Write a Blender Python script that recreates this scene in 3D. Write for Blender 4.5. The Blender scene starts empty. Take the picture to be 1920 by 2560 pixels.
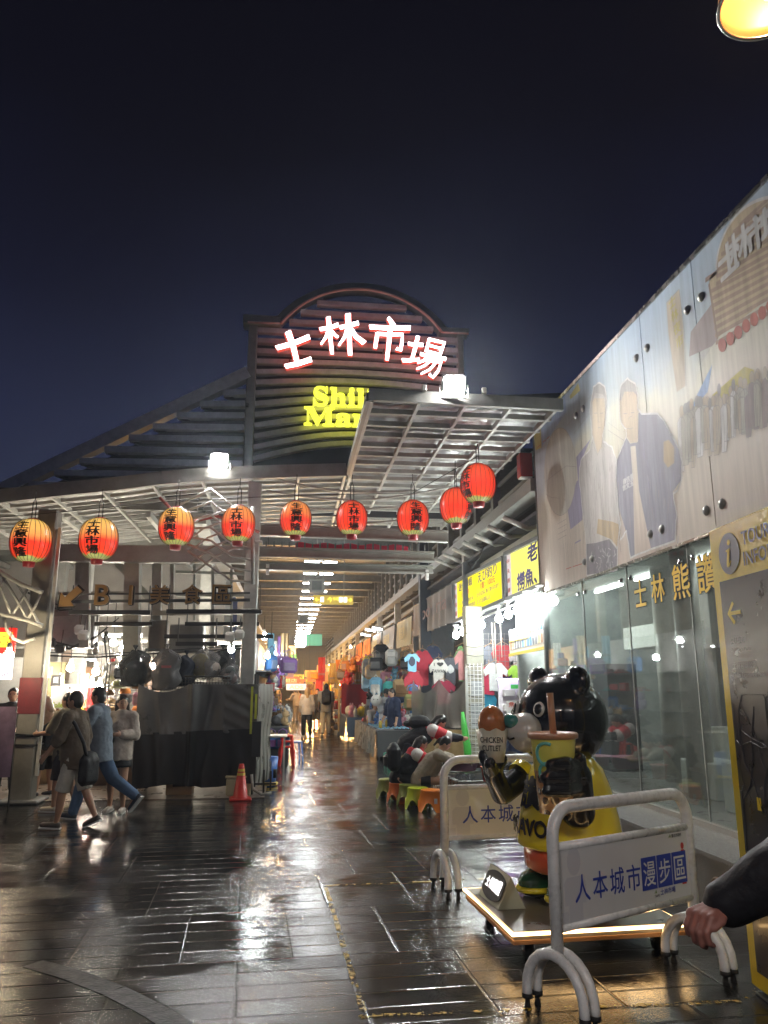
import bpy, math, random
from mathutils import Vector, Matrix, Euler
random.seed(7)
R = math.radians
SC = bpy.context.scene
COL = SC.collection
# ------------------------------------------------------------------ camera
CAMH = 1.75
TILT = math.atan(435/1923); YAW = math.atan(237/math.hypot(1923, 435))
cd = bpy.data.cameras.new('camera'); cam = bpy.data.objects.new('camera', cd); COL.objects.link(cam)
cam.location = (0, 0, CAMH); cam.rotation_euler = (R(90)+TILT, 0, -YAW)
cd.sensor_fit = 'HORIZONTAL'; cd.sensor_width = 36; cd.lens = 36*1923/1920
cd.clip_end = 500; cd.clip_start = 0.05
SC.camera = cam
# ------------------------------------------------------------------ world: night sky over a lit city
W = bpy.data.worlds.new('World'); SC.world = W; W.use_nodes = True
wt = W.node_tree; wt.nodes.clear()
wo = wt.nodes.new('ShaderNodeOutputWorld'); wb = wt.nodes.new('ShaderNodeBackground')
wc = wt.nodes.new('ShaderNodeTexCoord'); ws = wt.nodes.new('ShaderNodeSeparateXYZ'); wr = wt.nodes.new('ShaderNodeValToRGB')
wn = wt.nodes.new('ShaderNodeTexNoise'); wn.inputs['Scale'].default_value = 2.2; wn.inputs['Detail'].default_value = 4
wm = wt.nodes.new('ShaderNodeMath'); wm.operation = 'MULTIPLY_ADD'; wm.inputs[1].default_value = .22
wt.links.new(wc.outputs['Generated'], ws.inputs[0]); wt.links.new(wc.outputs['Generated'], wn.inputs['Vector'])
wt.links.new(wn.outputs['Fac'], wm.inputs[0]); wt.links.new(ws.outputs['Z'], wm.inputs[2]); wt.links.new(wm.outputs[0], wr.inputs['Fac'])
e = wr.color_ramp.elements
e[0].position = 0.05; e[0].color = (.030, .034, .058, 1)
e[1].position = 0.95; e[1].color = (.0036, .0034, .0058, 1)
for p, c in ((.30, (.024, .030, .062, 1)), (.45, (.0155, .0195, .047, 1)), (.60, (.0075, .0085, .021, 1)), (.74, (.0046, .0046, .0095, 1))):
    k = e.new(p); k.color = c
wb.inputs['Strength'].default_value = .44
wt.links.new(wr.outputs[0], wb.inputs[0]); wt.links.new(wb.outputs[0], wo.inputs[0])
# ------------------------------------------------------------------ view / render settings
SC.view_settings.view_transform = 'Standard'; SC.view_settings.look = 'None'
SC.view_settings.exposure = 1.2; SC.view_settings.gamma = 1; SC.view_settings.use_curve_mapping = False
SC.cycles.use_denoising = True
try: SC.cycles.denoiser = 'OPENIMAGEDENOISE'
except Exception: pass
try: SC.cycles.denoising_prefilter = 'ACCURATE'
except Exception: pass
SC.cycles.sample_clamp_indirect = 6.0
SC.cycles.sample_clamp_direct = 0.0
SC.cycles.max_bounces = 7; SC.cycles.diffuse_bounces = 3; SC.cycles.glossy_bounces = 3
SC.cycles.transmission_bounces = 4; SC.cycles.transparent_max_bounces = 16
SC.cycles.caustics_reflective = False; SC.cycles.caustics_refractive = False
# ------------------------------------------------------------------ measuring: a point of the place along a line of sight, at a given depth
SX = 1920/1659
def ray(u, v):
    x = (u*SX-960)/1923; y = -(v*SX-1280)/1923
    f = math.cos(TILT)-y*math.sin(TILT); z = math.sin(TILT)+y*math.cos(TILT)
    return x*math.cos(YAW)+f*math.sin(YAW), -x*math.sin(YAW)+f*math.cos(YAW), z
def G(u, v, z=0.0):
    X, Y, Z = ray(u, v); t = (z-CAMH)/Z; return Vector((X*t, Y*t, z))
def AY(u, v, Y0):
    X, Y, Z = ray(u, v); t = Y0/Y; return Vector((X*t, Y0, CAMH+Z*t))
def AX(u, v, X0):
    X, Y, Z = ray(u, v); t = X0/X; return Vector((X0, Y*t, CAMH+Z*t))
# ------------------------------------------------------------------ materials
MATS = {}
def mat(name, col, rough=.55, metal=0.0, emit=0.0, ecol=None, var=.12, vscale=6.0, bump=0.0, bscale=60.0, coat=0.0, spec=.5, alpha=1.0, streak=False, sheen=0.0):
    if name in MATS: return MATS[name]
    m = bpy.data.materials.new(name); m.use_nodes = True; MATS[name] = m
    nt = m.node_tree; b = nt.nodes['Principled BSDF']
    c = (*col, 1) if len(col) == 3 else col
    b.inputs['Base Color'].default_value = c
    b.inputs['Roughness'].default_value = rough; b.inputs['Metallic'].default_value = metal
    b.inputs['Specular IOR Level'].default_value = spec
    b.inputs['Coat Weight'].default_value = coat; b.inputs['Coat Roughness'].default_value = .06
    if alpha < 1: b.inputs['Alpha'].default_value = alpha
    if sheen: b.inputs['Sheen Weight'].default_value = sheen
    if emit:
        b.inputs['Emission Color'].default_value = (*(ecol or col), 1); b.inputs['Emission Strength'].default_value = emit
    tc = nt.nodes.new('ShaderNodeTexCoord')
    if var:
        n = nt.nodes.new('ShaderNodeTexNoise'); n.inputs['Scale'].default_value = vscale; n.inputs['Detail'].default_value = 6; n.inputs['Roughness'].default_value = .65
        src = tc.outputs['Object']
        if streak:
            mp = nt.nodes.new('ShaderNodeMapping'); mp.inputs['Scale'].default_value = (1, 1, .12); nt.links.new(src, mp.inputs[0]); src = mp.outputs[0]
        nt.links.new(src, n.inputs['Vector'])
        mr = nt.nodes.new('ShaderNodeMapRange'); mr.inputs[1].default_value = .3; mr.inputs[2].default_value = .7
        mr.inputs[3].default_value = 1-var; mr.inputs[4].default_value = 1+var*.6
        nt.links.new(n.outputs['Fac'], mr.inputs[0])
        mx = nt.nodes.new('ShaderNodeMix'); mx.data_type = 'RGBA'; mx.blend_type = 'MULTIPLY'; mx.inputs[0].default_value = 1
        mx.inputs[6].default_value = c; nt.links.new(mr.outputs[0], mx.inputs[7]); nt.links.new(mx.outputs[2], b.inputs['Base Color'])
        r2 = nt.nodes.new('ShaderNodeMapRange'); r2.inputs[1].default_value = .3; r2.inputs[2].default_value = .7
        r2.inputs[3].default_value = max(.02, rough*.8); r2.inputs[4].default_value = min(1, rough*1.25)
        nt.links.new(n.outputs['Fac'], r2.inputs[0]); nt.links.new(r2.outputs[0], b.inputs['Roughness'])
    if bump:
        n2 = nt.nodes.new('ShaderNodeTexNoise'); n2.inputs['Scale'].default_value = bscale; n2.inputs['Detail'].default_value = 4
        nt.links.new(tc.outputs['Object'], n2.inputs['Vector'])
        bp = nt.nodes.new('ShaderNodeBump'); bp.inputs['Strength'].default_value = bump; bp.inputs['Distance'].default_value = .02
        nt.links.new(n2.outputs['Fac'], bp.inputs['Height']); nt.links.new(bp.outputs[0], b.inputs['Normal'])
    return m
def emat(name, col, strength):
    if name in MATS: return MATS[name]
    m = bpy.data.materials.new(name); m.use_nodes = True; MATS[name] = m
    nt = m.node_tree; nt.nodes.clear()
    o = nt.nodes.new('ShaderNodeOutputMaterial'); e = nt.nodes.new('ShaderNodeEmission')
    e.inputs[0].default_value = (*col, 1); e.inputs[1].default_value = strength; nt.links.new(e.outputs[0], o.inputs[0])
    return m
def film(name, tint, clear=.75, rough=.05, haze=.1, hazecol=(.5, .5, .5), refl=1.4):
    """see-through sheet: clear part + a reflecting skin + a little milky dirt"""
    if name in MATS: return MATS[name]
    m = bpy.data.materials.new(name); m.use_nodes = True; MATS[name] = m
    nt = m.node_tree; nt.nodes.clear(); N = nt.nodes.new; L = nt.links.new
    o = N('ShaderNodeOutputMaterial'); t = N('ShaderNodeBsdfTransparent'); t.inputs[0].default_value = (*tint, 1)
    g = N('ShaderNodeBsdfGlossy'); g.inputs['Roughness'].default_value = rough; g.inputs[0].default_value = (.9, .9, .9, 1)
    d = N('ShaderNodeBsdfDiffuse'); d.inputs[0].default_value = (*hazecol, 1)
    lw0 = N('ShaderNodeLayerWeight'); lw0.inputs[0].default_value = .5; lw = N('ShaderNodeMath'); lw.operation = 'POWER'; L(lw0.outputs['Facing'], lw.inputs[0]); lw.inputs[1].default_value = 4
    m1 = N('ShaderNodeMixShader'); m2 = N('ShaderNodeMixShader')
    tc = N('ShaderNodeTexCoord'); n = N('ShaderNodeTexNoise'); n.inputs['Scale'].default_value = 3; n.inputs['Detail'].default_value = 7
    L(tc.outputs['Object'], n.inputs['Vector'])
    mr = N('ShaderNodeMapRange'); mr.inputs[3].default_value = haze*.5; mr.inputs[4].default_value = haze*1.6; L(n.outputs['Fac'], mr.inputs[0])
    L(mr.outputs[0], m1.inputs[0]); L(t.outputs[0], m1.inputs[1]); L(d.outputs[0], m1.inputs[2])
    mu = N('ShaderNodeMath'); mu.operation = 'MULTIPLY_ADD'; mu.inputs[1].default_value = refl*.5; mu.inputs[2].default_value = .035; mu.use_clamp = True; L(lw.outputs[0], mu.inputs[0])
    L(mu.outputs[0], m2.inputs[0]); L(m1.outputs[0], m2.inputs[1]); L(g.outputs[0], m2.inputs[2]); L(m2.outputs[0], o.inputs[0])
    return m
# ------------------------------------------------------------------ text -> mesh data
_TX = {}
def textgeo(s, bold=0.0, extrude=0.0):
    k = (s, bold, extrude)
    if k in _TX: return _TX[k]
    c = bpy.data.curves.new('t', 'FONT'); c.body = s; c.size = 1; c.offset = 0.0; c.extrude = extrude; c.resolution_u = 3
    c.align_x = 'LEFT'
    o = bpy.data.objects.new('t', c); COL.objects.link(o)
    dg = bpy.context.evaluated_depsgraph_get()
    me = bpy.data.meshes.new_from_object(o.evaluated_get(dg))
    V = [v.co.copy() for v in me.vertices]; F = [tuple(p.vertices) for p in me.polygons]
    COL.objects.unlink(o); bpy.data.objects.remove(o); bpy.data.curves.remove(c); bpy.data.meshes.remove(me)
    if bold > .004:      # heavier strokes: the outline laid several times, shifted a little, each a hair above the last
        n_ = 4 if bold < .03 else 8; V0, F0 = V, F; V, F = [], []
        for i in range(n_+1):
            a = 2*math.pi*i/n_+.785; r_ = bold*1.1 if i < n_ else 0; k0 = len(V)
            V += [Vector((v.x+r_*math.cos(a), v.y+r_*math.sin(a), v.z+.0016*i)) for v in V0]; F += [tuple(q+k0 for q in f) for f in F0]
    if V:
        x0 = min(v.x for v in V); x1 = max(v.x for v in V); y0 = min(v.y for v in V); y1 = max(v.y for v in V)
    else: x0 = x1 = y0 = y1 = 0
    _TX[k] = (V, F, x0, x1, y0, y1); return _TX[k]
# ------------------------------------------------------------------ mesh builder
class MB:
    def __init__(s): s.v = []; s.f = []; s.m = []; s.s = []
    def add(s, V, F, m=0, sm=False):
        o = len(s.v); s.v += [tuple(x) for x in V]
        for f in F: s.f.append(tuple(i+o for i in f)); s.m.append(m); s.s.append(sm)
        return s
    def box(s, c, d, rz=0, m=0, rot=None):
        M = rot or Matrix.Rotation(rz, 3, 'Z'); c = Vector(c)
        V = [c+M @ Vector((d[0]/2*a, d[1]/2*b, d[2]/2*g)) for a in (-1, 1) for b in (-1, 1) for g in (-1, 1)]
        return s.add(V, [(0, 1, 3, 2), (4, 6, 7, 5), (0, 4, 5, 1), (2, 3, 7, 6), (0, 2, 6, 4), (1, 5, 7, 3)], m)
    def bbox(s, lo, hi, m=0):
        return s.box([(a+b)/2 for a, b in zip(lo, hi)], [abs(b-a) for a, b in zip(lo, hi)], m=m)
    def bev(s, c, d, b=.02, rz=0, m=0, rot=None):
        """box with chamfered edges"""
        M = rot or Matrix.Rotation(rz, 3, 'Z'); c = Vector(c); h = [x/2 for x in d]; b = min(b, min(h)*.9)
        V = []; idx = {}
        for sx in (-1, 1):
            for sy in (-1, 1):
                for sz in (-1, 1):
                    for ax in range(3):
                        p = [sx*(h[0]-b), sy*(h[1]-b), sz*(h[2]-b)]; p[ax] = (sx, sy, sz)[ax]*h[ax]
                        idx[(sx, sy, sz, ax)] = len(V); V.append(c+M @ Vector(p))
        F = []
        S2 = ((-1, -1), (-1, 1), (1, 1), (1, -1))
        for g in (-1, 1):
            F.append([idx[(g, a, q, 0)] for a, q in S2]); F.append([idx[(a, g, q, 1)] for a, q in S2]); F.append([idx[(a, q, g, 2)] for a, q in S2])
        for a in (-1, 1):
            for q in (-1, 1):
                F.append([idx[(a, q, -1, 0)], idx[(a, q, 1, 0)], idx[(a, q, 1, 1)], idx[(a, q, -1, 1)]])
                F.append([idx[(a, -1, q, 0)], idx[(a, 1, q, 0)], idx[(a, 1, q, 2)], idx[(a, -1, q, 2)]])
                F.append([idx[(-1, a, q, 1)], idx[(1, a, q, 1)], idx[(1, a, q, 2)], idx[(-1, a, q, 2)]])
        for a in (-1, 1):
            for q in (-1, 1):
                for g in (-1, 1): F.append([idx[(a, q, g, i)] for i in range(3)])
        return s.add(V, F, m)
    def bar(s, p, q, w, h, m=0, up=(0, 0, 1)):
        p = Vector(p); q = Vector(q); d = (q-p)
        L = d.length
        if L < 1e-6: return s
        d /= L; u = Vector(up)
        if abs(d.dot(u)) > .98: u = Vector((0, 1, 0))
        x = d.cross(u).normalized(); u = x.cross(d)
        M = Matrix((x, d, u)).transposed()
        return s.box((p+q)/2, (w, L, h), rot=M, m=m)
    def tube(s, pts, r, n=8, m=0, caps=True, closed=False):
        pts = [Vector(p) for p in pts]; k = len(pts)
        rr = r if isinstance(r, (list, tuple)) else [r]*k
        V = []; prev = None
        for i, p in enumerate(pts):
            if closed: t = pts[(i+1) % k]-pts[i-1]
            else: t = pts[min(i+1, k-1)]-pts[max(i-1, 0)]
            t = t.normalized() if t.length > 1e-9 else Vector((0, 0, 1))
            if prev is None:
                a = Vector((0, 0, 1)) if abs(t.z) < .9 else Vector((1, 0, 0))
                x = t.cross(a).normalized()
            else:
                x = (prev-t*prev.dot(t)); x = x.normalized() if x.length > 1e-6 else t.orthogonal().normalized()
            prev = x; y = t.cross(x)
            for j in range(n):
                a = 2*math.pi*j/n; V.append(p+(x*math.cos(a)+y*math.sin(a))*rr[i])
        F = []
        for i in range(k if closed else k-1):
            i2 = (i+1) % k
            for j in range(n): F.append((i*n+j, i*n+(j+1) % n, i2*n+(j+1) % n, i2*n+j))
        if caps and not closed: F += [tuple(range(n))[::-1], tuple((k-1)*n+j for j in range(n))]
        return s.add(V, F, m, True)
    def lathe(s, prof, n=20, c=(0, 0, 0), m=0, sm=True, M=None, ang=2*math.pi):
        c = Vector(c); V = []; full = ang > 6.28
        nn = n if full else n+1
        for r, z in prof:
            for j in range(nn):
                a = ang*j/n; p = Vector((r*math.cos(a), r*math.sin(a), z))
                V.append(c+(M @ p if M else p))
        F = []
        for i in range(len(prof)-1):
            for j in range(n):
                j2 = (j+1) % nn if full else j+1
                F.append((i*nn+j, i*nn+j2, (i+1)*nn+j2, (i+1)*nn+j))
        return s.add(V, F, m, sm)
    def ball(s, c, r, n=12, m=0, M=None):
        rx, ry, rz = r if isinstance(r, (tuple, list)) else (r, r, r)
        c = Vector(c); k = max(4, n//2); V = []
        for i in range(k+1):
            t = math.pi*i/k; t = min(max(t, .02), math.pi-.02)
            for j in range(n):
                a = 2*math.pi*j/n; p = Vector((rx*math.sin(t)*math.cos(a), ry*math.sin(t)*math.sin(a), rz*math.cos(t)))
                V.append(c+(M @ p if M else p))
        F = [(i*n+j, (i+1)*n+j, (i+1)*n+(j+1) % n, i*n+(j+1) % n) for i in range(k) for j in range(n)]
        F += [tuple(range(n)), tuple(k*n+j for j in range(n))[::-1]]
        return s.add(V, F, m, True)
    def prism(s, poly, o, x, y, th, m=0, sm=False):
        """flat outline (list of (a,b)) in the plane o + a*x + b*y, given thickness along x cross y (front face at +th)"""
        o = Vector(o); x = Vector(x); y = Vector(y); nrm = x.cross(y).normalized(); n = len(poly)
        A = [o+x*a+y*b for a, b in poly]; V = A+[p+nrm*th for p in A]
        F = [tuple(range(n))[::-1], tuple(range(n, 2*n))]+[(i, (i+1) % n, n+(i+1) % n, n+i) for i in range(n)]
        return s.add(V, F, m, sm)
    def sheet(s, fn, nu, nv, m=0, sm=True):
        V = [Vector(fn(i/nu, j/nv)) for j in range(nv+1) for i in range(nu+1)]
        F = [(j*(nu+1)+i, j*(nu+1)+i+1, (j+1)*(nu+1)+i+1, (j+1)*(nu+1)+i) for j in range(nv) for i in range(nu)]
        return s.add(V, F, m, sm)
    def text(s, t, o, x, y, h, m=0, bold=.012, ext=0.0, align='L', lift=0.0, wd=None):
        """text whose glyph box starts at o; h = glyph height in metres along y; wd squeezes to a width"""
        V, F, x0, x1, y0, y1 = textgeo(t, bold, ext/h if h else 0)
        if not V: return s
        o = Vector(o); x = Vector(x).normalized(); y = Vector(y).normalized(); nr = x.cross(y).normalized()
        sc = h/max(1e-6, (y1-y0)); sx = sc if wd is None else wd/max(1e-6, x1-x0)
        a = {'L': 0, 'C': .5, 'R': 1}[align]*(x1-x0)
        return s.add([o+x*((v.x-x0-a)*sx)+y*((v.y-y0)*sc)+nr*(v.z*sc+lift) for v in V], F, m)
    def build(s, name, mats, parent=None, loc=None, rz=0, smooth_angle=None):
        me = bpy.data.meshes.new(name); me.from_pydata(s.v, [], s.f)
        mats = mats if isinstance(mats, (list, tuple)) else [mats]
        for q in mats: me.materials.append(q)
        if len(mats) > 1: me.polygons.foreach_set('material_index', s.m)
        if any(s.s): me.polygons.foreach_set('use_smooth', s.s)
        me.update()
        ob = bpy.data.objects.new(name, me); COL.objects.link(ob)
        if parent: ob.parent = parent
        if loc is not None: ob.location = loc
        if rz: ob.rotation_euler = (0, 0, rz)
        return ob
def tag(o, label=None, cat=None, group=None, kind=None):
    if label: o['label'] = label
    if cat: o['category'] = cat
    if group: o['group'] = group
    if kind: o['kind'] = kind
    return o
def thing(name, label, cat, loc=(0, 0, 0), rz=0, group=None):
    o = bpy.data.objects.new(name, None); COL.objects.link(o); o.empty_display_size = .1
    o.location = loc; o.rotation_euler = (0, 0, rz)
    return tag(o, label, cat, group)
def dup(root, loc=None, rz=None, label=None, group=None, scale=None):
    r = root.copy(); COL.objects.link(r)
    if loc is not None: r.location = loc
    if rz is not None: r.rotation_euler = (0, 0, rz)
    if scale is not None: r.scale = (scale,)*3 if not isinstance(scale, (tuple, list)) else scale
    if label: r['label'] = label
    if group: r['group'] = group
    for ch in list(root.children):
        c = ch.copy(); COL.objects.link(c); c.parent = r
        for g in list(ch.children):
            d = g.copy(); COL.objects.link(d); d.parent = c
    return r
def bake(ob, name, mats, parent, decimate=None):
    """freeze modifiers into a plain mesh object"""
    dg = bpy.context.evaluated_depsgraph_get()
    me = bpy.data.meshes.new_from_object(ob.evaluated_get(dg)); me.name = name
    old = ob.data; COL.objects.unlink(ob); bpy.data.objects.remove(ob); bpy.data.meshes.remove(old)
    me.materials.clear()
    for q in (mats if isinstance(mats, (list, tuple)) else [mats]): me.materials.append(q)
    me.polygons.foreach_set('use_smooth', [True]*len(me.polygons)); me.polygons.foreach_set('material_index', [0]*len(me.polygons))
    o = bpy.data.objects.new(name, me); COL.objects.link(o)
    if parent: o.parent = parent
    return o
def blend(mb, name, mats, parent, vox=.012, smooth=4, noise=0.0, nscale=.1):
    """melt overlapping shapes into one continuous skin"""
    ob = mb.build('tmp', mats if not isinstance(mats, (list, tuple)) else mats[0])
    r = ob.modifiers.new('r', 'REMESH'); r.mode = 'VOXEL'; r.voxel_size = vox; r.use_smooth_shade = True
    if smooth:
        sm = ob.modifiers.new('s', 'SMOOTH'); sm.factor = .5; sm.iterations = smooth
    if noise:
        tx = bpy.data.textures.new('n', 'CLOUDS'); tx.noise_scale = nscale
        d = ob.modifiers.new('d', 'DISPLACE'); d.texture = tx; d.strength = noise; d.mid_level = .5
    return bake(ob, name, mats, parent)
def capsule(mb, p, q, r1, r2, n=10):
    p = Vector(p); q = Vector(q); d = q-p; L = d.length
    if L < 1e-6: mb.ball(p, r1, n); return
    d /= L
    pts = []; rr = []
    for a in (80, 50, 20): pts.append(p-d*r1*math.sin(R(a))); rr.append(r1*math.cos(R(a)))
    pts.append(p); rr.append(r1); pts.append(q); rr.append(r2)
    for a in (20, 50, 80): pts.append(q+d*r2*math.sin(R(a))); rr.append(r2*math.cos(R(a)))
    mb.tube(pts, rr, n)
# ================================================================== setting
STEEL = mat('steel_paint', (.25, .25, .225), .45, var=.22, vscale=4, bump=.08, bscale=30)
STEELD = mat('steel_paint_dark', (.10, .105, .105), .5, var=.25, vscale=4)
STEELW = mat('steel_paint_pale', (.42, .42, .39), .42, var=.22, vscale=5)
SHEETM = mat('roof_metal', (.40, .40, .40), .38, metal=.35, var=.25, vscale=2.5, bump=.15, bscale=5)
BLACK = mat('black_plastic', (.018, .018, .02), .4, var=.2)
RUBBER = mat('rubber', (.012, .012, .012), .7)
CHROME = mat('steel_bright', (.55, .55, .55), .22, metal=1, var=.15)
WHITEP = mat('white_paint', (.74, .74, .72), .3, var=.08, coat=.3)
CABLE = mat('cable', (.02, .02, .02), .5, var=0)
def paver():
    m = bpy.data.materials.new('wet_pavers'); m.use_nodes = True; nt = m.node_tree; b = nt.nodes['Principled BSDF']; N = nt.nodes.new; L = nt.links.new
    tc = N('ShaderNodeTexCoord'); mp = N('ShaderNodeMapping'); mp.inputs['Rotation'].default_value = (0, 0, R(-3)); L(tc.outputs['Object'], mp.inputs[0])
    sp = N('ShaderNodeSeparateXYZ'); L(mp.outputs[0], sp.inputs[0])
    def M(op, a, c=None, d=None):
        n = N('ShaderNodeMath'); n.operation = op
        for i, x in enumerate((a, c, d)):
            if x is None: continue
            if isinstance(x, (int, float)): n.inputs[i].default_value = x
            else: L(x, n.inputs[i])
        return n.outputs[0]
    ROW, LEN = .225, .72
    ry = M('DIVIDE', sp.outputs['Y'], ROW); iy = M('FLOOR', ry); fy = M('SUBTRACT', ry, iy)
    blk = M('FLOOR', M('DIVIDE', iy, 5)); sh = M('MULTIPLY', M('MODULO', blk, 2), .5)
    rx = M('ADD', M('DIVIDE', sp.outputs['X'], LEN), sh); ix = M('FLOOR', rx); fx = M('SUBTRACT', rx, ix)
    cv = N('ShaderNodeCombineXYZ'); L(ix, cv.inputs[0]); L(iy, cv.inputs[1])
    wn = N('ShaderNodeTexWhiteNoise'); wn.noise_dimensions = '3D'; L(cv.outputs[0], wn.inputs[0])
    cs = N('ShaderNodeSeparateColor'); L(wn.outputs['Color'], cs.inputs[0])
    # distance to the nearest joint, metres
    dy = M('MULTIPLY', M('MINIMUM', fy, M('SUBTRACT', 1, fy)), ROW); dx = M('MULTIPLY', M('MINIMUM', fx, M('SUBTRACT', 1, fx)), LEN)
    dj = M('MINIMUM', dx, dy)
    mr = N('ShaderNodeMapRange'); mr.inputs[1].default_value = .003; mr.inputs[2].default_value = .012; L(dj, mr.inputs[0]); joint = mr.outputs[0]
    # stone tilt
    tilt = M('ADD', M('MULTIPLY', M('SUBTRACT', cs.outputs[0], .5), M('MULTIPLY', fy, .0075)), M('MULTIPLY', M('SUBTRACT', cs.outputs[1], .5), M('MULTIPLY', fx, .009)))
    n1 = N('ShaderNodeTexNoise'); n1.inputs['Scale'].default_value = 1.1; n1.inputs['Detail'].default_value = 5; L(tc.outputs['Object'], n1.inputs['Vector'])   # broad wetness
    n2 = N('ShaderNodeTexNoise'); n2.inputs['Scale'].default_value = 46; n2.inputs['Detail'].default_value = 3; n2.inputs['Roughness'].default_value = .7; L(tc.outputs['Object'], n2.inputs['Vector'])   # flamed granite grain
    n3 = N('ShaderNodeTexNoise'); n3.inputs['Scale'].default_value = 9; n3.inputs['Detail'].default_value = 6; L(tc.outputs['Object'], n3.inputs['Vector'])
    wet = N('ShaderNodeMapRange'); wet.inputs[1].default_value = .37; wet.inputs[2].default_value = .58; L(n1.outputs['Fac'], wet.inputs[0])   # 1 = film of water
    wet2 = M('MULTIPLY', wet.outputs[0], .75)
    gr = M('MULTIPLY', M('SUBTRACT', 1, wet2), .0042)
    h = M('ADD', M('ADD', tilt, M('MULTIPLY', n2.outputs['Fac'], gr)), M('ADD', M('MULTIPLY', n3.outputs['Fac'], .0016), M('MULTIPLY', joint, .0022)))
    bp = N('ShaderNodeBump'); bp.inputs['Strength'].default_value = 1; bp.inputs['Distance'].default_value = 1; L(h, bp.inputs['Height']); L(bp.outputs[0], b.inputs['Normal'])
    rg = N('ShaderNodeMapRange'); rg.inputs[3].default_value = .19; rg.inputs[4].default_value = .045; L(wet.outputs[0], rg.inputs[0])
    L(M('ADD', rg.outputs[0], M('MULTIPLY', M('SUBTRACT', cs.outputs[2], .5), .08)), b.inputs['Roughness'])
    cr = N('ShaderNodeValToRGB'); e = cr.color_ramp.elements; e[0].position = .25; e[1].position = .75; e[0].color = (.007, .0070, .0072, 1); e[1].color = (.036, .0355, .036, 1)
    L(M('ADD', M('ADD', M('MULTIPLY', cs.outputs[1], .30), M('MULTIPLY', n3.outputs['Fac'], .25)), M('MULTIPLY', n2.outputs['Fac'], .45)), cr.inputs[0])
    mx = N('ShaderNodeMix'); mx.data_type = 'RGBA'; L(joint, mx.inputs[0]); mx.inputs[6].default_value = (.010, .010, .010, 1); L(cr.outputs[0], mx.inputs[7]); L(mx.outputs[2], b.inputs['Base Color'])
    b.inputs['Specular IOR Level'].default_value = .62
    b.inputs['Coat Weight'].default_value = .0
    return m
PAV = paver()
g = MB(); g.bbox((-30, -12, -.3), (30, 110, 0)); tag(g.build('ground', PAV), kind='structure')
def worn(name, col):
    m = bpy.data.materials.new(name); m.use_nodes = True; nt = m.node_tree; b = nt.nodes['Principled BSDF']; N = nt.nodes.new; L = nt.links.new
    b.inputs['Base Color'].default_value = (*col, 1); b.inputs['Roughness'].default_value = .3
    tc = N('ShaderNodeTexCoord'); n = N('ShaderNodeTexNoise'); n.inputs['Scale'].default_value = 9; n.inputs['Detail'].default_value = 8; n.inputs['Roughness'].default_value = .75; L(tc.outputs['Object'], n.inputs['Vector'])
    r = N('ShaderNodeMapRange'); r.inputs[1].default_value = .50; r.inputs[2].default_value = .55; L(n.outputs['Fac'], r.inputs[0]); L(r.outputs[0], b.inputs['Alpha'])
    return m
YL = worn('worn_yellow_paint', (.55, .36, .03))
mk = MB()
def strip(p, q, w):
    p = Vector((*p, .004)); q = Vector((*q, .004)); d = (q-p).normalized(); n = Vector((-d.y, d.x, 0))*w/2
    k = int((q-p).length/.07)
    for i in range(k):
        a = p+(q-p)*(i/k); c = p+(q-p)*((i+.93)/k); j = n*random.uniform(.65, 1.1)
        mk.add([a-j, c-n*random.uniform(.7, 1.1), c+n*random.uniform(.7, 1.1), a+j], [(0, 1, 2, 3)])
strip((.37, 7.46), (.455, 4.62), .04); strip((.42, 4.66), (2.6, 4.60), .042); strip((.37, 7.48), (2.9, 7.60), .035); strip((2.62, 4.6), (2.95, 4.9), .04)
tag(mk.build('road_markings', YL), kind='structure')
# low granite apron under the market frontage and the curved drain strip bottom left
ap = MB(); ap.bbox((-30, 13.15, 0), (-.35, 40, .012)); tag(ap.build('market_floor', mat('market_floor', (.10, .075, .058), .30, var=.3, vscale=3, bump=.05, bscale=20)), kind='structure')
dr = MB()
pts = [G(70, 2082), G(150, 2104), G(245, 2140), G(330, 2182), G(420, 2240)]
def arcpt(t):
    i = min(int(t*4), 3); f = t*4-i; return pts[i].lerp(pts[i+1], f)
for k in range(14):
    a = arcpt(k/14); c = arcpt((k+.99)/14); d = (c-a).normalized(); n = Vector((-d.y, d.x, 0))*.075
    V = [a-n, c-n, c+n, a+n]; dr.add([v+Vector((0, 0, .003)) for v in V], [(0, 1, 2, 3)])
tag(dr.build('drain_strip', mat('drain_stone', (.004, .004, .004), .42, var=.3, vscale=14, bump=.25, bscale=60, spec=.22)), kind='structure')

# ------------------------------------------------------------------ front canopy (wavy pergola roof along the market front)
YA = 13.7
FA = [AY(u, v, YA) for u, v in ((748, 1022), (600, 1026), (450, 1032), (350, 1040), (250, 1053), (120, 1066), (0, 1080))]
FA = [Vector((p.x, YA, p.z)) for p in FA]; FA.append(Vector((-9.5, YA, 4.75)))
def zA(x):
    if x >= FA[0].x: return FA[0].z
    for a, c in zip(FA, FA[1:]):
        if c.x <= x <= a.x: return c.z+(a.z-c.z)*(x-c.x)/(a.x-c.x)
    return FA[-1].z
cn = thing('front_canopy', 'wavy grey steel canopy with grid underside behind the row of lanterns', 'canopy', (0, 0, 0))
XA0 = FA[0].x; YBK = 18.6
fa = MB()
for a, c in zip(FA, FA[1:]): fa.bar(a+Vector((0, 0, .06)), c+Vector((0, 0, .06)), .10, .24)
fa.build('fascia', STEEL, cn)
rs = MB(); rs.sheet(lambda u, v: (XA0-(XA0+9.5)*u, YA+.05+(YBK-YA)*v, zA(XA0-(XA0+9.5)*u)+.10+.018*(1 if int(v*34) % 2 else -1)), 40, 68, sm=False)
rs.build('roof_sheet', SHEETM, cn)
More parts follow.
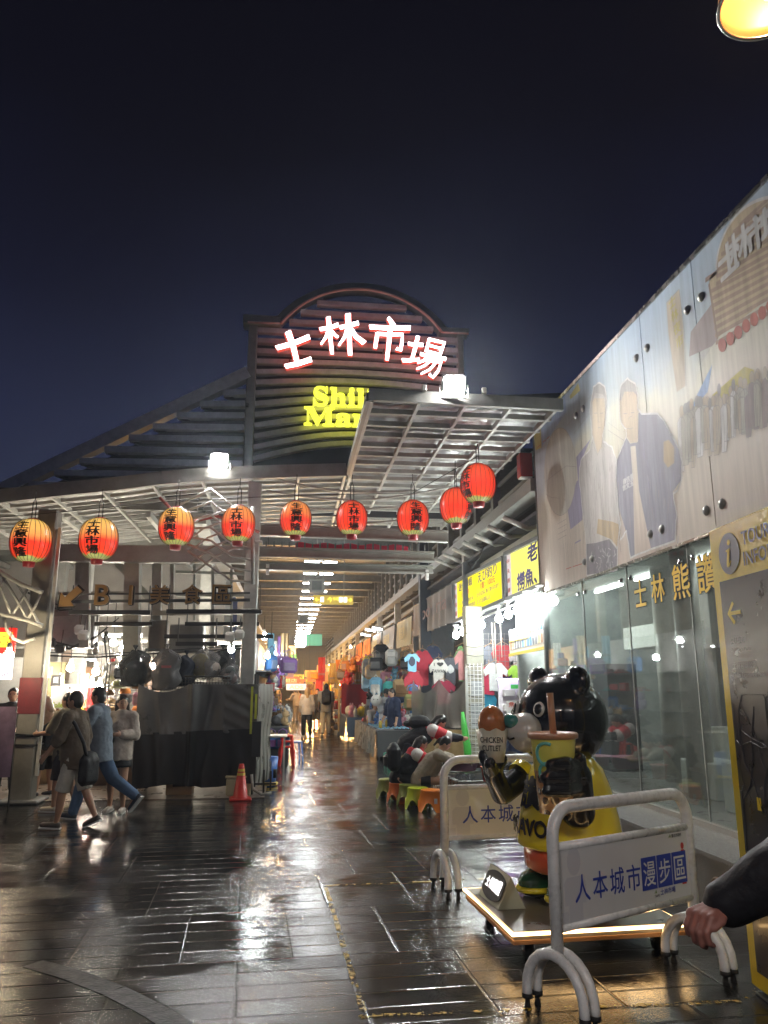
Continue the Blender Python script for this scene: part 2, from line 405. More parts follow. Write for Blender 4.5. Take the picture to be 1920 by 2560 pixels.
for k in range(13):
    y = YA+.15+k*.38; pu = MB()
    for i in range(22):
        x0 = XA0-i*.47; x1 = x0-.47
        pu.bar((x0, y, zA(x0)), (x1, y, zA(x1)), .045, .06)
    pu.build('purlin', STEELW, cn)
for k in range(12):
    x = XA0-.02-k*.86; ra = MB()
    ra.bar((x, YA, zA(x)-.02), (x, YBK, zA(x)-.02), .05, .09); ra.build('rafter', STEELW, cn)
# ---- raised side canopy reaching out toward the plaza on the right
cb = thing('side_canopy', 'flat grey grid canopy jutting forward on the right above the lanterns', 'canopy')
ZB = 5.62; XB0, XB1 = .98, 3.75; YB0 = 9.95
f2 = MB(); f2.bar((XB0, YB0, ZB+.05), (XB1, YB0, ZB+.02), .08, .17); f2.bar((XB0, YB0, ZB+.02), (XB0, YA+.1, ZB+.02), .06, .13); f2.build('fascia', STEEL, cb)
r2 = MB(); r2.sheet(lambda u, v: (XB0+.03+(XB1-XB0-.05)*u, YB0+.05+(YBK-YB0)*v, ZB+.10+.02*(1 if int(v*46) % 2 else -1)+.01*math.sin(u*40)), 24, 92, sm=False); r2.build('roof_sheet', SHEETM, cb)
for k in range(1, 17): MB().bar((XB0, YB0+k*.52, ZB), (XB1, YB0+k*.52, ZB), .07, .075).build('purlin', STEELW, cb)
for k in range(5): MB().bar((XB0+.05+k*.66, YB0, ZB-.01), (XB0+.05+k*.66, YBK, ZB-.01), .045, .085).build('rafter', STEELW, cb)
for x, y in ((1.75, YB0-.06), (2.6, YB0-.06)): MB().bev((x, y, ZB+.16), (.07, .05, .09), .01).build('bracket', STEELW, cb)
# curved bracing bars sweeping under the canopy
cu = thing('curved_bracing', 'thin pale curved bars sweeping across underneath the canopy', 'bracing')
def sag(name, a, c, d, r=.022):
    m = MB(); m.tube([Vector(a).lerp(Vector(c), t/12)-Vector((0, 0, d*math.sin(math.pi*t/12))) for t in range(13)], r, 6); return m.build(name, STEELW, cu)
sag('bracing_bar', AY(575, 1060, 13.9), AY(980, 1050, 13.9), .22); sag('bracing_bar', AY(575, 1030, 13.9), AY(900, 1060, 14), .14); sag('bracing_bar', AY(575, 1090, 14.2), AY(940, 1085, 14.2), .12); sag('bracing_bar', AY(575, 1122, 14.6), AY(900, 1120, 14.6), .10)

# ------------------------------------------------------------------ portal frame
def ibeam(mb, p, q, w, h, m=0):
    up = Vector((0, 0, 1)); mb.bar(Vector(p)+up*(h/2-.015), Vector(q)+up*(h/2-.015), w, .03, m); mb.bar(Vector(p)-up*(h/2-.015), Vector(q)-up*(h/2-.015), w, .03, m); mb.bar(p, q, w*.25, h-.06, m)
pf = thing('portal_frame', 'grey steel portal frame with double cross beam at alley mouth', 'frame')
m = MB(); m.bev((-.72, 13.9, 2.7), (.24, .26, 5.4), .015); m.bev((-.72, 13.9, 4.28), (.34, .32, .05), .01); m.bev((-.72, 13.9, 3.05), (.32, .3, .05), .01); m.build('post', STEELW, pf)
m = MB(); ibeam(m, (-.6, 14, 4.13), (2.62, 14, 4.10), .16, .19); m.build('cross_beam', STEEL, pf)
m = MB(); ibeam(m, (-.6, 14.15, 3.90), (2.62, 14.15, 3.88), .16, .15); m.build('cross_beam', STEEL, pf)
m = MB(); ibeam(m, (-.6, 14.05, 4.55), (2.9, 14.05, 4.5), .16, .22); m.build('cross_beam', STEEL, pf)
for k in range(22): MB().bar((-.5+k*.145, 14.5, 4.22), (-.5+k*.145, 14.5, 4.42), .03, .05).build('spindle', STEELD, pf)
nv = AY(917, 1250, 23.4); m = MB(); m.bev((0, 0, 3.5), (.34, .3, 7.0), .01); o = m.build('navy_column', mat('navy_steel', (.03, .04, .06), .5)); o.location = (nv.x, 23.4, 0); tag(o, 'dark navy steel column rising behind the grey cloth banner', 'column')
bn = MB(); bn.sheet(lambda u, v: (.05+2.2*u, 14.75, 4.45-.13*v-.10*v*math.sin(u*math.pi)+.02*math.sin(u*30)), 30, 3); tag(bn.build('red_bunting', mat('red_cloth', (.40, .02, .05), .7)), 'strip of dark red bunting stretched below the canopy', 'bunting')
# ------------------------------------------------------------------ left frontage post
lp = thing('steel_post', 'thick grey steel post with a maroon band, far left of the frontage', 'post', (-4.03, 13.1, 0))
m = MB(); m.bev((0, 0, 2.3), (.31, .3, 4.6), .02); m.build('shaft', mat('post_paint', (.17, .165, .145), .5, var=.3, vscale=3, bump=.08, bscale=30), lp)
m = MB(); m.bev((0, 0, .03), (.62, .6, .06), .02); m.build('base_plate', STEELD, lp)
m = MB(); m.bev((0, 0, 1.60), (.345, .315, .56), .01); m.build('painted_band', mat('maroon_paint', (.13, .012, .018), .5, var=.3), lp)
m = MB(); m.tube([(-.2, -.17, 1.02), (.2, -.17, 1.0), (.2, .17, 1.0), (-.2, .17, 1.02)], .02, 6, closed=True); m.tube([(-.18, -.165, .86), (.18, -.165, .86), (.18, .165, .86), (-.18, .165, .86)], .015, 6, closed=True); m.build('tied_cord', CABLE, lp)
m = MB(); m.bar((.205, -.1, .4), (.205, -.1, 4.3), .05, .05); m.build('conduit', STEELW, lp)
# frame across the left bay: posts, beams and struts seen against the lit hall
def frame_thing(name, label, cat, bars, mt, group=None):
    t = thing(name, label, cat, group=group)
    for nm, p, q, w, h in bars:
        k = MB(); k.bar(p, q, w, h); k.build(nm, mt, t)
    return t
PT = lambda u, v, Y: AY(u, v, Y)
frame_thing('bay_frame', 'heavy grey steel frame behind the gold rooftop letters on the left', 'frame', [
    ('beam', PT(70, 1195, 14), PT(560, 1200, 14), .2, .30), ('post', PT(288, 1190, 14.2), PT(283, 1480, 14.2), .26, .26), ('post', PT(185, 1190, 14.2), PT(183, 1400, 14.2), .16, .16),
    ('upright', PT(173, 1205, 14.3), PT(172, 1330, 14.3), .14, .1), ('upright', PT(118, 1205, 14.3), PT(118, 1330, 14.3), .08, .08), ('rail', PT(110, 1327, 14.3), PT(560, 1322, 14.3), .07, .08),
    ('upright', PT(340, 1205, 14.4), PT(338, 1340, 14.4), .16, .12), ('upright', PT(372, 1205, 14.4), PT(371, 1330, 14.4), .07, .07), ('strut', PT(250, 1212, 14.6), PT(330, 1300, 14.6), .12, .12),
    ('rail', PT(110, 1282, 14.5), PT(300, 1280, 14.5), .05, .05), ('rail', PT(380, 1235, 15), PT(545, 1240, 15), .05, .05), ('rail', PT(380, 1285, 15), PT(545, 1287, 15), .05, .05),
    ('upright', PT(420, 1215, 15), PT(420, 1340, 15), .05, .05), ('upright', PT(460, 1225, 15), PT(460, 1400, 15), .06, .06), ('upright', PT(500, 1230, 15), PT(500, 1400, 15), .05, .05), ('upright', PT(530, 1225, 15), PT(530, 1380, 15), .05, .05)], STEEL)
# lattice truss arm far left
lt = thing('lattice_truss', 'curved white lattice truss arm jutting in at the left edge', 'truss')
def rib(nm, pts, r, mt=STEELW, par=lt):
    k = MB(); k.tube(pts, r, 6); return k.build(nm, mt, par)
Yt = 12.7
rib('top_chord', [PT(u, v, Yt) for u, v in ((-60, 1205), (0, 1235), (45, 1262), (92, 1280))], .038)
rib('bottom_chord', [PT(u, v, Yt) for u, v in ((-60, 1300), (0, 1325), (60, 1340), (92, 1352))], .038)
for a, c in (((-20, 1225), (25, 1330)), ((25, 1330), (60, 1270)), ((0, 1237), (60, 1338)), ((60, 1338), (88, 1282)), ((-30, 1312), (15, 1242)), ((35, 1258), (85, 1350))):
    rib('brace', [PT(*a, Yt), PT((a[0]+c[0])/2+2, (a[1]+c[1])/2, Yt), PT(*c, Yt)], .022)
rib('curved_foot', [PT(u, v, Yt) for u, v in ((10, 1335), (15, 1360), (30, 1380), (50, 1388), (75, 1380))], .028)
# woven fan of curved bars left of the middle post
fanT = thing('fan_bracket', 'fan of woven curved steel bars sweeping up beside the middle post', 'bracket')
for k in range(7):
    v1 = 1258-k*24; rib('fan_bar', [PT(544, v1, 13.5), PT(500, v1-4-k*3, 13.45), PT(455, v1-34-k*4, 13.4), PT(405-k*4, 1190-k*16, 13.35)], .022, STEELW, fanT)
for k in range(5): rib('fan_bar', [PT(395+k*6, 1150+k*22, 13.42), PT(430+k*9, 1122+k*20, 13.46), PT(480+k*6, 1105+k*20, 13.5), PT(544, 1098+k*22, 13.55)], .020, STEELW, fanT)
rib('red_bar', [PT(345, 1075, 13.6), PT(400, 1130, 13.5), PT(470, 1115, 13.5), PT(560, 1150, 13.6)], .03, mat('faded_red', (.35, .09, .08), .6), fanT)
rib('spine', [PT(546, 1095, 13.5), PT(546, 1262, 13.5)], .04, STEELW, fanT)
# ------------------------------------------------------------------ rooftop sign gable
YG = 16.5
STEELG = mat('gable_paint', (.62, .62, .61), .5, var=.2)
gs = thing('rooftop_sign', 'big arched slatted rooftop sign structure over the alley mouth', 'sign frame')
m = MB(); m.bev((-1.03, YG, 7.75), (.2, .25, 4.1), .02); m.build('upright', STEEL, gs)
m = MB(); m.bev((3.78, YG, 7.75), (.14, .25, 4.1), .02); m.build('upright', STEEL, gs)
m = MB(); m.bev((-.83, YG-.02, 9.87), (.86, .4, .22), .02); m.build('ledge', STEEL, gs)
m = MB(); m.bev((3.62, YG-.02, 9.87), (.7, .4, .12), .02); m.build('ledge', STEEL, gs)
# arch through (-.4,9.82) (1.40,10.80) (3.30,9.82)
ax0, ax1, az0, az1 = -.40, 3.32, 9.80, 10.78
hw = (ax1-ax0)/2; sg = az1-az0; RR = (hw*hw+sg*sg)/(2*sg); ccx = (ax0+ax1)/2; ccz = az1-RR
a0 = math.asin(hw/RR)
arc = [Vector((ccx+RR*math.sin(-a0+2*a0*t/40), YG, ccz+RR*math.cos(-a0+2*a0*t/40))) for t in range(41)]
m = MB(); m.tube([p+Vector((0, -.2, 0)) for p in arc], .035, 8); m.tube([(-1.15, YG-.22, 9.78), (-.4, YG-.2, 9.80)], .025, 8); m.tube([(3.32, YG-.2, 9.80), (3.95, YG-.2, 9.80)], .025, 8)
m.build('arch_tube', mat('pink_lit_tube', (.80, .42, .36), .35), gs)  # pink light on the arch is put into the tube's paint colour
m = MB()
V = []
for p in arc:
    d = Vector((p.x-ccx, 0, p.z-ccz)).normalized()
    V += [p+d*.04+Vector((0, -.18, 0)), p+d*.22+Vector((0, -.10, 0)), p+d*.22+Vector((0, .2, 0)), p+d*.04+Vector((0, .2, 0))]
F = []
for i in range(40):
    for j in range(4): F.append((i*4+j, i*4+(j+1) % 4, i*4+4+(j+1) % 4, i*4+4+j))
m.add(V, F, 0, False); m.build('arch_band', STEEL, gs)
def archz(x): return ccz+math.sqrt(max(0, RR*RR-(x-ccx)**2))
SLAT = mat('slat_paint', (.58, .555, .55), .5, var=.2)
z = 6.62; k = 0
while z < 10.7:
    x0, x1 = -.92, 3.72
    if z > 9.75:
        t = math.sqrt(max(0, RR*RR-(z+.06-ccz)**2)); x0, x1 = ccx-t+.03, ccx+t-.03
        if x1-x0 < .6: break
    bow = max(0, (9.2-z))*.17
    m = MB()
    n = 14
    for i in range(n):
        xa = x0+(x1-x0)*i/n; xb = x0+(x1-x0)*(i+1)/n
        za = z+bow*math.sin(math.pi*(xa+.92)/4.64); zb = z+bow*math.sin(math.pi*(xb+.92)/4.64)
        m.bar((xa, YG, za), (xb, YG, zb), .16, .115)
    m.build('slat', SLAT, gs); z += .255; k += 1
m = MB(); m.bbox((-.95, YG+.5, 5.5), (3.75, YG+.55, 9.7)); m.build('backing', mat('sign_backing', (.035, .037, .042), .8), gs)
# brush characters of tubes of light
def stroke(mb, pts, w0, w1, o, x, y, th=.1, m=0, mid=None):
    """tapered brush stroke polygon along pts"""
    P = [Vector((a, b, 0)) for a, b in pts]; n = len(P); Lf = []; Rt = []
    for i, p in enumerate(P):
        t = (P[min(i+1, n-1)]-P[max(i-1, 0)]).normalized(); q = Vector((-t.y, t.x, 0)); f = i/(n-1)
        w = (w0*(1-f)+w1*f)/2
        if mid and 0 < i < n-1: w = mid/2
        Lf.append(p+q*w-(t*w*.4 if i == 0 else -t*w*.25 if i == n-1 else Vector((0, 0, 0)))); Rt.append(p-q*w)
    poly = [(p.x, p.y) for p in Rt]+[(p.x, p.y) for p in Lf[::-1]]
    mb.prism(poly, o, x, y, th, m)
# strokes in a unit square, y up
CH = {
 '士': [([(.05, .60), (.5, .66), (.95, .78)], .15, .17), ([(.42, 1.0), (.48, .6), (.50, .08)], .20, .15), ([(.18, .05), (.5, .07), (.88, .14)], .14, .17)],
 '林': [([(.0, .66), (.25, .70), (.46, .78)], .11, .12), ([(.22, .98), (.24, .5), (.26, .0)], .14, .10), ([(.22, .66), (.13, .44), (.0, .26)], .12, .05), ([(.27, .62), (.36, .50), (.43, .44)], .10, .06),
       ([(.5, .70), (.7, .75), (.97, .82)], .12, .13), ([(.72, 1.06), (.72, .5), (.71, -.04)], .17, .12), ([(.70, .72), (.60, .44), (.44, .22)], .12, .05), ([(.75, .72), (.88, .46), (1.08, .28)], .11, .16)],
 '市': [([(.44, 1.04), (.52, .94), (.57, .86)], .10, .15), ([(.0, .74), (.5, .77), (1.0, .84)], .13, .15), ([(.20, .60), (.18, .40), (.17, .20)], .12, .10), ([(.20, .58), (.50, .60), (.82, .64), (.82, .40), (.80, .22), (.70, .25)], .10, .10), ([(.50, .82), (.50, .4), (.48, -.08)], .15, .10)],
 '場': [([(.0, .68), (.2, .71), (.38, .76)], .11, .12), ([(.19, .95), (.20, .6), (.19, .24)], .13, .11), ([(-.04, .18), (.15, .23), (.38, .33)], .12, .09),
       ([(.50, .98), (.50, .8), (.50, .60)], .09, .09), ([(.50, .97), (.74, .98), (.92, 1.0), (.90, .80), (.88, .62)], .09, .09), ([(.52, .80), (.70, .80), (.86, .81)], .07, .07), ([(.52, .62), (.70, .62), (.86, .63)], .08, .08),
       ([(.38, .49), (.7, .50), (1.06, .55)], .10, .12), ([(.60, .46), (.50, .33), (.36, .22)], .10, .05), ([(.50, .37), (.76, .39), (.96, .42), (.94, .16), (.84, -.06), (.74, .0)], .08, .08), ([(.66, .37), (.56, .20), (.38, .05)], .08, .05), ([(.82, .37), (.72, .14), (.52, -.05)], .08, .05)]}
NEON = emat('led_white_pink', (1.0, .84, .87), 4.2); NEONR = emat('led_red_edge', (1.0, .12, .08), .38)
for ch, cu_, cv_, hh, ang in (('士', 636, 757, .84, 12), ('林', 735, 727, .90, 4), ('市', 840, 734, .92, -4), ('場', 917, 770, .86, -14)):
    c = AY(cu_, cv_, YG-.35); t = thing('light_character', {'士': 'glowing white and red brush character with three strokes, leftmost on the rooftop', '林': 'glowing white brush character of two tree shapes on the rooftop sign', '市': 'glowing white brush character with a dotted top and long middle stroke on the roof', '場': 'glowing white brush character lowest at the right end of the rooftop row'}[ch], 'light sign', c, 0, 'glowing characters on the rooftop sign')
    x = Vector((math.cos(R(ang)), 0, math.sin(R(ang)))); y = Vector((-math.sin(R(ang)), 0, math.cos(R(ang))))
    x = x*hh; y = y*hh*1.0; o = -x*.5-y*.5
    a = MB(); b_ = MB()
    for pts, w0, w1 in CH[ch]:
        stroke(a, pts, w0*.76, w1*.76, o, x, y, .10); stroke(b_, pts, w0*1.12, w1*1.12, o+Vector((0, .03, 0)), x, y, .10)
    a.build('lit_face', NEON, t); b_.build('red_rim', NEONR, t)
    for hx in (-.1, .1): MB().bar((hx, .08, hx*2), (hx, .33, hx*2), .03, .03).build('holder', STEELD, t)
YEL = emat('led_yellow', (.93, .95, .05), .85)
o = AY(676, 876, YG-.3); ln = MB(); ln.text('𝐒𝐡𝐢𝐥𝐢𝐧', o, (1, 0, 0), (0, 0, 1), .45, 0, .012, .04, wd=1.75); tag(ln.build('yellow_lettering', YEL), 'glowing yellow serif letters reading Shilin, half hidden by the canopy', 'light sign', 'yellow letters on the rooftop sign')
o = AY(656, 918, YG-.3); ln = MB(); ln.text('𝐌𝐚𝐫𝐤𝐞𝐭', o, (1, 0, 0), (0, 0, 1), .42, 0, .012, .04, wd=2.35); tag(ln.build('yellow_lettering', YEL), 'glowing yellow serif letters reading Market, cut off by the canopy corner', 'light sign', 'yellow letters on the rooftop sign')
# ---- sloping gable of slats left of the sign
lg = thing('slatted_gable', 'sloping gable of stepped grey slats left of the rooftop sign', 'gable')
gx = lambda z_: -6.25+(z_-5.62)/(8.55-5.62)*(5.15)
m = MB(); m.bar((-6.6, YG, 5.45), (-1.1, YG, 8.62), .3, .26); m.build('raking_beam', STEELG, lg)
for k in range(11):
    z = 5.55+k*.275; x0 = gx(z)+.42
    if x0 > -1.3: break
    m = MB(); m.bar((x0, YG-.22, z), (-1.13, YG-.22, z+.05), .2, .13); m.build('slat', STEELG, lg)
    q = MB(); q.bar((x0+.02, YG-.15, z-.02), (x0+.55, YG-.15, z-.22), .1, .07); q.build('slat_bracket', STEELD, lg)
m = MB(); m.prism([(-6.3, 5.3), (-1.13, 5.3), (-1.13, 8.3)], (0, YG+.25, 0), (1, 0, 0), (0, 0, 1), .05); m.build('backing', mat('gable_backing', (.12, .12, .13), .8), lg)
# dark thin eave to the right of the sign
m = MB(); m.bar((2.2, 13.6, 6.95), (5.6, 13.6, 7.25), .2, .16); m.bar((2.2, 13.6, 6.95), (1.9, 14.4, 6.8), .1, .1); tag(m.build('roof_eave', STEELD), 'thin dark roof edge running behind the mural boards', 'roof edge')
# ================================================================== lamps
FLOOD = emat('flood_led', (1, .97, .95), 400)
def floodlight(label, c, tilt, yaw=0):
    t = thing('floodlight', label, 'floodlight', c, yaw, 'floodlights on the canopy edge')
    M = Matrix.Rotation(R(tilt), 3, 'X')
    m = MB(); m.bev((0, .05, 0), (.34, .09, .29), .02, rot=M); m.build('housing', mat('flood_grey', (.35, .35, .35), .4), t)
    n = M @ Vector((0, -1, 0))
    m = MB()
    P = [(-.135, -.105), (-.105, -.125), (.105, -.125), (.135, -.105), (.135, .105), (.105, .125), (-.105, .125), (-.135, .105)]
    x = Vector((1, 0, 0)); y = M @ Vector((0, 0, 1)); o = Vector((0, .05, 0))+n*.049
    m.prism(P, o, x, y, .004); m.build('lens', FLOOD, t)
    m = MB(); m.tube([(-.19, .05, 0), (-.2, .05, -.12), (-.17, .05, -.19), (.17, .05, -.19), (.2, .05, -.12), (.19, .05, 0)], .013, 6); m.build('yoke', STEELW, t)
    return t
floodlight('glaring white floodlight on the lower left canopy edge', AY(474, 993, 13.55), 24)
floodlight('glaring white floodlight on the front edge of the side canopy', AY(981, 829, 9.85), 24, R(-6))
# lanterns
def lantern_mat(nm, top):
    m = bpy.data.materials.new(nm); m.use_nodes = True; nt = m.node_tree; nt.nodes.clear(); N = nt.nodes.new; L = nt.links.new
    o = N('ShaderNodeOutputMaterial'); e = N('ShaderNodeEmission'); tc = N('ShaderNodeTexCoord'); sp = N('ShaderNodeSeparateXYZ'); L(tc.outputs['Generated'], sp.inputs[0])
    n = N('ShaderNodeTexNoise'); n.inputs['Scale'].default_value = 7; n.inputs['Detail'].default_value = 5; L(tc.outputs['Object'], n.inputs['Vector'])
    a = N('ShaderNodeMath'); a.operation = 'MULTIPLY_ADD'; a.inputs[1].default_value = .22; a.inputs[2].default_value = -.11; L(n.outputs['Fac'], a.inputs[0])
    ad = N('ShaderNodeMath'); L(a.outputs[0], ad.inputs[0]); L(sp.outputs['Z'], ad.inputs[1])
    r = N('ShaderNodeValToRGB'); el = r.color_ramp.elements
    el[0].position = .0; el[0].color = (.50, .42, .14, 1); el[1].position = .97; el[1].color = (*top, 1)
    for p, c in ((.075, (.34, .40, .10, 1)), (.125, (.95, .060, .018, 1)), (.42, (.98, .045, .02, 1)), (.60, tuple(.5*a_+.5*b_ for a_, b_ in zip(top, (.98, .05, .025)))+(1,))):
        k = el.new(p); k.color = c
    L(ad.outputs[0], r.inputs[0]); L(r.outputs[0], e.inputs[0])
    # lamp core shines through the paper
    lw = N('ShaderNodeLayerWeight'); lw.inputs[0].default_value = .35
    mr = N('ShaderNodeMapRange'); mr.inputs[1].default_value = 0; mr.inputs[2].default_value = 1; mr.inputs[3].default_value = .66; mr.inputs[4].default_value = .16; L(lw.outputs['Facing'], mr.inputs[0]); L(mr.outputs[0], e.inputs[1])
    g = N('ShaderNodeBsdfGlossy'); g.inputs['Roughness'].default_value = .35; g.inputs[0].default_value = (.3, .3, .3, 1)
    mx = N('ShaderNodeMixShader'); mx.inputs[0].default_value = .12; L(e.outputs[0], mx.inputs[1]); L(g.outputs[0], mx.inputs[2]); L(mx.outputs[0], o.inputs[0])
    return m
LM_Y = lantern_mat('lantern_paper_gold', (1.0, .62, .14)); LM_O = lantern_mat('lantern_paper_amber', (.95, .36, .09)); LM_R = lantern_mat('lantern_paper_red', (.9, .09, .03))
INK = mat('black_ink', (.012, .010, .010), .6, var=0)
REDP = mat('red_plastic', (.42, .02, .03), .4)
def lantern(label, u, v, Y, dia, m_, txt, turn):
    c = AY(u, v, Y); r = dia/2; hh = r*1.13
    t = thing('paper_lantern', label, 'lantern', c, R(turn), 'red paper lanterns strung under the canopy')
    prof = [(r*max(.30, math.cos(a)**.72 if math.cos(a) > 0 else .3), hh*math.sin(a)) for a in [R(x) for x in range(-75, 76, 10)]]
    m = MB(); m.lathe(prof, 32); m.build('paper_shell', m_, t)
    m = MB()
    for k in range(22):
        a = 2*math.pi*k/22; m.tube([((q+.004)*math.cos(a), (q+.004)*math.sin(a), z_) for q, z_ in prof], .0045, 4)
    m.build('ribs', mat('rib_ink', (.05, .02, .015), .6, var=0), t)
    zb = prof[0][1]; zt = prof[-1][1]
    m = MB(); m.lathe([(0, zb-.075), (.085, zb-.075), (.095, zb), (.1, zb+.01)], 16); m.build('bottom_cap', REDP, t)
    m = MB(); m.lathe([(.1, zt-.01), (.09, zt+.02), (0, zt+.02)], 16); m.build('top_cap', REDP, t)
    m = MB(); m.tube([(-.03, 0, zt), (-.03, 0, zt+.28), (0, 0, zt+.36), (.03, 0, zt+.28), (.03, 0, zt)], .008, 5); m.tube([(0, 0, zt+.36), (0, 0, zt+.50)], .006, 5); m.build('hanging_wire', CABLE, t)
    # four characters down the front, wrapped on the paper
    m = MB(); n = len(txt); ch = hh*1.62/n
    for i, chh in enumerate(txt):
        V, F, x0, x1, y0, y1 = textgeo(chh, .034, 0)
        sc = ch*1.0/max(y1-y0, .6); sx = ch*1.55/max(x1-x0, .6); zc = hh*.82-ch*(i+.5); PV = []
        for q in V:
            xx = (q.x-(x0+x1)/2)*sx; zz = zc+(q.y-(y0+y1)/2)*sc
            cs = max(.3, math.sqrt(max(.01, 1-(zz/hh)**2))**.72); rr = r*cs+.008; a = -math.pi/2+xx/(r*.92)
            PV.append((rr*math.cos(a), rr*math.sin(a), zz))
        m.add(PV, F)
    m.build('black_characters', INK, t)
LT = ('生意興隆', '士林市場')
for i, (u, v, Y, d, mm, tx, tr, lab) in enumerate((
    (67, 1169, 12.6, .62, LM_Y, 0, -14, 'amber and orange paper lantern at the far left end of the row'),
    (213, 1165, 12.75, .61, LM_Y, 1, -6, 'orange lantern with a golden top, second from the left'),
    (381, 1138, 12.85, .575, LM_Y, 0, -14, 'golden topped lantern hanging in front of the woven fan bars'),
    (515, 1132, 12.95, .555, LM_O, 1, -4, 'red and amber lantern just left of the middle steel post'),
    (639, 1121, 13.0, .535, LM_O, 0, 2, 'red lantern with amber top, first to the right of the middle post'),
    (760, 1120, 13.0, .53, LM_R, 1, 4, 'deep red lantern hanging in the centre of the alley mouth'),
    (892, 1120, 12.9, .55, LM_R, 0, 4, 'deep red lantern over the right part of the alley mouth, alone against the beams'),
    (985, 1094, 12.3, .54, LM_R, 0, 52, 'red lantern half hidden behind the nearest lantern on the right'),
    (1033, 1045, 11.6, .56, LM_R, 1, -62, 'highest and nearest red lantern at the right end of the row'))):
    lantern(lab, u, v, Y, d, mm, LT[tx], tr)
w = MB(); w.tube([AY(-40, 1120, 12.75), AY(67, 1112, 12.75), AY(381, 1082, 12.9), AY(639, 1070, 13.0), AY(892, 1065, 12.9), AY(1033, 985, 11.6)], .006, 5); tag(w.build('lantern_cable', CABLE), 'thin black cable the paper lanterns hang from', 'cable')
# warm street lamp, upper right
WARM = emat('warm_bulb', (1.0, .62, .27), 110)
LP = AY(1664, -4, 2.7)
sl = thing('street_lamp', 'warm glowing bell shaped street lamp at the top right corner', 'street lamp', LP); sl.scale = (.62,)*3
GOLD = bpy.data.materials.new('amber_reflector'); GOLD.use_nodes = True; gb = GOLD.node_tree.nodes['Principled BSDF']; gb.inputs['Base Color'].default_value = (.30, .09, .02, 1); gb.inputs['Roughness'].default_value = .35
gb.inputs['Emission Color'].default_value = (.95, .45, .16, 1); gb.inputs['Emission Strength'].default_value = .22
m = MB(); m.lathe([(.06, .30), (.16, .28), (.27, .20), (.335, .08), (.35, 0), (.365, 0), (.35, .09), (.28, .22), (.17, .30), (.05, .33)], 40); m.build('bell_shade', GOLD, sl)
m = MB(); m.tube([(.358*math.cos(2*math.pi*k/40), .358*math.sin(2*math.pi*k/40), -.012) for k in range(40)], .018, 8, closed=True); m.build('rim', CHROME, sl)
m = MB(); m.ball((0, 0, .11), (.075, .075, .10), 16); m.build('bulb', WARM, sl)
m = MB(); m.tube([(0, 0, .3), (0, 0, .5), (.15, -.05, .75), (.5, -.2, .85), (.8, -.32, .75)], .035, 8); m.build('bracket_arm', STEELD, sl)
m = MB(); m.tube([(.8, -.32, .95), (.8, -.32, -LP.z/.62)], .07, 12); m.build('pole', STEELD, sl)
NEUT_ASSUMED = emat('assumed_lamp_bulb', (1.0, .93, .88), 1700)
for x, y, z_, k in ((-4.5, -4.5, 6.6, 1.0), (1.2, -7.0, 7.2, 1.0)):
    o = dup(sl, (x, y, z_), 0, 'assumed street lamp added out of view behind the viewer, %s' % ('on the left' if x < 0 else 'on the right'), None, 1.0)  # street_lamp copies are assumed, unseen lamps added to light surfaces facing the camera
    for c_ in o.children:
        if c_.name.startswith('bulb'): c_.data = c_.data.copy(); c_.data.materials[0] = NEUT_ASSUMED
        if c_.name.startswith('pole'): c_.scale.z = (z_+.95)/(LP.z/.62+.95); c_.location.z = .95*(1-c_.scale.z)
# ================================================================== right side: plinth, glass front, mural boards
XG = 4.05
GRAN = mat('granite', (.15, .145, .135), .42, var=.35, vscale=60, bump=.25, bscale=120)
pl = thing('granite_plinth', 'long rough granite plinth below the glass shopfront', 'plinth')
m = MB(); m.bbox((3.45, -1, 0), (4.6, 12.0, .38)); m.build('base_wall', GRAN, pl)
m = MB(); m.bbox((3.43, -1, .385), (4.02, 12.0, .42)); m.build('coping', mat('granite_wet', (.22, .215, .21), .22, var=.4, vscale=70, bump=.3, bscale=110), pl)
m = MB()
m.lathe([(.0, 0), (.055, 0), (.07, .012), (.085, 0), (.085, -.01)], 20, c=(3.44, 6.3, .17), M=Matrix.Rotation(R(-90), 3, 'Y')); m.build('drain_ring', mat('rusty_ring', (.16, .10, .05), .5), pl)
GLS = film('shop_glass', (.80, .83, .81), rough=.02, haze=.09, hazecol=(.50, .55, .52), refl=2.0)
gw = thing('glass_facade', 'tall frameless glass shopfront with bolted panes below the mural', 'glass wall')
seams = [12.0, 10.35, 8.9, 7.42, 6.02, 4.6, 3.1]
for a, c in zip(seams, seams[1:]):
    m = MB(); m.bbox((XG-.006, c+.006, .47), (XG+.006, a-.006, 3.42)); m.build('pane', GLS, gw)
    m = MB(); m.bbox((XG-.009, c-.006, .47), (XG+.009, c+.006, 3.42)); m.build('seam', mat('seal', (.5, .52, .5), .3), gw)
for y in seams[1:-1]:
    for dy in (-.13, .13):
        for z_ in (3.02, ):
            m = MB(); m.lathe([(0, .0), (.032, 0), (.032, .012), (.022, .03), (0, .032)], 14, c=(XG-.006, y+dy, z_), M=Matrix.Rotation(R(-90), 3, 'Y')); m.build('bolt', CHROME, gw)
m = MB(); m.bbox((XG-.05, 3, .42), (XG+.05, 12, .475)); m.build('bottom_rail', mat('rail_alu', (.42, .40, .36), .35, metal=.6), gw)
m = MB(); m.bbox((XG-.03, 11.99, .42), (XG+.06, 12.06, 3.3)); m.build('end_post', STEELD, gw)
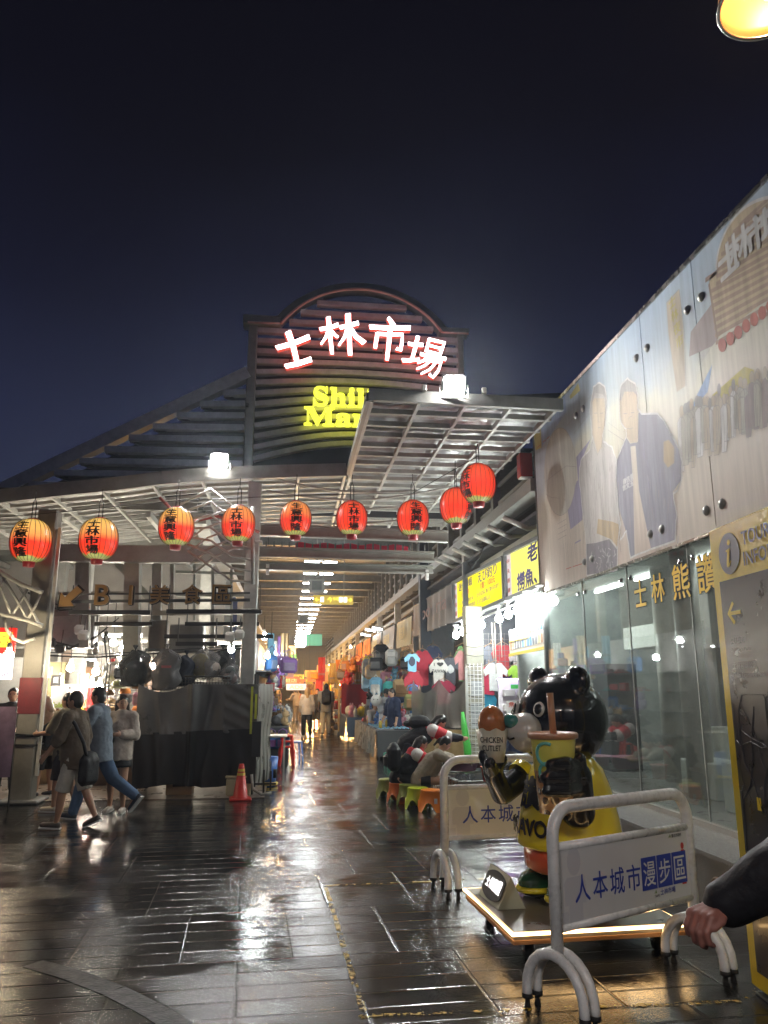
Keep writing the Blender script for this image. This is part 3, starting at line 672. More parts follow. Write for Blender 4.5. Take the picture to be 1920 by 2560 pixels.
# letters stuck on the glass
GY = mat('lettering_yellow', (.78, .50, .03), .45, var=.05)
XD = Vector((0, -1, 0)); ZD = Vector((0, 0, 1))
def glass_char(chh, u, v, hpx, lab):
    p = AX(u, v, XG-.012); q = AX(u, v-hpx, XG-.012); h = (q-p).length
    t = thing('glass_letter', 'yellow outlined Chinese character on the glass, '+lab, 'letter', p, 0, 'yellow characters on the glass front')
    m = MB(); m.text(chh, (0, 0, 0), XD, ZD, h, 0, .05, 0, 'C', 0, wd=h*.98); m.build('dark_outline', INK, t)
    m = MB(); m.text(chh, (-.004, 0, h*.03), XD, ZD, h*.94, 0, .016, 0, 'C', 0, wd=h*.92); m.build('letter_face', GY, t)
glass_char('士', 1386, 1312, 62, 'leftmost with three strokes'); glass_char('林', 1424, 1303, 66, 'second, of two tree shapes'); glass_char('熊', 1475, 1296, 82, 'third with four dots underneath'); glass_char('讚', 1532, 1282, 90, 'last, beside the yellow information board')
# interior seen through the glass
it = thing('shop_interior', 'dim grey shop interior behind the glass with white display boxes', 'interior')
GW = mat('interior_grey', (.42, .45, .43), .6, var=.2); DK = mat('interior_dark', (.03, .035, .045), .5); WB = mat('white_laminate', (.72, .73, .70), .4)
m = MB(); m.bbox((7.4, 1, .4), (7.5, 14, 4)); m.build('back_wall', GW, it)
m = MB(); m.bbox((4.2, 1, .39), (7.4, 14, .43)); m.build('floor', mat('interior_floor', (.25, .25, .24), .3), it)
m = MB(); m.bbox((4.15, 1, 3.5), (7.5, 14, 3.6)); m.build('ceiling', GW, it)
m = MB(); m.bbox((4.15, 13.9, .4), (7.5, 14, 4)); m.build('end_wall', GW, it)
for x, y, r_ in ((5.0, 9.3, .16), (5.3, 7.5, .14), (5.5, 10.9, .16), (4.6, 5.6, .09), (5.6, 5.9, .12)):
    m = MB(); m.tube([(x, y, .43), (x, y, 3.5)], r_, 16); m.build('column', STEELW, it)
for lo, hi in (((4.7, 7.7, .43), (5.2, 8.3, .95)), ((5.0, 9.0, .43), (5.5, 9.8, .85)), ((4.45, 6.75, .43), (4.75, 7.15, 1.02)), ((5.9, 9.6, .43), (6.3, 10.6, 1.2)), ((4.7, 4.2, .43), (5.2, 5.4, 1.0))):
    m = MB(); m.bev([(a+b)/2 for a, b in zip(lo, hi)], [b-a for a, b in zip(lo, hi)], .015); m.build('display_box', WB, it)
for lo, hi in (((6.2, 10.8, .6), (6.6, 12.0, 2.3)), ((7.0, 12.6, .43), (7.3, 13.6, 2.3)), ((5.1, 12.2, .43), (5.6, 12.9, 2.1))):
    m = MB(); m.bbox(lo, hi); m.build('dark_cabinet', DK, it)
m = MB(); m.bbox((5.6, 10.7, 2.35), (6.0, 12.6, 2.7)); m.build('shelf_band', WB, it)
for y in (3.5, 5.5, 7.5, 9.5, 11.5, 13.2):
    m = MB(); m.bbox((5.6, y-.55, 3.44), (5.68, y+.55, 3.48)); m.build('added_tube', emat('interior_fill_tube', (.95, 1, .97), 9), it)  # tubes added to brighten the interior behind the glass
ps = thing('hanging_poster', 'small blue and orange poster hanging behind the glass by the bear', 'poster', AX(1285, 1548, 4.12))
m = MB(); m.bbox((0, -.19, -.32), (.01, .19, .32)); m.build('sheet', mat('poster_blue', (.25, .45, .65), .4), ps)
m = MB(); m.bbox((-.003, -.19, -.32), (0, .19, -.05)); m.bbox((-.004, -.09, -.05), (0, .09, .2)); m.build('printed_block', mat('poster_orange', (.55, .30, .10), .4), ps)
# mural boards
XM = 4.0
MP = lambda n, c: mat('print_'+n, c, .6, var=.28, vscale=7, coat=.0, spec=.12, streak=True)  # pale print colours: the glare over the mural is put into them
mu = thing('mural_board', 'large glossy printed mural of two men and a market street, above the glass', 'mural')
ms = [12.02, 9.95, 7.95, 6.75, 4.6, 2.4, .4]; MZ0, MZ1 = 3.20, 6.02
def mpaper():
    m = bpy.data.materials.new('mural_print'); m.use_nodes = True; nt = m.node_tree; b = nt.nodes['Principled BSDF']; N = nt.nodes.new; L = nt.links.new
    tc = N('ShaderNodeTexCoord'); sp = N('ShaderNodeSeparateXYZ'); L(tc.outputs['Object'], sp.inputs[0])
    n = N('ShaderNodeTexNoise'); n.inputs['Scale'].default_value = .9; n.inputs['Detail'].default_value = 5; L(tc.outputs['Object'], n.inputs['Vector'])
    r = N('ShaderNodeValToRGB'); e = r.color_ramp.elements; e[0].position = .0; e[0].color = (.56, .49, .43, 1); e[1].position = 1; e[1].color = (.40, .49, .58, 1)
    k = e.new(.45); k.color = (.60, .56, .48, 1); k = e.new(.62); k.color = (.58, .58, .49, 1); k = e.new(.74); k.color = (.46, .52, .55, 1)
    z = N('ShaderNodeMapRange'); z.inputs[1].default_value = 3.2; z.inputs[2].default_value = 6.0; L(sp.outputs['Z'], z.inputs[0])
    a = N('ShaderNodeMath'); a.operation = 'MULTIPLY_ADD'; a.inputs[1].default_value = .7; a.inputs[2].default_value = -.35; L(n.outputs['Fac'], a.inputs[0])
    s_ = N('ShaderNodeMath'); L(a.outputs[0], s_.inputs[0]); L(z.outputs[0], s_.inputs[1]); L(s_.outputs[0], r.inputs[0])
    # water streaks
    mp = N('ShaderNodeMapping'); mp.inputs['Scale'].default_value = (1, 5, .35); L(tc.outputs['Object'], mp.inputs[0])
    n2 = N('ShaderNodeTexNoise'); n2.inputs['Scale'].default_value = 3; n2.inputs['Detail'].default_value = 6; L(mp.outputs[0], n2.inputs['Vector'])
    r2 = N('ShaderNodeMapRange'); r2.inputs[1].default_value = .35; r2.inputs[2].default_value = .7; r2.inputs[3].default_value = .86; r2.inputs[4].default_value = 1.06; L(n2.outputs['Fac'], r2.inputs[0])
    mx = N('ShaderNodeMix'); mx.data_type = 'RGBA'; mx.blend_type = 'MULTIPLY'; mx.inputs[0].default_value = 1; L(r.outputs[0], mx.inputs[6]); L(r2.outputs[0], mx.inputs[7]); L(mx.outputs[2], b.inputs['Base Color'])
    r3 = N('ShaderNodeMapRange'); r3.inputs[1].default_value = .3; r3.inputs[2].default_value = .7; b.inputs['Specular IOR Level'].default_value = .15; r3.inputs[3].default_value = .42; r3.inputs[4].default_value = .65; L(n2.outputs['Fac'], r3.inputs[0]); L(r3.outputs[0], b.inputs['Roughness'])
    return m
MPAP = mpaper()
for a, c in zip(ms, ms[1:]):
    m = MB(); m.bbox((XM, c+.007, MZ0), (XM+.03, a-.007, MZ1)); m.build('panel', MPAP, mu)
m = MB(); m.bbox((XM-.02, .4, MZ1), (XM+.06, 12.04, MZ1+.05)); m.build('top_trim', mat('trim_steel', (.40, .38, .33), .25, metal=.9), mu)
m = MB(); m.bbox((XM-.01, .4, MZ0-.03), (XM+.05, 12.04, MZ0)); m.build('bottom_trim', mat('trim_steel', (.40, .38, .33), .25, metal=.9), mu)
m = MB(); m.bbox((XM-.01, 12.02, MZ0-.03), (XM+.25, 12.06, MZ1+.05)); m.build('end_trim', STEELD, mu)
for y in ms[1:-1]:
    for dy in (-.14, .14):
        for z_ in (3.42, 5.55):
            m = MB(); m.lathe([(0, 0), (.05, 0), (.05, .008), (.03, .03), (0, .036)], 16, c=(XM-.002, y+dy, z_), M=Matrix.Rotation(R(-90), 3, 'Y')); m.build('stud', mat('stud_grey', (.40, .40, .38), .35, metal=.4), mu)
Z1 = lambda x, y: (1140.6+.20834*x, 820.9+.20834*y)
Z2 = lambda x, y: (1382.5+.33194*x, 388.8+.33194*y)
def mpoly(mb, pts, lift, mi=0, Z=Z1):
    P = [AX(*Z(*p), XM-lift) for p in pts]
    mb.add(P, [tuple(range(len(P)))], mi)
def mline(mb, pts, w, lift, mi=0, Z=Z1, close=False):
    P = [AX(*Z(*p), XM-lift) for p in pts]
    if close: P.append(P[0])
    for a, c in zip(P, P[1:]):
        d = (c-a)
        if d.length < 1e-4: continue
        n = Vector((0, -d.z, d.y)).normalized()*w/2; e_ = d.normalized()*w*.3
        mb.add([a-n-e_, c-n+e_, c+n+e_, a+n-e_], [(0, 1, 2, 3)], mi)
def noisy(pts, k=5, a=5):
    out = []
    for p, q in zip(pts, pts[1:]+pts[:1]):
        for i in range(k): f = i/k; out.append((p[0]+(q[0]-p[0])*f+random.uniform(-a, a), p[1]+(q[1]-p[1])*f+random.uniform(-a, a)))
    return out
manA = [(655, 200), (680, 70), (740, 25), (800, 70), (815, 210), (800, 470), (775, 560), (780, 640), (870, 690), (912, 820), (915, 1000), (930, 1290), (958, 1500), (930, 1700), (925, 1970), (612, 2032), (600, 1700), (590, 1550), (560, 1300), (528, 1000), (545, 830), (640, 720), (665, 600), (660, 500), (642, 300)]
manB = [(945, 200), (960, 60), (1030, -20), (1110, 40), (1138, 160), (1140, 300), (1175, 350), (1350, 350), (1410, 420), (1470, 540), (1500, 580), (1560, 700), (1600, 850), (1590, 1050), (1545, 1150), (1505, 1180), (1540, 1400), (1525, 1665), (1270, 1755), (1060, 1845), (1020, 1560), (960, 1660), (925, 1300), (915, 1000), (920, 830), (980, 690), (1020, 580), (1015, 510), (965, 450), (945, 350)]
pw = MB(); mpoly(pw, noisy(manA, 3, 3), .002, 0)
mline(pw, noisy(manA, 4, 4), .022, .0045, 1, close=True); mline(pw, noisy(manB, 4, 4), .022, .0045, 1, close=True)
mpoly(pw, [(668, 210), (690, 190), (790, 190), (800, 300), (792, 470), (772, 560), (765, 700), (720, 760), (690, 640), (668, 560)], .003, 2)   # face and neck
mpoly(pw, [(660, 240), (680, 80), (740, 35), (795, 80), (806, 200), (780, 150), (700, 130), (675, 210)], .0034, 3)   # hair
mpoly(pw, [(725, 1440), (880, 1470), (950, 1500), (960, 1600), (925, 1730), (860, 1650), (712, 1590)], .0036, 4)      # hands
mpoly(pw, [(606, 1700), (700, 1690), (840, 1650), (925, 1760), (928, 1965), (614, 2030)], .0032, 5)               # trousers
for i in range(70):
    x = random.uniform(560, 900); y = random.uniform(760, 1640); mline(pw, [(x, y), (x+random.uniform(-14, 14), y+random.uniform(30, 130))], random.uniform(.004, .010), .0038, 6)
for i in range(40):
    x = random.uniform(615, 915); y = random.uniform(1720, 1960); mline(pw, [(x, y), (x+random.uniform(-25, 25), y+random.uniform(10, 60))], .006, .0040, 1)
mline(pw, [(640, 720), (665, 640), (720, 780), (775, 650), (800, 700)], .008, .004, 6); mline(pw, [(765, 780), (775, 1200), (790, 1440)], .006, .004, 6)
for x, y in ((705, 345), (765, 345)): mline(pw, [(x-16, y), (x+14, y-3)], .010, .0045, 6)
mline(pw, [(725, 495), (752, 492)], .009, .0045, 6); mline(pw, [(735, 370), (728, 430), (744, 440)], .006, .0045, 6)
mpoly(pw, noisy(manB[14:30]+[(1015, 510)], 1, 1) if False else [(980, 690), (1020, 600), (1060, 660), (1140, 640), (1145, 340), (1350, 352), (1410, 430), (1480, 570), (1560, 720), (1592, 860), (1582, 1045), (1500, 1160), (1535, 1400), (1520, 1660), (1275, 1750), (1150, 1140), (1115, 680), (1062, 690), (1090, 1100), (1105, 1810), (1060, 1840), (1015, 1570), (930, 1290), (918, 1000), (925, 830)], .0026, 7)   # dark vest
mpoly(pw, [(950, 200), (965, 70), (1030, 0), (1105, 50), (1135, 180), (1142, 560), (1130, 650), (1060, 650), (1020, 570), (965, 440)], .0030, 2)
mpoly(pw, [(950, 200), (962, 60), (1030, -15), (1108, 40), (1136, 170), (1090, 120), (1000, 120), (965, 220)], .0034, 3)
mpoly(pw, [(1405, 640), (1460, 620), (1515, 700), (1515, 860), (1450, 910), (1405, 840)], .0034, 4)
for x, y in ((1010, 350), (1085, 340)): mline(pw, [(x-18, y), (x+16, y-4)], .010, .0045, 6)
mline(pw, [(1040, 410), (1060, 380), (1082, 372)], .008, .0045, 6); mline(pw, [(1030, 500), (1060, 508), (1090, 495)], .008, .0045, 6)
for i in range(90):
    x = random.uniform(930, 1560); y = random.uniform(660, 1700)
    if 1040 < x < 1250 and abs(x-(1090+(y-700)*.09)) < 90: continue
    mline(pw, [(x, y), (x+random.uniform(-10, 16), y+random.uniform(40, 160))], random.uniform(.004, .012), .0033, random.choice((16, 9, 6, 17)))
for i in range(26): x = random.uniform(955, 1130); y = random.uniform(120, 620); mline(pw, [(x, y), (x+random.uniform(-14, 14), y+random.uniform(10, 50))], .005, .0036, random.choice((4, 18, 15)))
for i in range(22): x = random.uniform(675, 795); y = random.uniform(210, 700); mline(pw, [(x, y), (x+random.uniform(-12, 12), y+random.uniform(10, 45))], .005, .0036, random.choice((4, 18, 15)))
for i in range(34): a = random.choice(((670, 800, 60, 220), (950, 1130, -10, 150))); x = random.uniform(a[0], a[1]); y = random.uniform(a[2], a[3]); mline(pw, [(x, y), (x+random.uniform(-10, 14), y+random.uniform(10, 40))], .007, .0039, 6)
o = AX(*Z1(985, 1090), XM-.005); pw.text('義信里', o, XD, ZD, .075, 1, .02, wd=.30); o = AX(*Z1(985, 1155), XM-.005); pw.text('曾文玉', o, XD, ZD, .075, 1, .02, wd=.30)
# ellipse balloon with a pole, left of the men
ell = [(335+165*math.cos(a), 950+455*math.sin(a)) for a in [2*math.pi*k/36 for k in range(36)]]
mpoly(pw, ell, .0015, 8); mline(pw, noisy(ell, 1, 2), .007, .0024, 6, close=True); mline(pw, [(175, 1060), (300, 960), (400, 890), (500, 900)], .007, .0026, 6); mline(pw, [(185, 1185), (250, 1220), (330, 1225)], .006, .0026, 6); mline(pw, [(290, 560), (360, 850), (420, 1150)], .004, .0026, 6)
mpoly(pw, [(505, 1050), (560, 1010), (565, 1450), (440, 1550), (410, 1340)], .0012, 9); mpoly(pw, [(500, 800), (650, 610), (560, 820), (520, 1060)], .0012, 9)
mpoly(pw, [(60, 560), (130, 470), (140, 700), (75, 730)], .0014, 10); mpoly(pw, [(430, 170), (520, 30), (540, 110), (440, 200)], .0014, 10); mpoly(pw, [(135, 480), (380, 150), (400, 330), (240, 560), (140, 700)], .0012, 11)
for a, c in (((95, 700), (130, 670)), ((155, 645), (185, 620)), ((195, 610), (222, 585)), ((395, 1960), (450, 1940)), ((465, 1935), (560, 1905))): mline(pw, [a, c], .014, .0026, 12)
mline(pw, [(490, 1690), (545, 1660)], .02, .0026, 9)
for y in range(1440, 1660, 55): mline(pw, [(310, y+50), (400, y)], .006, .0026, 6)
mline(pw, [(375, 1250), (385, 1235), (395, 1260), (440, 1640)], .006, .0026, 6)
for i in range(9): x = 330+i*19; mline(pw, [(x, 1700+random.uniform(-20, 20)), (x+6, 1780), (x+14, 1830+random.uniform(-20, 30))], .005, .0026, 6)
for i in range(26): a = 500+i*9; mline(pw, [(430+i*6, 480-i*14), (500+i*7, 560-i*12)], .003, .0016, 6)
mline(pw, [(400, 480), (660, 150)], .006, .0016, 6); mline(pw, [(470, 560), (650, 330)], .006, .0016, 6); mline(pw, [(830, 520), (1000, 630)], .006, .0016, 6); mline(pw, [(830, 440), (950, 530)], .004, .0016, 6)
# printed market street, right part
cq = [(905-430*math.cos(R(a)), 650-540*math.sin(R(a))) for a in range(0, 91, 6)]
mpoly(pw, [(450, 660)]+[(880-385*math.cos(R(a)), 600-490*math.sin(R(a))) for a in range(0, 91, 6)]+[(900, 110), (900, 720), (500, 1030)], .0014, 13, Z2)
for k in range(17):
    y = 210+k*48; x0 = 880-385*math.sqrt(max(0, 1-((600-y)/490)**2)) if y < 600 else 455+ (y-600)*.1
    mpoly(pw, [(x0, y+70), (900, y-160), (900, y-135), (x0, y+98)], .0022, 14, Z2)
mline(pw, [(460, 640)]+[(880-385*math.cos(R(a)), 600-490*math.sin(R(a))) for a in range(0, 91, 6)], .03, .003, 1, Z2)
mline(pw, [(430, 650), (500, 600)], .05, .003, 15, Z2); mline(pw, [(450, 680), (505, 1030)], .03, .003, 15, Z2)
for i, (chh, x, y) in enumerate((('士', 520, 680), ('林', 590, 600), ('市', 700, 520), ('場', 800, 440))):
    o = AX(*Z2(x, y), XM-.006); pw.text(chh, o, XD, ZD, .34, 1, .035, wd=.36); pw.text(chh, o+Vector((-.002, 0, 0)), XD, ZD, .34, 16, .0, wd=.36)
mpoly(pw, [(330, 990), (500, 760), (505, 1040), (470, 1080), (320, 1150)], .0013, 17, Z2)
for k in range(14): mline(pw, [(330+k*4, 1000+k*16), (480, 800+k*20)], .005, .002, 6, Z2)
mpoly(pw, [(172, 800), (255, 710), (285, 1000), (295, 1340), (240, 1380), (185, 1000)], .0013, 18, Z2); mline(pw, [(172, 800), (255, 710), (290, 1000), (300, 1340)], .006, .002, 6, Z2)
for i, chh in enumerate('士林夜市'): o = AX(*Z2(190+i*16, 850+i*85), XM-.004); pw.text(chh, o, XD, ZD, .13, 10, .02, wd=.15)
for i in range(7):
    x = 535+i*52; y = 1075-i*42; mpoly(pw, [(x+27*math.cos(a), y+45*math.sin(a)) for a in [2*math.pi*k/14 for k in range(14)]], .0046, 12, Z2)
mpoly(pw, [(470, 1400), (680, 1215), (740, 1235), (740, 1310), (520, 1450), (465, 1470)], .0022, 10, Z2); mpoly(pw, [(540, 1440), (690, 1340), (700, 1440), (560, 1560)], .0020, 10, Z2)
mpoly(pw, [(360, 1420), (470, 1200), (440, 1380), (330, 1500)], .0018, 11, Z2)
for i in range(30):
    x = 270+i*21+random.uniform(-8, 8); y = 1640-i*9+random.uniform(-40, 40); h = random.uniform(230, 330); w_ = random.uniform(18, 32)
    hd2 = [(x+w_*.55*math.cos(a), y-h*.44+h*.13*math.sin(a)) for a in [2*math.pi*k/12 for k in range(12)]]; mpoly(pw, hd2, .0023+i*.00004, random.choice((2, 18, 3)), Z2); mline(pw, hd2, .004, .0042, 6, Z2, True)
    body = [(x-w_*.5, y-h*.31), (x, y-h*.34), (x+w_*.5, y-h*.31), (x+w_, y-h*.22), (x+w_*.9, y+h*.2), (x+w_*.6, y+h*.75-i*1.5), (x-w_*.6, y+h*.78-i*1.5), (x-w_*.9, y+h*.2), (x-w_, y-h*.22)]
    mpoly(pw, body, .0024+i*.00004, random.choice((8, 8, 18, 17, 1)), Z2); mline(pw, noisy(body, 1, 3), .005, .0042, 6, Z2, True)
    mline(pw, [(x, y+h*.2), (x+random.uniform(-4, 4), y+h*.7)], .004, .0044, 6, Z2)
pw.build('printed_picture', [MP('shirt', (.50, .49, .47)), MP('white_line', (.66, .66, .64)), MP('skin', (.52, .46, .37)), MP('hair', (.40, .39, .38)), MP('skin_tan', (.46, .38, .27)), MP('trousers', (.26, .25, .27)), MP('pencil', (.36, .34, .33)), MP('vest', (.33, .33, .37)),
    MP('pale', (.52, .52, .46)), MP('violet', (.37, .36, .47)), MP('yellow', (.55, .50, .22)), MP('sky', (.36, .46, .62)), MP('red', (.50, .22, .19)), MP('gable', (.53, .45, .32)), MP('stripe', (.42, .33, .27)), MP('brown', (.36, .29, .24)), MP('grey', (.42, .40, .42)), MP('mauve', (.40, .35, .34)), MP('cream', (.54, .49, .40))], mu)
# red box sign fixed to the end of the mural
rb = thing('red_box_sign', 'small red box lamp fixed behind the end of the mural', 'sign', AX(1137, 1003, 3.95))
m = MB(); m.bev((0, .1, 0), (.22, .2, .42), .01); m.build('box', mat('sign_red', (.45, .03, .03), .4), rb); m = MB(); m.bev((0, .1, -.22), (.2, .18, .02), .004); m.build('base', WB, rb)
# ================================================================== information board (right edge)
def local(o, rz): 
    c, s_ = math.cos(rz), math.sin(rz); return Vector((c, s_, 0)), Vector((-s_, c, 0))
IY = mat('board_yellow', (.72, .53, .025), .35, var=.12, vscale=12, coat=.2, bump=.06, bscale=140)
IG = mat('board_grey', (.03, .03, .04), .30, var=.15, vscale=8, coat=.2)
IW = mat('board_white', (.55, .55, .55), .4, var=0)
e0 = Vector((2.84, 4.72, 0)); rzI = R(-94)     # panel runs toward the viewer from its far edge
ib = thing('information_board', 'tall yellow tourist information board with a dark map at the right edge', 'information board', e0, rzI)
IT = AX(1548, 1152, 2.84).z
m = MB(); m.bev((.75, -.05, IT/2+.02), (1.5, .10, IT-.04), .012); m.build('body', IY, ib)
# front face looks toward -x of the world = local -y
Xl = Vector((1, 0, 0)); Zl = Vector((0, 0, 1)); fy = -.102
def on(u, v):
    p = AX(u, v, 2.80); d = p-e0; return Vector((d.x*math.cos(-rzI)-d.y*math.sin(-rzI), fy, p.z))
zt = on(1590, 1255).z
m = MB(); m.bbox((.10, fy-.004, .14), (1.42, fy+.004, zt)); m.build('map_panel', IG, ib)
m = MB(); c = on(1602, 1196); r_ = .13; m.prism([(r_*math.cos(a), r_*math.sin(a)) for a in [2*math.pi*k/36 for k in range(36)]], c, Xl, Zl, .003); m.build('info_disc', mat('disc_grey', (.13, .13, .16), .4), ib)
m = MB(); m.text('𝒊', c+Vector((0, -.004, -.085)), Xl, Zl, .17, 0, .01, 0, 'C', .002); m.build('info_letter', IY, ib)
m = MB(); o = on(1622, 1170); m.text('TOURIST', (o.x+.06, fy-.003, c.z+.02), Xl, Zl, .085, 0, .02, 0, 'L', 0); m.text('INFORMATION', (o.x+.06, fy-.003, c.z-.105), Xl, Zl, .085, 0, .02, 0, 'L', 0); m.build('heading', mat('disc_grey', (.13, .13, .16), .4), ib)
m = MB(); m.text('←', (.17, fy-.006, zt-.28), Xl, Zl, .14, 0, .02); m.build('arrow', IY, ib)
m = MB()
m.text('士林夜市', (.17, fy-.006, zt-.40), Xl, Zl, .045, 0, .01); m.text('Shilin Night Market', (.17, fy-.006, zt-.45), Xl, Zl, .03, 0, .005); m.text('士林官邸公園', (.17, fy-.006, zt-.55), Xl, Zl, .045, 0, .01); m.text('Shilin Residence Park', (.17, fy-.006, zt-.60), Xl, Zl, .03, 0, .005)
m.build('route_text', IW, ib)
m = MB()
for k in range(16):
    x = random.uniform(.15, 1.3); z_ = random.uniform(1.0, zt-.75); pts = [(x, fy-.006, z_)]
    a = random.uniform(0, 6.28)
    for i in range(6): a += random.uniform(-.6, .6); x = min(1.38, max(.13, x+.13*math.cos(a))); z_ = min(zt-.7, max(.8, z_+.16*math.sin(a))); pts.append((x, fy-.006, z_))
    m.tube(pts, random.choice((.0012, .0018, .0025)), 4)
m.build('map_lines', mat('map_dark', (.055, .055, .065), .5), ib)
m = MB(); m.bbox((.3, fy-.007, 1.05), (.34, fy-.003, 1.12)); m.build('map_mark', IY, ib)
m = MB(); m.bev((.75, -.05, .008), (1.44, .09, .016), .004); m.build('foot_plate', STEELD, ib)
# ================================================================== barriers
BARW = mat('barrier_white', (.70, .70, .69), .28, var=.10, vscale=20, coat=.4, bump=.05, bscale=200)
BSIGN = mat('barrier_sign', (.66, .66, .66), .35, var=.06, vscale=3, coat=.2)
BBLUE = mat('print_navy', (.03, .06, .36), .4, var=0); BGREY = mat('print_lilac_grey', (.56, .56, .59), .4, var=0); BRED = mat('print_red_ink', (.55, .06, .05), .4, var=0)
def barrier(label, loc, rz, kx=1.0, H=1.12, Wd=1.42):
    t = thing('pedestrian_barrier', label, 'barrier', (*loc, 0), rz, 'white pedestrian zone barriers'); t.scale = (kx, 1, 1)
    r = .037; rc = .16; z0 = .31
    pts = [(0, 0, z0), (0, 0, H-rc)]+[(rc-rc*math.cos(a), 0, H-rc+rc*math.sin(a)) for a in [R(x) for x in range(15, 91, 15)]]
    pts += [(Wd-x, y, z) for x, y, z in pts[::-1]]
    m = MB(); m.tube(pts, r, 14); m.build('hoop', BARW, t)
    for z_ in (.44, .86):
        m = MB(); m.tube([(r*.6, 0, z_), (Wd-r*.6, 0, z_)], .024, 10); m.build('rail', BARW, t)
    for x in (-.0, Wd):
        for dx in (-.045, .045):
            ap_ = [( x+dx, .21*math.cos(a), .10+.22*math.sin(a)) for a in [R(k) for k in range(0, 181, 15)]]
            m = MB(); m.tube([(x+dx, .21, .06)]+ap_+[(x+dx, -.21, .06)], .030, 12); leg = m.build('foot_arch', BARW, t)
            for s_ in (-1, 1):
                m = MB(); m.lathe([(0, 0), (.022, 0), (.016, .02), (.014, .045), (.033, .05), (.033, .075), (0, .075)], 12, c=(x+dx, s_*.21, 0)); m.build('rubber_foot', RUBBER, leg)
    s0 = MB(); s0.bbox((r, -.012, .455), (Wd-r, .012, .85)); sgn = s0.build('sign_panel', BSIGN, t)
    f = -.0135
    q = MB(); B0 = .46+.004
    # pale walking figure at the left
    q.prism([(.17+.062*math.cos(a), .775+.075*math.sin(a)) for a in [2*math.pi*k/24 for k in range(24)]], (0, f, 0), Xl, Zl, .0006)
    q.prism([(.07, .665), (.10, .695), (.24, .695), (.27, .665), (.27, .55), (.235, .55), (.235, .462), (.11, .462), (.11, .55), (.07, .55)], (0, f, 0), Xl, Zl, .0006)
    q.prism([(.035, .465), (.035, .52), (.10, .52), (.10, .465)], (0, f-.0008, 0), Xl, Zl, .0006)
    q.build('pale_figure', BGREY, sgn)
    q = MB(); f2_ = f-.0022; x = .165; ch = .145; st = .172
    for c_ in '人本城市': q.text(c_, (x, f2_, .555), Xl, Zl, ch, 0, .006, wd=ch); x += st
    for c_ in '漫步區':
        q.bbox((x-.012, f2_-.001, .54), (x+.148, f2_+.001, .725)); x += .172
    q.text('士林市場', (1.03, f2_, .495), Xl, Zl, .036, 0, .008, wd=.17); q.build('navy_writing', BBLUE, sgn)
    q = MB(); x = .165+4*st
    for c_ in '漫步區': q.text(c_, (x+.004, f2_-.002, .562), Xl, Zl, .138, 0, .005, wd=.128); x += .172
    q.build('white_writing', mat('print_white', (.7, .7, .7), .4, var=0), sgn)
    q = MB(); x = 1.315
    q.prism([(x+.018*math.cos(a), .775+.020*math.sin(a)-.02) for a in [2*math.pi*k/16 for k in range(16)]], (0, f2_, 0), Xl, Zl, .0006)
    q.prism([(x-.03, .72), (x-.015, .732), (x+.015, .732), (x+.028, .715), (x+.026, .60), (x+.014, .60), (x+.02, .53), (x-.03, .53), (x-.022, .60), (x-.032, .62)], (0, f2_, 0), Xl, Zl, .0006); q.build('red_figure', BRED, sgn)
    q = MB(); q.text('臺北市政府', (1.20, f2_, .812), Xl, Zl, .022, 0, .008); q.text('TAIPEI', (.965, f2_, .49), Xl, Zl, .014, 0, .004); q.build('dark_writing', INK, sgn)
    q = MB()
    for lx, lz in ((1.165, .815), (.965, .513)):
        q.prism([(lx, lz), (lx+.012, lz+.016), (lx+.006, lz)], (0, f2_, 0), Xl, Zl, .0006); q.prism([(lx+.012, lz), (lx+.018, lz+.022), (lx+.024, lz)], (0, f2_, 0), Xl, Zl, .0006)
    q.build('leaf_mark', mat('leaf_green', (.12, .26, .05), .4, var=0), sgn)
    return t
barrier('near white barrier in front of the bear, its sign facing the viewer', (1.50, 4.50), R(27), .865, 1.07)
barrier('farther white barrier, half hidden behind the black bear statue', (1.40, 7.15), R(7), 1.0, 1.10)
# ================================================================== platform on castors with light strip
pfm = thing('wheeled_platform', 'low chequer plate trolley with a glowing edge strip under the bear', 'platform', (1.48, 5.30, 0), R(3))
PWd, PDp, PZ = 1.2, 1.12, .20
def chequer():
    m = mat('chequer_plate', (.30, .27, .24), .32, metal=.75, var=.25, vscale=9); nt = m.node_tree; b = nt.nodes['Principled BSDF']; N = nt.nodes.new; L = nt.links.new
    tc = N('ShaderNodeTexCoord'); mp = N('ShaderNodeMapping'); mp.inputs['Scale'].default_value = (1, 1, 1); mp.inputs['Rotation'].default_value = (0, 0, R(45)); L(tc.outputs['Object'], mp.inputs[0])
    br = N('ShaderNodeTexBrick'); br.inputs['Scale'].default_value = 14; br.inputs['Mortar Size'].default_value = .22; br.inputs['Mortar Smooth'].default_value = .3; br.inputs['Color1'].default_value = (1, 1, 1, 1); br.inputs['Color2'].default_value = (1, 1, 1, 1); br.inputs['Mortar'].default_value = (0, 0, 0, 1); L(mp.outputs[0], br.inputs['Vector'])
    bp = N('ShaderNodeBump'); bp.inputs['Strength'].default_value = .8; bp.inputs['Distance'].default_value = .004; L(br.outputs['Color'], bp.inputs['Height']); L(bp.outputs[0], b.inputs['Normal']); return m
CHQ = chequer()
m = MB(); m.bbox((0, 0, PZ-.05), (PWd, PDp, PZ)); m.build('deck', CHQ, pfm)
STRIP = emat('led_strip_warm', (1, .62, .26), 7)
m = MB(); m.tube([(-.012, PDp+.012, PZ-.012), (-.012, -.012, PZ-.012), (PWd+.012, -.012, PZ-.012), (PWd+.012, PDp+.012, PZ-.012)], .010, 8, closed=True); m.build('light_strip', STRIP, pfm)
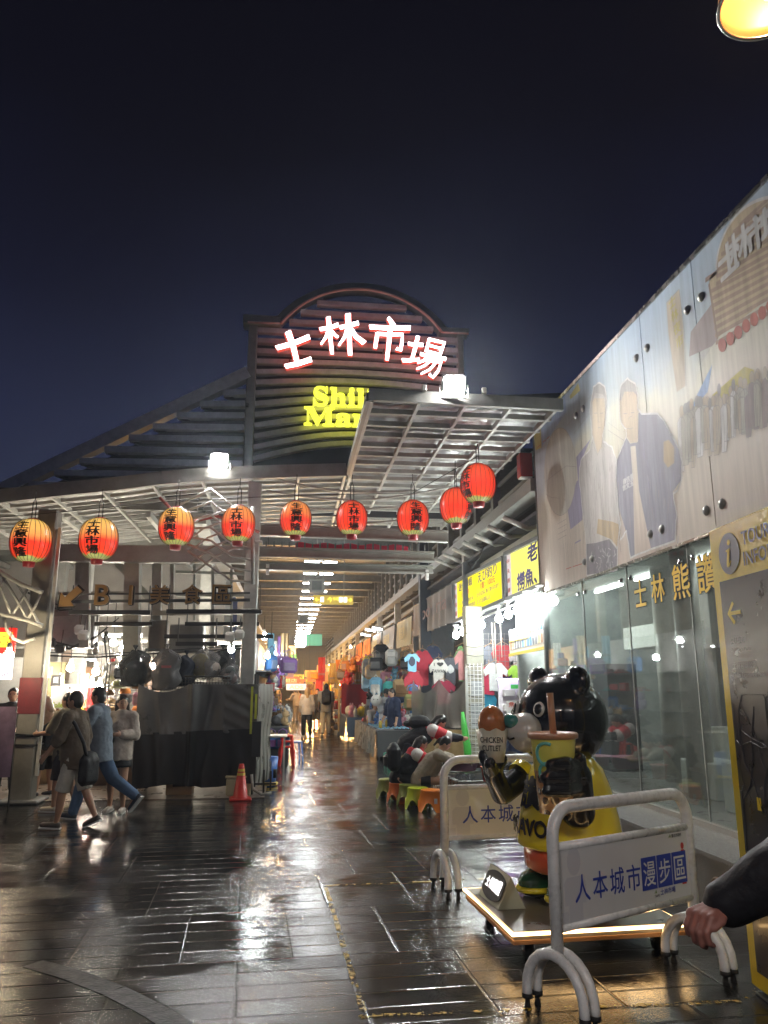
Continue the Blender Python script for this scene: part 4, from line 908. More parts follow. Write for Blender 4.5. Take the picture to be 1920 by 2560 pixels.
m = MB(); m.bbox((0, -.006, PZ-.075), (PWd, .0, PZ-.05)); m.bbox((-.006, 0, PZ-.075), (0, PDp, PZ-.05)); m.build('skirt', mat('skirt_wood', (.32, .17, .08), .5), pfm)
for x, y in ((.14, .14), (.14, PDp-.14), (PWd-.14, .14), (PWd-.14, PDp-.14)):
    m = MB(); m.bev((x, y, .135), (.09, .09, .03), .005); m.bar((x-.03, y, .13), (x-.03, y, .05), .006, .05); m.bar((x+.03, y, .13), (x+.03, y, .05), .006, .05); cs_ = m.build('castor', CHROME, pfm)
    m = MB(); m.tube([(x-.022, y, .05), (x+.022, y, .05)], .05, 16); m.build('wheel', RUBBER, cs_)
# tent sign
ts = thing('tent_sign', 'small triangular tent sign with an oval glowing plate on the platform', 'sign', G(1076, 1966, .202), R(4))
ln_ = .44
TCR = mat('cream_board', (.50, .48, .33), .45)
tw, th_ = .205, .215
m = MB(); m.add([(0, 0, 0), (tw, 0, 0), (tw*.5, 0, th_), (0, ln_, 0), (tw, ln_, 0), (tw*.5, ln_, th_)], [(0, 1, 2), (5, 4, 3), (0, 2, 5, 3), (1, 4, 5, 2), (0, 3, 4, 1)]); m.build('tent_body', TCR, ts)
sy = Vector((tw*.5, 0, th_)).normalized(); sxv = Vector((0, -1, 0)); sn = sxv.cross(sy)
oc = Vector((tw*.25, ln_*.5, th_*.5))+sn*.003; L_ = math.hypot(tw*.5, th_)
ov = [(max(-ln_*.46, min(ln_*.46, ln_*.56*math.cos(a))), L_*.43*math.sin(a)) for a in [2*math.pi*k/40 for k in range(40)]]
m = MB(); m.prism(ov, oc, sxv, sy, .006); m.build('oval_plate', INK, ts)
m = MB()
for i, c_ in enumerate('士林熊讚'): m.text(c_, oc+sn*.008+sxv*(-ln_*.36+i*ln_*.185)-sy*(.030+i*.004), sxv, sy, .070+.009*i, 0, .008, wd=ln_*.17)
m.build('lit_letters', emat('letter_glow', (1, .98, .95), 2.2), ts)
# ================================================================== the bear statue (glossy fibreglass)
BLK = mat('gloss_black', (.008, .008, .010), .22, var=0, coat=.4, spec=.35); bY = mat('gloss_yellow', (.74, .58, .02), .2, var=.05, coat=.9); bO = mat('gloss_orange', (.62, .10, .03), .25, var=.05, coat=.7)
bG = mat('gloss_green', (.015, .07, .03), .18, var=.05, coat=.9); bW = mat('gloss_grey_white', (.50, .49, .46), .22, var=.04, coat=.8); bT = mat('gloss_teal', (.02, .16, .15), .2, var=0, coat=.8)
YBr = 6.05
Hc = AY(1213, 1553, YBr); foot = Vector((Hc.x+.02, YBr, PZ))
fwd = Vector((-.94, -.34, 0)).normalized(); lft = Vector((fwd.y*-1, fwd.x, 0)); 
rzB = math.atan2(fwd.y, fwd.x)
bear = thing('bear_statue', 'glossy black bear statue in a yellow shirt holding a drink and fried food', 'statue', foot, rzB)
IB = Matrix.Rotation(-rzB, 3, 'Z')
def B(u, v, Y=YBr): return IB @ (AY(u, v, Y)-foot)
hc = B(1213, 1553); hr = .355
zz = lambda v: B(1220, v).z
zn, zh, zs = zz(1628), zz(1822), zz(1872)
body = MB()
body.ball(hc, (hr*.98, hr*1.04, hr*.99), 28)
body.ball(hc+Vector((hr*.30, 0, -hr*.25)), (hr*.75, hr*.85, hr*.66), 20)
for s_ in (-1, 1):
    ec = hc+Vector((.02, s_*hr*.66, hr*.80)); body.ball(ec, (.075, .125, .125), 16)
capsule(body, (0, 0, zn+.10), (0, 0, zh+.10), .17, .28, 18)
for s_ in (-1, 1): capsule(body, (0, s_*.14, zh), (.02, s_*.16, .10), .14, .12, 14)
# far arm raising the snack cup, near arm hugging the drink
Rh = B(1064, 1668, 5.95); Re = B(1085, 1712, 6.2); Rs = B(1135, 1672, 6.3)
capsule(body, Rs, Re, .10, .095, 14); capsule(body, Re, Rh, .095, .075, 14); capsule(body, Rh, B(1046, 1632, 5.9), .065, .05, 12); capsule(body, Rh, B(1085, 1640, 6.0), .06, .045, 12); capsule(body, Rh, B(1058, 1648, 5.75), .06, .045, 12)
Lh = B(1246, 1676, 5.42); Le = B(1248, 1752, 5.58); Ls = B(1236, 1660, 5.85)
capsule(body, Ls, Le, .11, .125, 14); capsule(body, Le, Lh, .125, .105, 14)
for u, v in ((1190, 1652), (1178, 1680), (1182, 1708)): capsule(body, Lh+Vector((0, 0, (1676-v)*.0022)), B(1222, v-2, 5.25), .060, .055, 10); capsule(body, B(1222, v-2, 5.25), B(u, v, 5.215), .055, .042, 10)
capsule(body, Lh, B(1252, 1640, 5.36), .075, .05, 10)
blend(body, 'body', BLK, bear, vox=.014, smooth=6)
m = MB(); n_ = 40; V = []; prof = [(.155, zn+.03), (.20, zn-.02), (.275, zn-.10), (.33, zn-.25), (.375, zn-.45), (.40, zh+.05), (.405, zh+.015), (.39, zh-.005), (.36, zh-.005)]
m.lathe(prof, n_); m.build('shirt', bY, bear)
for s_, p, q in ((-1, Rs, Rs.lerp(Re, .22)),):
    m = MB(); d = (q-p); m.tube([p-d*.35, p, q], [.12, .135, .125], 18, caps=False); m.build('sleeve', bY, bear)
m = MB(); m.lathe([(.30, zh+.02), (.355, zh), (.345, zs+.01), (.33, zs-.01), (.0, zs)], 36); m.build('shorts', bO, bear)
for s_ in (-1, 1):
    sh_ = MB(); sh_.ball((.13, s_*.17, .10), (.23, .135, .11), 20); sh_.ball((-.02, s_*.17, .12), (.14, .12, .12), 16); o = blend(sh_, 'shoe', bG, bear, .012, 4)
    m = MB(); m.tube([(.13+.222*math.cos(a), s_*.17+.134*math.sin(a), .06) for a in [2*math.pi*k/30 for k in range(30)]], .022, 8, closed=True); m.build('sole_stripe', bY, o)
    m = MB(); m.ball((.18, s_*.17, .19), (.07, .06, .025), 12); m.build('toe_badge', bY, o)
    m = MB(); m.ball((.08, s_*.17, .022), (.24, .14, .022), 18); m.build('sole', BLK, o)
mz = MB(); mz.ball(hc+Vector((hr*1.02, 0, -hr*.22)), (.15, .17, .135), 20); mz.ball(hc+Vector((hr*1.0, 0, -hr*.42)), (.12, .12, .09), 16); mzo = blend(mz, 'muzzle', bW, bear, .012, 5)
m = MB(); m.ball(hc+Vector((hr*1.38, 0, -hr*.02)), (.055, .075, .055), 16); m.build('nose', bT, mzo)
m = MB(); m.tube([hc+Vector((hr*1.40, -.05, -hr*.36)), hc+Vector((hr*1.42, 0, -hr*.40)), hc+Vector((hr*1.40, .05, -hr*.36))], .008, 6); m.build('mouth', BLK, mzo)
for s_ in (-1, 1):
    d = Vector((.87, s_*.36, .22)).normalized(); Me = d.to_track_quat('Z', 'Y').to_matrix(); c = hc+Vector((d.x*hr*1.02, d.y*hr*1.06, d.z*hr))
    m = MB(); m.ball(c, (.048, .058, .018), 16, M=Me); eo = m.build('eye', bW, bear)
    m = MB(); m.ball(c+d*.012, (.034, .042, .014), 14, M=Me); m.build('pupil', BLK, eo)
# round shirt print, wrapped on the front
m = MB()
def wrap(txt, z0, h, a0, wd):
    V, F, x0, x1, y0, y1 = textgeo(txt, .03, 0); sc = h/(y1-y0); sx = wd/(x1-x0); out = []
    for q in V:
        z_ = z0+(q.y-y0)*sc; xx = (q.x-(x0+x1)/2)*sx; rr = .409 if z_ < zn-.45 else .34+(zn-.25-z_)*.26
        a = a0+xx/.38; out.append(((rr+.012)*math.cos(a), (rr+.012)*math.sin(a), z_))
    m.add(out, F)
wrap('讚', zh+.27, .24, 0, .26); wrap('BRAVO!', zh+.09, .12, 0, .44); m.build('shirt_writing', INK, bear)
# drink cup held in the near arm
cu0 = AY(1194, 1592, 5.42); dc = thing('drink_cup', 'large yellow bubble tea cup with a brown lid and straw in the bear arm', 'drink cup', cu0)
rt = .162
def cupmat():
    m = mat('cup_paint', (.62, .58, .20), .25, var=.04, coat=.7); nt = m.node_tree; b = nt.nodes['Principled BSDF']; N = nt.nodes.new; L = nt.links.new
    tc = N('ShaderNodeTexCoord'); sp = N('ShaderNodeSeparateXYZ'); L(tc.outputs['Object'], sp.inputs[0]); v = N('ShaderNodeTexVoronoi'); v.inputs['Scale'].default_value = 13; L(tc.outputs['Object'], v.inputs['Vector'])
    r = N('ShaderNodeValToRGB'); r.color_ramp.interpolation = 'CONSTANT'; e = r.color_ramp.elements; e[0].color = (.07, .03, .02, 1); e[1].position = .38; e[1].color = (.48, .26, .12, 1); L(v.outputs['Distance'], r.inputs[0])
    g_ = N('ShaderNodeMath'); g_.operation = 'GREATER_THAN'; g_.inputs[1].default_value = -.22; L(sp.outputs['Z'], g_.inputs[0])
    mx = N('ShaderNodeMix'); mx.data_type = 'RGBA'; L(g_.outputs[0], mx.inputs[0]); L(r.outputs[0], mx.inputs[6]); mx.inputs[7].default_value = (.74, .66, .12, 1); L(mx.outputs[2], b.inputs['Base Color']); return m
m = MB(); m.lathe([(0, -.50), (rt*.70, -.50), (rt*.96, 0.0)], 36); m.build('cup', cupmat(), dc)
LID = mat('lid_brown', (.42, .20, .10), .35, var=.1, coat=.4)
m = MB(); m.lathe([(rt*.97, -.01), (rt*1.07, -.005), (rt*1.08, .02), (rt*1.03, .032), (rt*.97, .022), (0, .018)], 36); m.build('lid', LID, dc)
m = MB(); m.tube([(.012, .02, .015), (.0, .02, .30)], .024, 16); m.build('straw', LID, dc)
m = MB()
for r1, z_ in ((.075, -.14), (.05, -.14)):
    pass
TQ = mat('gloss_turquoise', (.12, .42, .38), .3, var=0)
for zc, rr_ in ((-.105, .072), (-.225, .06)):
    pts = []
    for k in range(17):
        a = R(60+k*15); xx = rr_*math.cos(a); zz_ = zc+rr_*math.sin(a); rad = rt*(.96+zz_*.52)+.004; an = R(-128)+xx/rad; pts.append((rad*math.cos(an), rad*math.sin(an), zz_))
    m.tube(pts, .012, 6)
m.build('ring_print', TQ, dc)
# snack cup in the raised paw
sc0 = AY(1064, 1628, 5.93); sn_ = thing('snack_cup', 'cream paper cup of fried chicken lettered CHICKEN CUTLET in the raised paw', 'snack cup', sc0)
m = MB(); n_ = 32; rtp, rbt, hh_ = .125, .085, .24; V = []; F = []
for j in range(n_):
    a = 2*math.pi*j/n_; w_ = .012*math.sin(a*7); V += [(rbt*math.cos(a), rbt*math.sin(a), -.06), (rtp*math.cos(a), rtp*math.sin(a), hh_-.06+w_), (rtp*.9*math.cos(a), rtp*.9*math.sin(a), hh_-.07)]
for j in range(n_): k = (j+1) % n_; F += [(j*3, k*3, k*3+1, j*3+1), (j*3+1, k*3+1, k*3+2, j*3+2)]
F.append(tuple(j*3 for j in range(n_))[::-1]); m.add(V, F, 0, True); m.build('paper_cup', mat('cup_cream', (.60, .57, .45), .3, var=.05, coat=.5), sn_)
fm = MB(); fm.ball((0, 0, hh_-.02), (.108, .10, .135), 20)
blend(fm, 'fried_piece', mat('fried_brown', (.42, .14, .04), .22, var=.2, vscale=8, coat=.8), sn_, .01, 3, .006, .08)
m = MB()
for txt, z_, wd in (('CHICKEN', .085, .185), ('CUTLET', .025, .15)):
    V, F, x0, x1, y0, y1 = textgeo(txt, .018, 0); out = []
    for q in V:
        zq = z_+(q.y-y0)*.042/(y1-y0); rad = rbt+(rtp-rbt)*(zq+.06)/hh_+.004; an = R(-108)+((q.x-(x0+x1)/2)*wd/(x1-x0))/rad; out.append((rad*math.cos(an), rad*math.sin(an), zq))
    m.add(out, F)
m.build('cup_lettering', INK, sn_)
# ================================================================== bulbs and tubes
BULBC = emat('bulb_cool', (.93, 1.0, .97), 170); BULBW = emat('bulb_warm', (1.0, .80, .52), 150); BULBH = emat('bulb_amber', (1.0, .55, .18), 260)
SOCK = mat('socket_white', (.62, .62, .60), .4); SOCKD = mat('socket_dark', (.05, .05, .05), .5); GLZ = mat('unlit_glass', (.40, .40, .38), .15, var=0, coat=.5)
def bulb_proto(name, label, em, sock, r=.055, flare=False, group=None, cord=.35):
    t = thing(name, label, 'light bulb', (0, 0, -50), 0, group)
    m = MB(); m.lathe([(0, -r), (r*.55, -r*.84), (r*.9, -r*.45), (r, 0), (r*.9, r*.45), (r*.55, r*1.0), (r*.42, r*1.35)], 12); m.build('glass', em, t)
    m = MB()
    m.lathe([(r*.43, r*1.3), (r*.62, r*1.5), (r*.5, r*2.5), (r*.3, r*2.7)]+([(r*1.1, r*3.3), (r*1.1, r*3.45), (0, r*3.45)] if flare else [(0, r*2.7)]), 12); m.build('socket', sock, t)
    if cord: m = MB(); m.tube([(0, 0, r*2.6), (0, 0, r*2.6+cord)], .006, 5); m.build('cord', CABLE, t)
    return t
class Proto:
    """first call moves the original, later calls copy it"""
    def __init__(s, t): s.t = t; s.used = False
    def put(s, loc, rz=0, label=None, group=None, scale=None):
        if not s.used:
            s.used = True; s.t.location = loc; s.t.rotation_euler = (0, 0, rz)
            if scale is not None: s.t.scale = (scale,)*3 if not isinstance(scale, (tuple, list)) else scale
            if label: s.t['label'] = label
            if group: s.t['group'] = group
            return s.t
        return dup(s.t, loc, rz, label, group, scale)
PBF = Proto(bulb_proto('light_bulb', 'bright bulb in a white flared holder in the row under the yellow signs', BULBC, SOCK, .074, True, 'bulbs in a row under the yellow signs', 0))
for u, v in ((985, 1373), (1000, 1366), (1013, 1362), (1023, 1358), (1040, 1350), (1078, 1337), (1098, 1328), (1118, 1320), (1140, 1310), (1168, 1298)): PBF.put(AX(u, v, 3.95))
m = MB(); m.bar(AX(980, 1360, 3.97), AX(1172, 1280, 3.97), .03, .03); tag(m.build('bulb_rail', STEELW), 'pale rail carrying the bulb row under the yellow signs', 'rail')
PBL = Proto(bulb_proto('light_bulb', 'bright bulb hanging over the stalls in the left hall', emat('bulb_soft', (1.0, .90, .74), 170), SOCK, .055, False, 'hanging bulbs in the left hall', .5))
for u, v, Y in ((95, 1436, 15), (152, 1443, 15.5), (207, 1451, 15.5), (245, 1389, 16), (264, 1404, 15.6), (288, 1404, 15.2), (499, 1403, 15.5), (215, 1484, 16), (198, 1479, 16.4), (300, 1430, 17), (130, 1470, 19), (180, 1460, 20), (330, 1440, 19), (60, 1450, 18)): PBL.put(AY(u, v, Y), 0, None, None, 1.25)
PBD = Proto(bulb_proto('light_bulb', 'unlit bulb hanging in the left hall under the beam', GLZ, SOCKD, .06, False, 'unlit bulbs in the left hall', .6))
for u, v, Y in ((184, 1376, 14.6), (228, 1383, 14.7), (206, 1407, 14.5)): PBD.put(AY(u, v, Y))
PBW = Proto(bulb_proto('light_bulb', 'warm bulb hanging in front of the red banner at far left', BULBW, SOCK, .07, False, None, .25)); PBW.put(AY(19, 1416, 12.2))
PBR = Proto(bulb_proto('light_bulb', 'bright bulb over the right hand stalls along the alley', BULBC, SOCK, .06, False, 'bulbs over the right alley stalls', .3))
for u, v, X in ((798, 1440, 3.2), (885, 1432, 3.6), (784, 1478, 3.0), (757, 1398, 3.9), (1010, 1400, 4.6)): PBR.put(AX(u, v, X))
PBA = Proto(bulb_proto('light_bulb', 'amber bulb shining over the far stalls of the alley', BULBH, SOCK, .11, False, 'amber bulbs deep in the alley', .3))  # oversized glass: the glow round each far bulb is put into its size
for u, v, X in ((740, 1474, 2.9), (727, 1448, 2.9), (716, 1450, 2.8), (706, 1468, 2.6), (700, 1462, 2.6), (692, 1470, 2.4), (684, 1476, 2.3), (677, 1480-2, 2.2), (668, 1474, 2.0), (735, 1460, 3.4), (712, 1440, 3.2), (748, 1462, 3.0), (722, 1440, 3.4), (702, 1455, 2.9), (696, 1448, 2.9), (690, 1458, 2.6), (681, 1466, 2.5), (674, 1470, 2.3), (735, 1485, 2.6), (755, 1480, 3.2)): PBA.put(AX(u, v, X))
for k in range(9): PBA.put((-.45+random.uniform(0, .3), 26+k*4.2, 2.5+random.uniform(-.2, .3)), 0, 'amber bulb over the left goods of the alley', 'amber bulbs on the left of the alley')
PBK = Proto(bulb_proto('light_bulb', 'bright bulb over the goods wall on the left of the alley', BULBC, SOCK, .06, False, 'bulbs over the left alley goods', .3))
for x, y, z_ in ((-.55, 16.5, 2.75), (-.5, 17.6, 2.4), (-.45, 21, 2.6), (-.4, 24, 2.5), (-.35, 28, 2.7), (-.3, 34, 2.7)): PBK.put((x, y, z_))
# ceiling tubes down the alley, in pairs
TUBE = emat('tube_light', (.92, .97, 1.0), 24)
tb = thing('tube_light', 'pair of white ceiling tubes in the row running down the alley', 'tube light', (0, 0, -50), 0, 'ceiling tubes over the alley')
for s_ in (-1, 1): m = MB(); m.tube([(s_*.06, 0, 0), (s_*.60, 0, 0)], .028, 8); m.build('tube', TUBE, tb)
m = MB(); m.bev((0, 0, .07), (1.26, .13, .06), .01); m.build('fitting', WHITEP, tb)
PT_ = Proto(tb)
for k in range(24): PT_.put((1.1+random.uniform(-.05, .05), 28.8+k*3.1-6.2, 6.3))
PTS = [(264, 1374, 15.5, 0), (165, 1392, 19, 1), (190, 1425, 18, 1), (500, 1390, 17, 0)]
for u, v, Y, k in PTS:
    PT_.put(AY(u, v, Y), R(8+70*k), 'white tube light hung low among the left hall stalls', 'tubes in the left hall', .6)
for u, v, X in ((800, 1362, 3.7), (790, 1372, 3.6), (815, 1358, 3.9)): PT_.put(AX(u, v, X), R(62), 'slanting white tube light over the right stalls', 'slanting tubes on the right of the alley', .9)
# ================================================================== alley hall structure
ALL = thing('market_hall', 'long steel framed market hall receding behind the alley mouth', 'building')
HALLR = mat('hall_roof', (.06, .06, .058), .6, var=.3); HALLS = mat('hall_steel', (.14, .142, .132), .5, var=.3)
m = MB(); m.bbox((-2.9, 17.4, 7.3), (8.6, 100, 7.4)); m.build('roof', HALLR, ALL)
for k in range(26):
    y = 17.7+k*3.1
    m = MB(); ibeam(m, (-2.6, y, 6.75), (4.3, y, 6.75), .2, .34); m.build('cross_beam', HALLS, ALL)
for k in range(40):
    y = 15.5+k*1.55
    m = MB(); m.bar((4.25, y, 4.9), (4.25, y, 7.2), .16, .2); m.build('upright', HALLS, ALL)
m = MB(); m.bar((4.1, 12.1, 5.05), (4.1, 95, 5.05), .34, .22); m.build('eave_beam', STEEL, ALL)
m = MB(); m.bar((4.45, 12.1, 4.5), (4.45, 95, 4.5), .1, .12); m.build('rail', STEELW, ALL)
for k in range(6):
    z_ = 4.75+k*.38; m = MB(); m.bar((4.3, 13, z_), (4.3, 95, z_), .05, .07); m.build('rail', STEEL, ALL)
m = MB(); m.bar((-1.9, 15.5, 5.05), (-1.9, 95, 5.05), .3, .22); m.build('eave_beam', STEELW, ALL)
for k in range(13):
    y = 18+k*6.2
    m = MB(); m.bar((4.2, y, 0), (4.2, y, 5), .24, .24); m.build('column', STEELW, ALL)
    m = MB(); m.bar((-1.95, y, 0), (-1.95, y, 5), .24, .24); m.build('column', STEELW, ALL)
m = MB(); m.bbox((8.5, 14.2, 0), (8.6, 95, 7.3)); m.build('side_wall', HALLR, ALL)
m = MB(); m.bbox((-6, 98, 0), (9, 98.2, 7.3)); m.build('end_wall', mat('end_wall', (.12, .09, .07), .7), ALL)
# dark gap structure above the right shops
for k in range(7):
    m = MB(); y = 13.2+k*1.1; m.tube([(4.6, y, 4.62+.05*k), (4.2, y, 4.52+.05*k), (3.75, y, 4.72+.05*k)], .05, 6); m.build('curved_outrigger', STEELW, ALL)
m = MB(); m.bar((5.3, 12.2, 5.9), (5.3, 26, 5.9), .3, .3); m.bar((5.3, 12.2, 5.0), (5.3, 26, 5.0), .2, .2); m.build('inner_beam', STEELD, ALL)
sk = MB(); sk.tube([AY(1010, 1215, 13.5), AY(1018, 1228, 13.5), AY(1035, 1205, 13.5), AY(1045, 1180, 13.5)], .012, 6); tag(sk.build('loose_cable', CABLE), 'loose black cable loop hanging off the beam end on the right', 'cable')
for u, v, lab in ((578, 1230, 'left'), (922, 1242, 'right')):
    t = thing('cable_weight', 'small white fitting hanging on a wire at the %s of the alley mouth' % lab, 'fitting', AY(u, v, 14.1)); m = MB(); m.bev((0, 0, 0), (.06, .06, .2), .01); m.build('body', WHITEP, t); m = MB(); m.tube([(0, 0, .1), (0, 0, .75)], .006, 5); m.build('wire', CABLE, t)
# hanging direction sign, boxes and green banner
hs = thing('direction_sign', 'yellow arrow direction sign hanging across the alley', 'sign', AY(720, 1296, 22))
m = MB(); m.bev((0, 0, 0), (1.14, .1, .26), .01); m.build('board', mat('sign_mustard', (.42, .30, .05), .5, emit=.25, ecol=(.45, .32, .05)), hs)
m = MB(); m.text('←', (-.53, -.054, -.06), Xl, Zl, .12, 0, .03); m.text('↑', (-.17, -.054, -.08), Xl, Zl, .16, 0, .03); m.text('→', (.40, -.054, -.06), Xl, Zl, .12, 0, .03); m.text('市場', (-.02, -.054, -.02), Xl, Zl, .09, 0, .02); m.build('arrows', emat('sign_gold', (1, .72, .08), 1.0), hs)
m = MB()
for x in (-.37, .16, .29): m.bbox((x, -.056, -.07), (x+.10, -.052, .08))
m.build('pictograms', emat('sign_white', (.9, .9, .9), .9), hs)
for x in (-.3, .3): MB().bar((x, 0, .13), (x, 0, 2.3), .03, .03).build('hanger_rod', STEEL, hs)
for u, v, Y in ((684, 1266, 21), (655, 1338, 30)):
    t = thing('hanging_box', 'grey box unit hanging in the row of ceiling tubes', 'box', AY(u, v, Y), 0, 'grey boxes hanging from the hall ceiling'); m = MB(); m.bev((0, 0, 0), (.42, .3, .38), .02); m.build('case', mat('box_grey', (.22, .22, .21), .5), t); m = MB(); m.bbox((-.13, -.155, -.12), (.13, -.15, .12)); m.build('face', STEELD, t); m = MB(); m.bar((0, 0, .19), (0, 0, 2), .03, .03); m.build('rod', STEEL, t)
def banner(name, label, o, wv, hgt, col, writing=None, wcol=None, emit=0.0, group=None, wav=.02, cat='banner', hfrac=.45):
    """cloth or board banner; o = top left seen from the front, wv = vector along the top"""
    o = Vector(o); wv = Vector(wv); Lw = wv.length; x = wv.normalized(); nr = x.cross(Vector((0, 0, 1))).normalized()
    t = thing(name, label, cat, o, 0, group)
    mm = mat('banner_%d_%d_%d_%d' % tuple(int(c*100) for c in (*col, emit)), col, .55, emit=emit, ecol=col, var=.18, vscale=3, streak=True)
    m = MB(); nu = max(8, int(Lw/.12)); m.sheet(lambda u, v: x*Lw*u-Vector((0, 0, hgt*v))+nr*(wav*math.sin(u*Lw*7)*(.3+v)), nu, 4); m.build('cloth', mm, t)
    if writing:
        q = MB()
        for i, s_ in enumerate(writing):
            hh = hgt*hfrac/max(1, len(writing)*.8); zc = -hgt*(i+.5)/len(writing)-hh/2
            q.text(s_, x*Lw*.5+nr*(wav*2+.015)+Vector((0, 0, zc)), x, Vector((0, 0, 1)), hh, 0, .015, 0, 'C', 0, wd=min(Lw*.82, hh*1.12*len(s_)))
        q.build('writing', wcol or INK, t)
    m = MB(); m.tube([Vector((0, 0, .012)), x*Lw+Vector((0, 0, .012))], .015, 6); m.build('top_rod', STEELD, t)
    return t
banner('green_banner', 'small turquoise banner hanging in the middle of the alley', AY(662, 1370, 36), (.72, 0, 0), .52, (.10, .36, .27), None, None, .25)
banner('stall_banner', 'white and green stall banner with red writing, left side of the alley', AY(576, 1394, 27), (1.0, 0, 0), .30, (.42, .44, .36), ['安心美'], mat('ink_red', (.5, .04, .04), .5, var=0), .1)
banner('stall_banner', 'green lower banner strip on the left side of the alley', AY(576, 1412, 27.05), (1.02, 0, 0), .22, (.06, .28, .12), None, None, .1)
# ================================================================== right-hand shops
XS = 4.1
SGY = emat('sign_light_yellow', (.90, .74, .02), .62); SGP = emat('sign_light_yellow_pale', (.88, .80, .16), .62); SGW = emat('sign_light_pink', (.80, .68, .66), .45)
SBL = mat('sign_blue_ink', (.035, .025, .22), .5, var=0); SRD = mat('sign_red_ink', (.62, .07, .03), .5, var=0)
def lightbox(name, label, c4, face):
    """sign box in the plane x = XS; c4 = (yL, zLt, zLb), (yR, zRt, zRb)"""
    (yL, zt0, zb0), (yR, zt1, zb1) = c4
    t = thing(name, label, 'shop sign')
    m = MB(); m.add([(XS, yL, zb0), (XS, yR, zb1), (XS, yR, zt1), (XS, yL, zt0)], [(0, 1, 2, 3)]); m.build('lit_face', face, t)
    m = MB()
    for a, b_ in (((yL, zt0), (yR, zt1)), ((yL, zb0), (yR, zb1)), ((yL, zt0), (yL, zb0)), ((yR, zt1), (yR, zb1))): m.bar((XS+.0, *a), (XS+.0, *b_), .12, .07)
    m.build('frame', STEELD, t)
    m = MB(); m.add([(XS+.2, yL, zb0), (XS+.2, yR, zb1), (XS+.2, yR, zt1), (XS+.2, yL, zt0)], [(3, 2, 1, 0)]); m.build('back', STEELD, t)
    return t
def sgn_text(mb, s, fy_, fz, hgt, c4, wd=None, mi=0, bold=.02):
    (yL, zt0, zb0), (yR, zt1, zb1) = c4; y = yL+(yR-yL)*fy_; zt_ = zt0+(zt1-zt0)*fy_; zb_ = zb0+(zb1-zb0)*fy_; z_ = zb_+(zt_-zb_)*fz
    mb.text(s, (XS-.012, y, z_), XD, (Vector((0, 0, 1))), hgt, mi, bold, 0, 'L', 0, wd)
c1 = ((19.2, 4.31, 3.33), (14.45, 4.19, 3.37))
t = lightbox('shop_sign', 'yellow shop sign with prices, left of the two over the fishing stall', c1, SGY)
m = MB(); m.add([(XS-.004, 19.15, 3.36), (XS-.004, 18.8, 3.36), (XS-.004, 18.8, 4.27), (XS-.004, 19.15, 4.27)], [(0, 1, 2, 3)]); m.build('white_strip', SGW, t)
m = MB(); sgn_text(m, '迷你釣蝦', .13, .70, .20, c1, 1.45); m.build('blue_writing', SBL, t)
m = MB(); sgn_text(m, 'えび釣り', .55, .68, .24, c1, 1.6); m.build('blue_writing', SBL, t)
m = MB(); sgn_text(m, '一、限一般拍照打卡', .13, .34, .085, c1, 1.5, 0, .01); m.build('blue_writing', SBL, t)
m = MB(); sgn_text(m, '二、位置三分鐘請勿靠近', .13, .20, .085, c1, 1.7, 0, .01); m.build('blue_writing', SBL, t)
m = MB(); sgn_text(m, '三、現炸、現烤、現吃', .13, .06, .085, c1, 1.4, 0, .01); m.build('blue_writing', SBL, t)
m = MB(); sgn_text(m, 'とったえびは、焼いて食べられます', .53, .36, .09, c1, 1.8, 0, .01); m.build('blue_writing', SBL, t)
m = MB(); sgn_text(m, 'とっても美味しい', .53, .18, .10, c1, 1.1, 0, .01); m.build('blue_writing', SBL, t)
m = MB(); sgn_text(m, '(泰國蝦)', .2, .53, .13, c1, .8); sgn_text(m, '1隻：100元', .60, .51, .15, c1, 1.2); m.build('red_writing', SRD, t)
m = MB()
for i, ch_ in enumerate('中央銅鑼'): sgn_text(m, ch_, .028, .78-i*.22, .12, c1, .24)
m.build('strip_writing', SRD, t)
c2 = ((14.3, 4.24, 3.36), (11.2, 4.13, 3.38))
t = lightbox('shop_sign', 'paler yellow shop sign with big blue characters, right of the two', c2, SGP)
m = MB(); m.add([(XS-.004, 14.27, 3.39), (XS-.004, 14.0, 3.39), (XS-.004, 14.0, 4.21), (XS-.004, 14.27, 4.21)], [(0, 1, 2, 3)]); m.build('white_strip', SGW, t)
m = MB(); sgn_text(m, '老撈魚', .44, .56, .33, c2, 1.75, 0, .035); sgn_text(m, '撈魚、釣', .22, .07, .33, c2, 1.95, 0, .035); m.build('blue_writing', SBL, t)
m = MB()
for i, ch_ in enumerate('中央銅鑼'): sgn_text(m, ch_, .02, .76-i*.21, .09, c2, .16)
m.build('strip_writing', SRD, t)
banner('cloth_banner', 'grey unlit cloth banner with faded writing next to the yellow signs', (XS, 25.7, 4.34), (0, -6.7, 0), 1.0, (.24, .23, .23), ['i  spo  ria'], mat('ink_faded', (.26, .17, .17), .6, var=0), 0, None, .05, 'banner', .5)
bcols = [((.36, .38, .30), '撲克牌'), ((.30, .34, .40), '童裝百貨'), ((.26, .22, .18), '皮件專賣'), ((.62, .17, .03), '燒烤'), ((.60, .15, .03), '串燒'), ((.20, .18, .15), '飾品')]
y0 = 25.9
for i, (c_, w_) in enumerate(bcols):
    banner('stall_banner', ['pale multi coloured banner over the bag stall', 'light blue grey banner over the toy table', 'brown wooden board banner further down the alley', 'bright orange banner, the nearer of two, right of the alley', 'bright orange banner, the farther of two, right of the alley', 'dull brown banner at the far right end of the alley'][i], (XS-.05*i, y0+4.0, 4.1), (0, -3.8, 0), .95, c_, [w_], mat('ink_mixed', (.5, .45, .2), .5, var=0) if i < 3 else INK, .12 if i in (3, 4) else .03, None, .04); y0 += 4.1
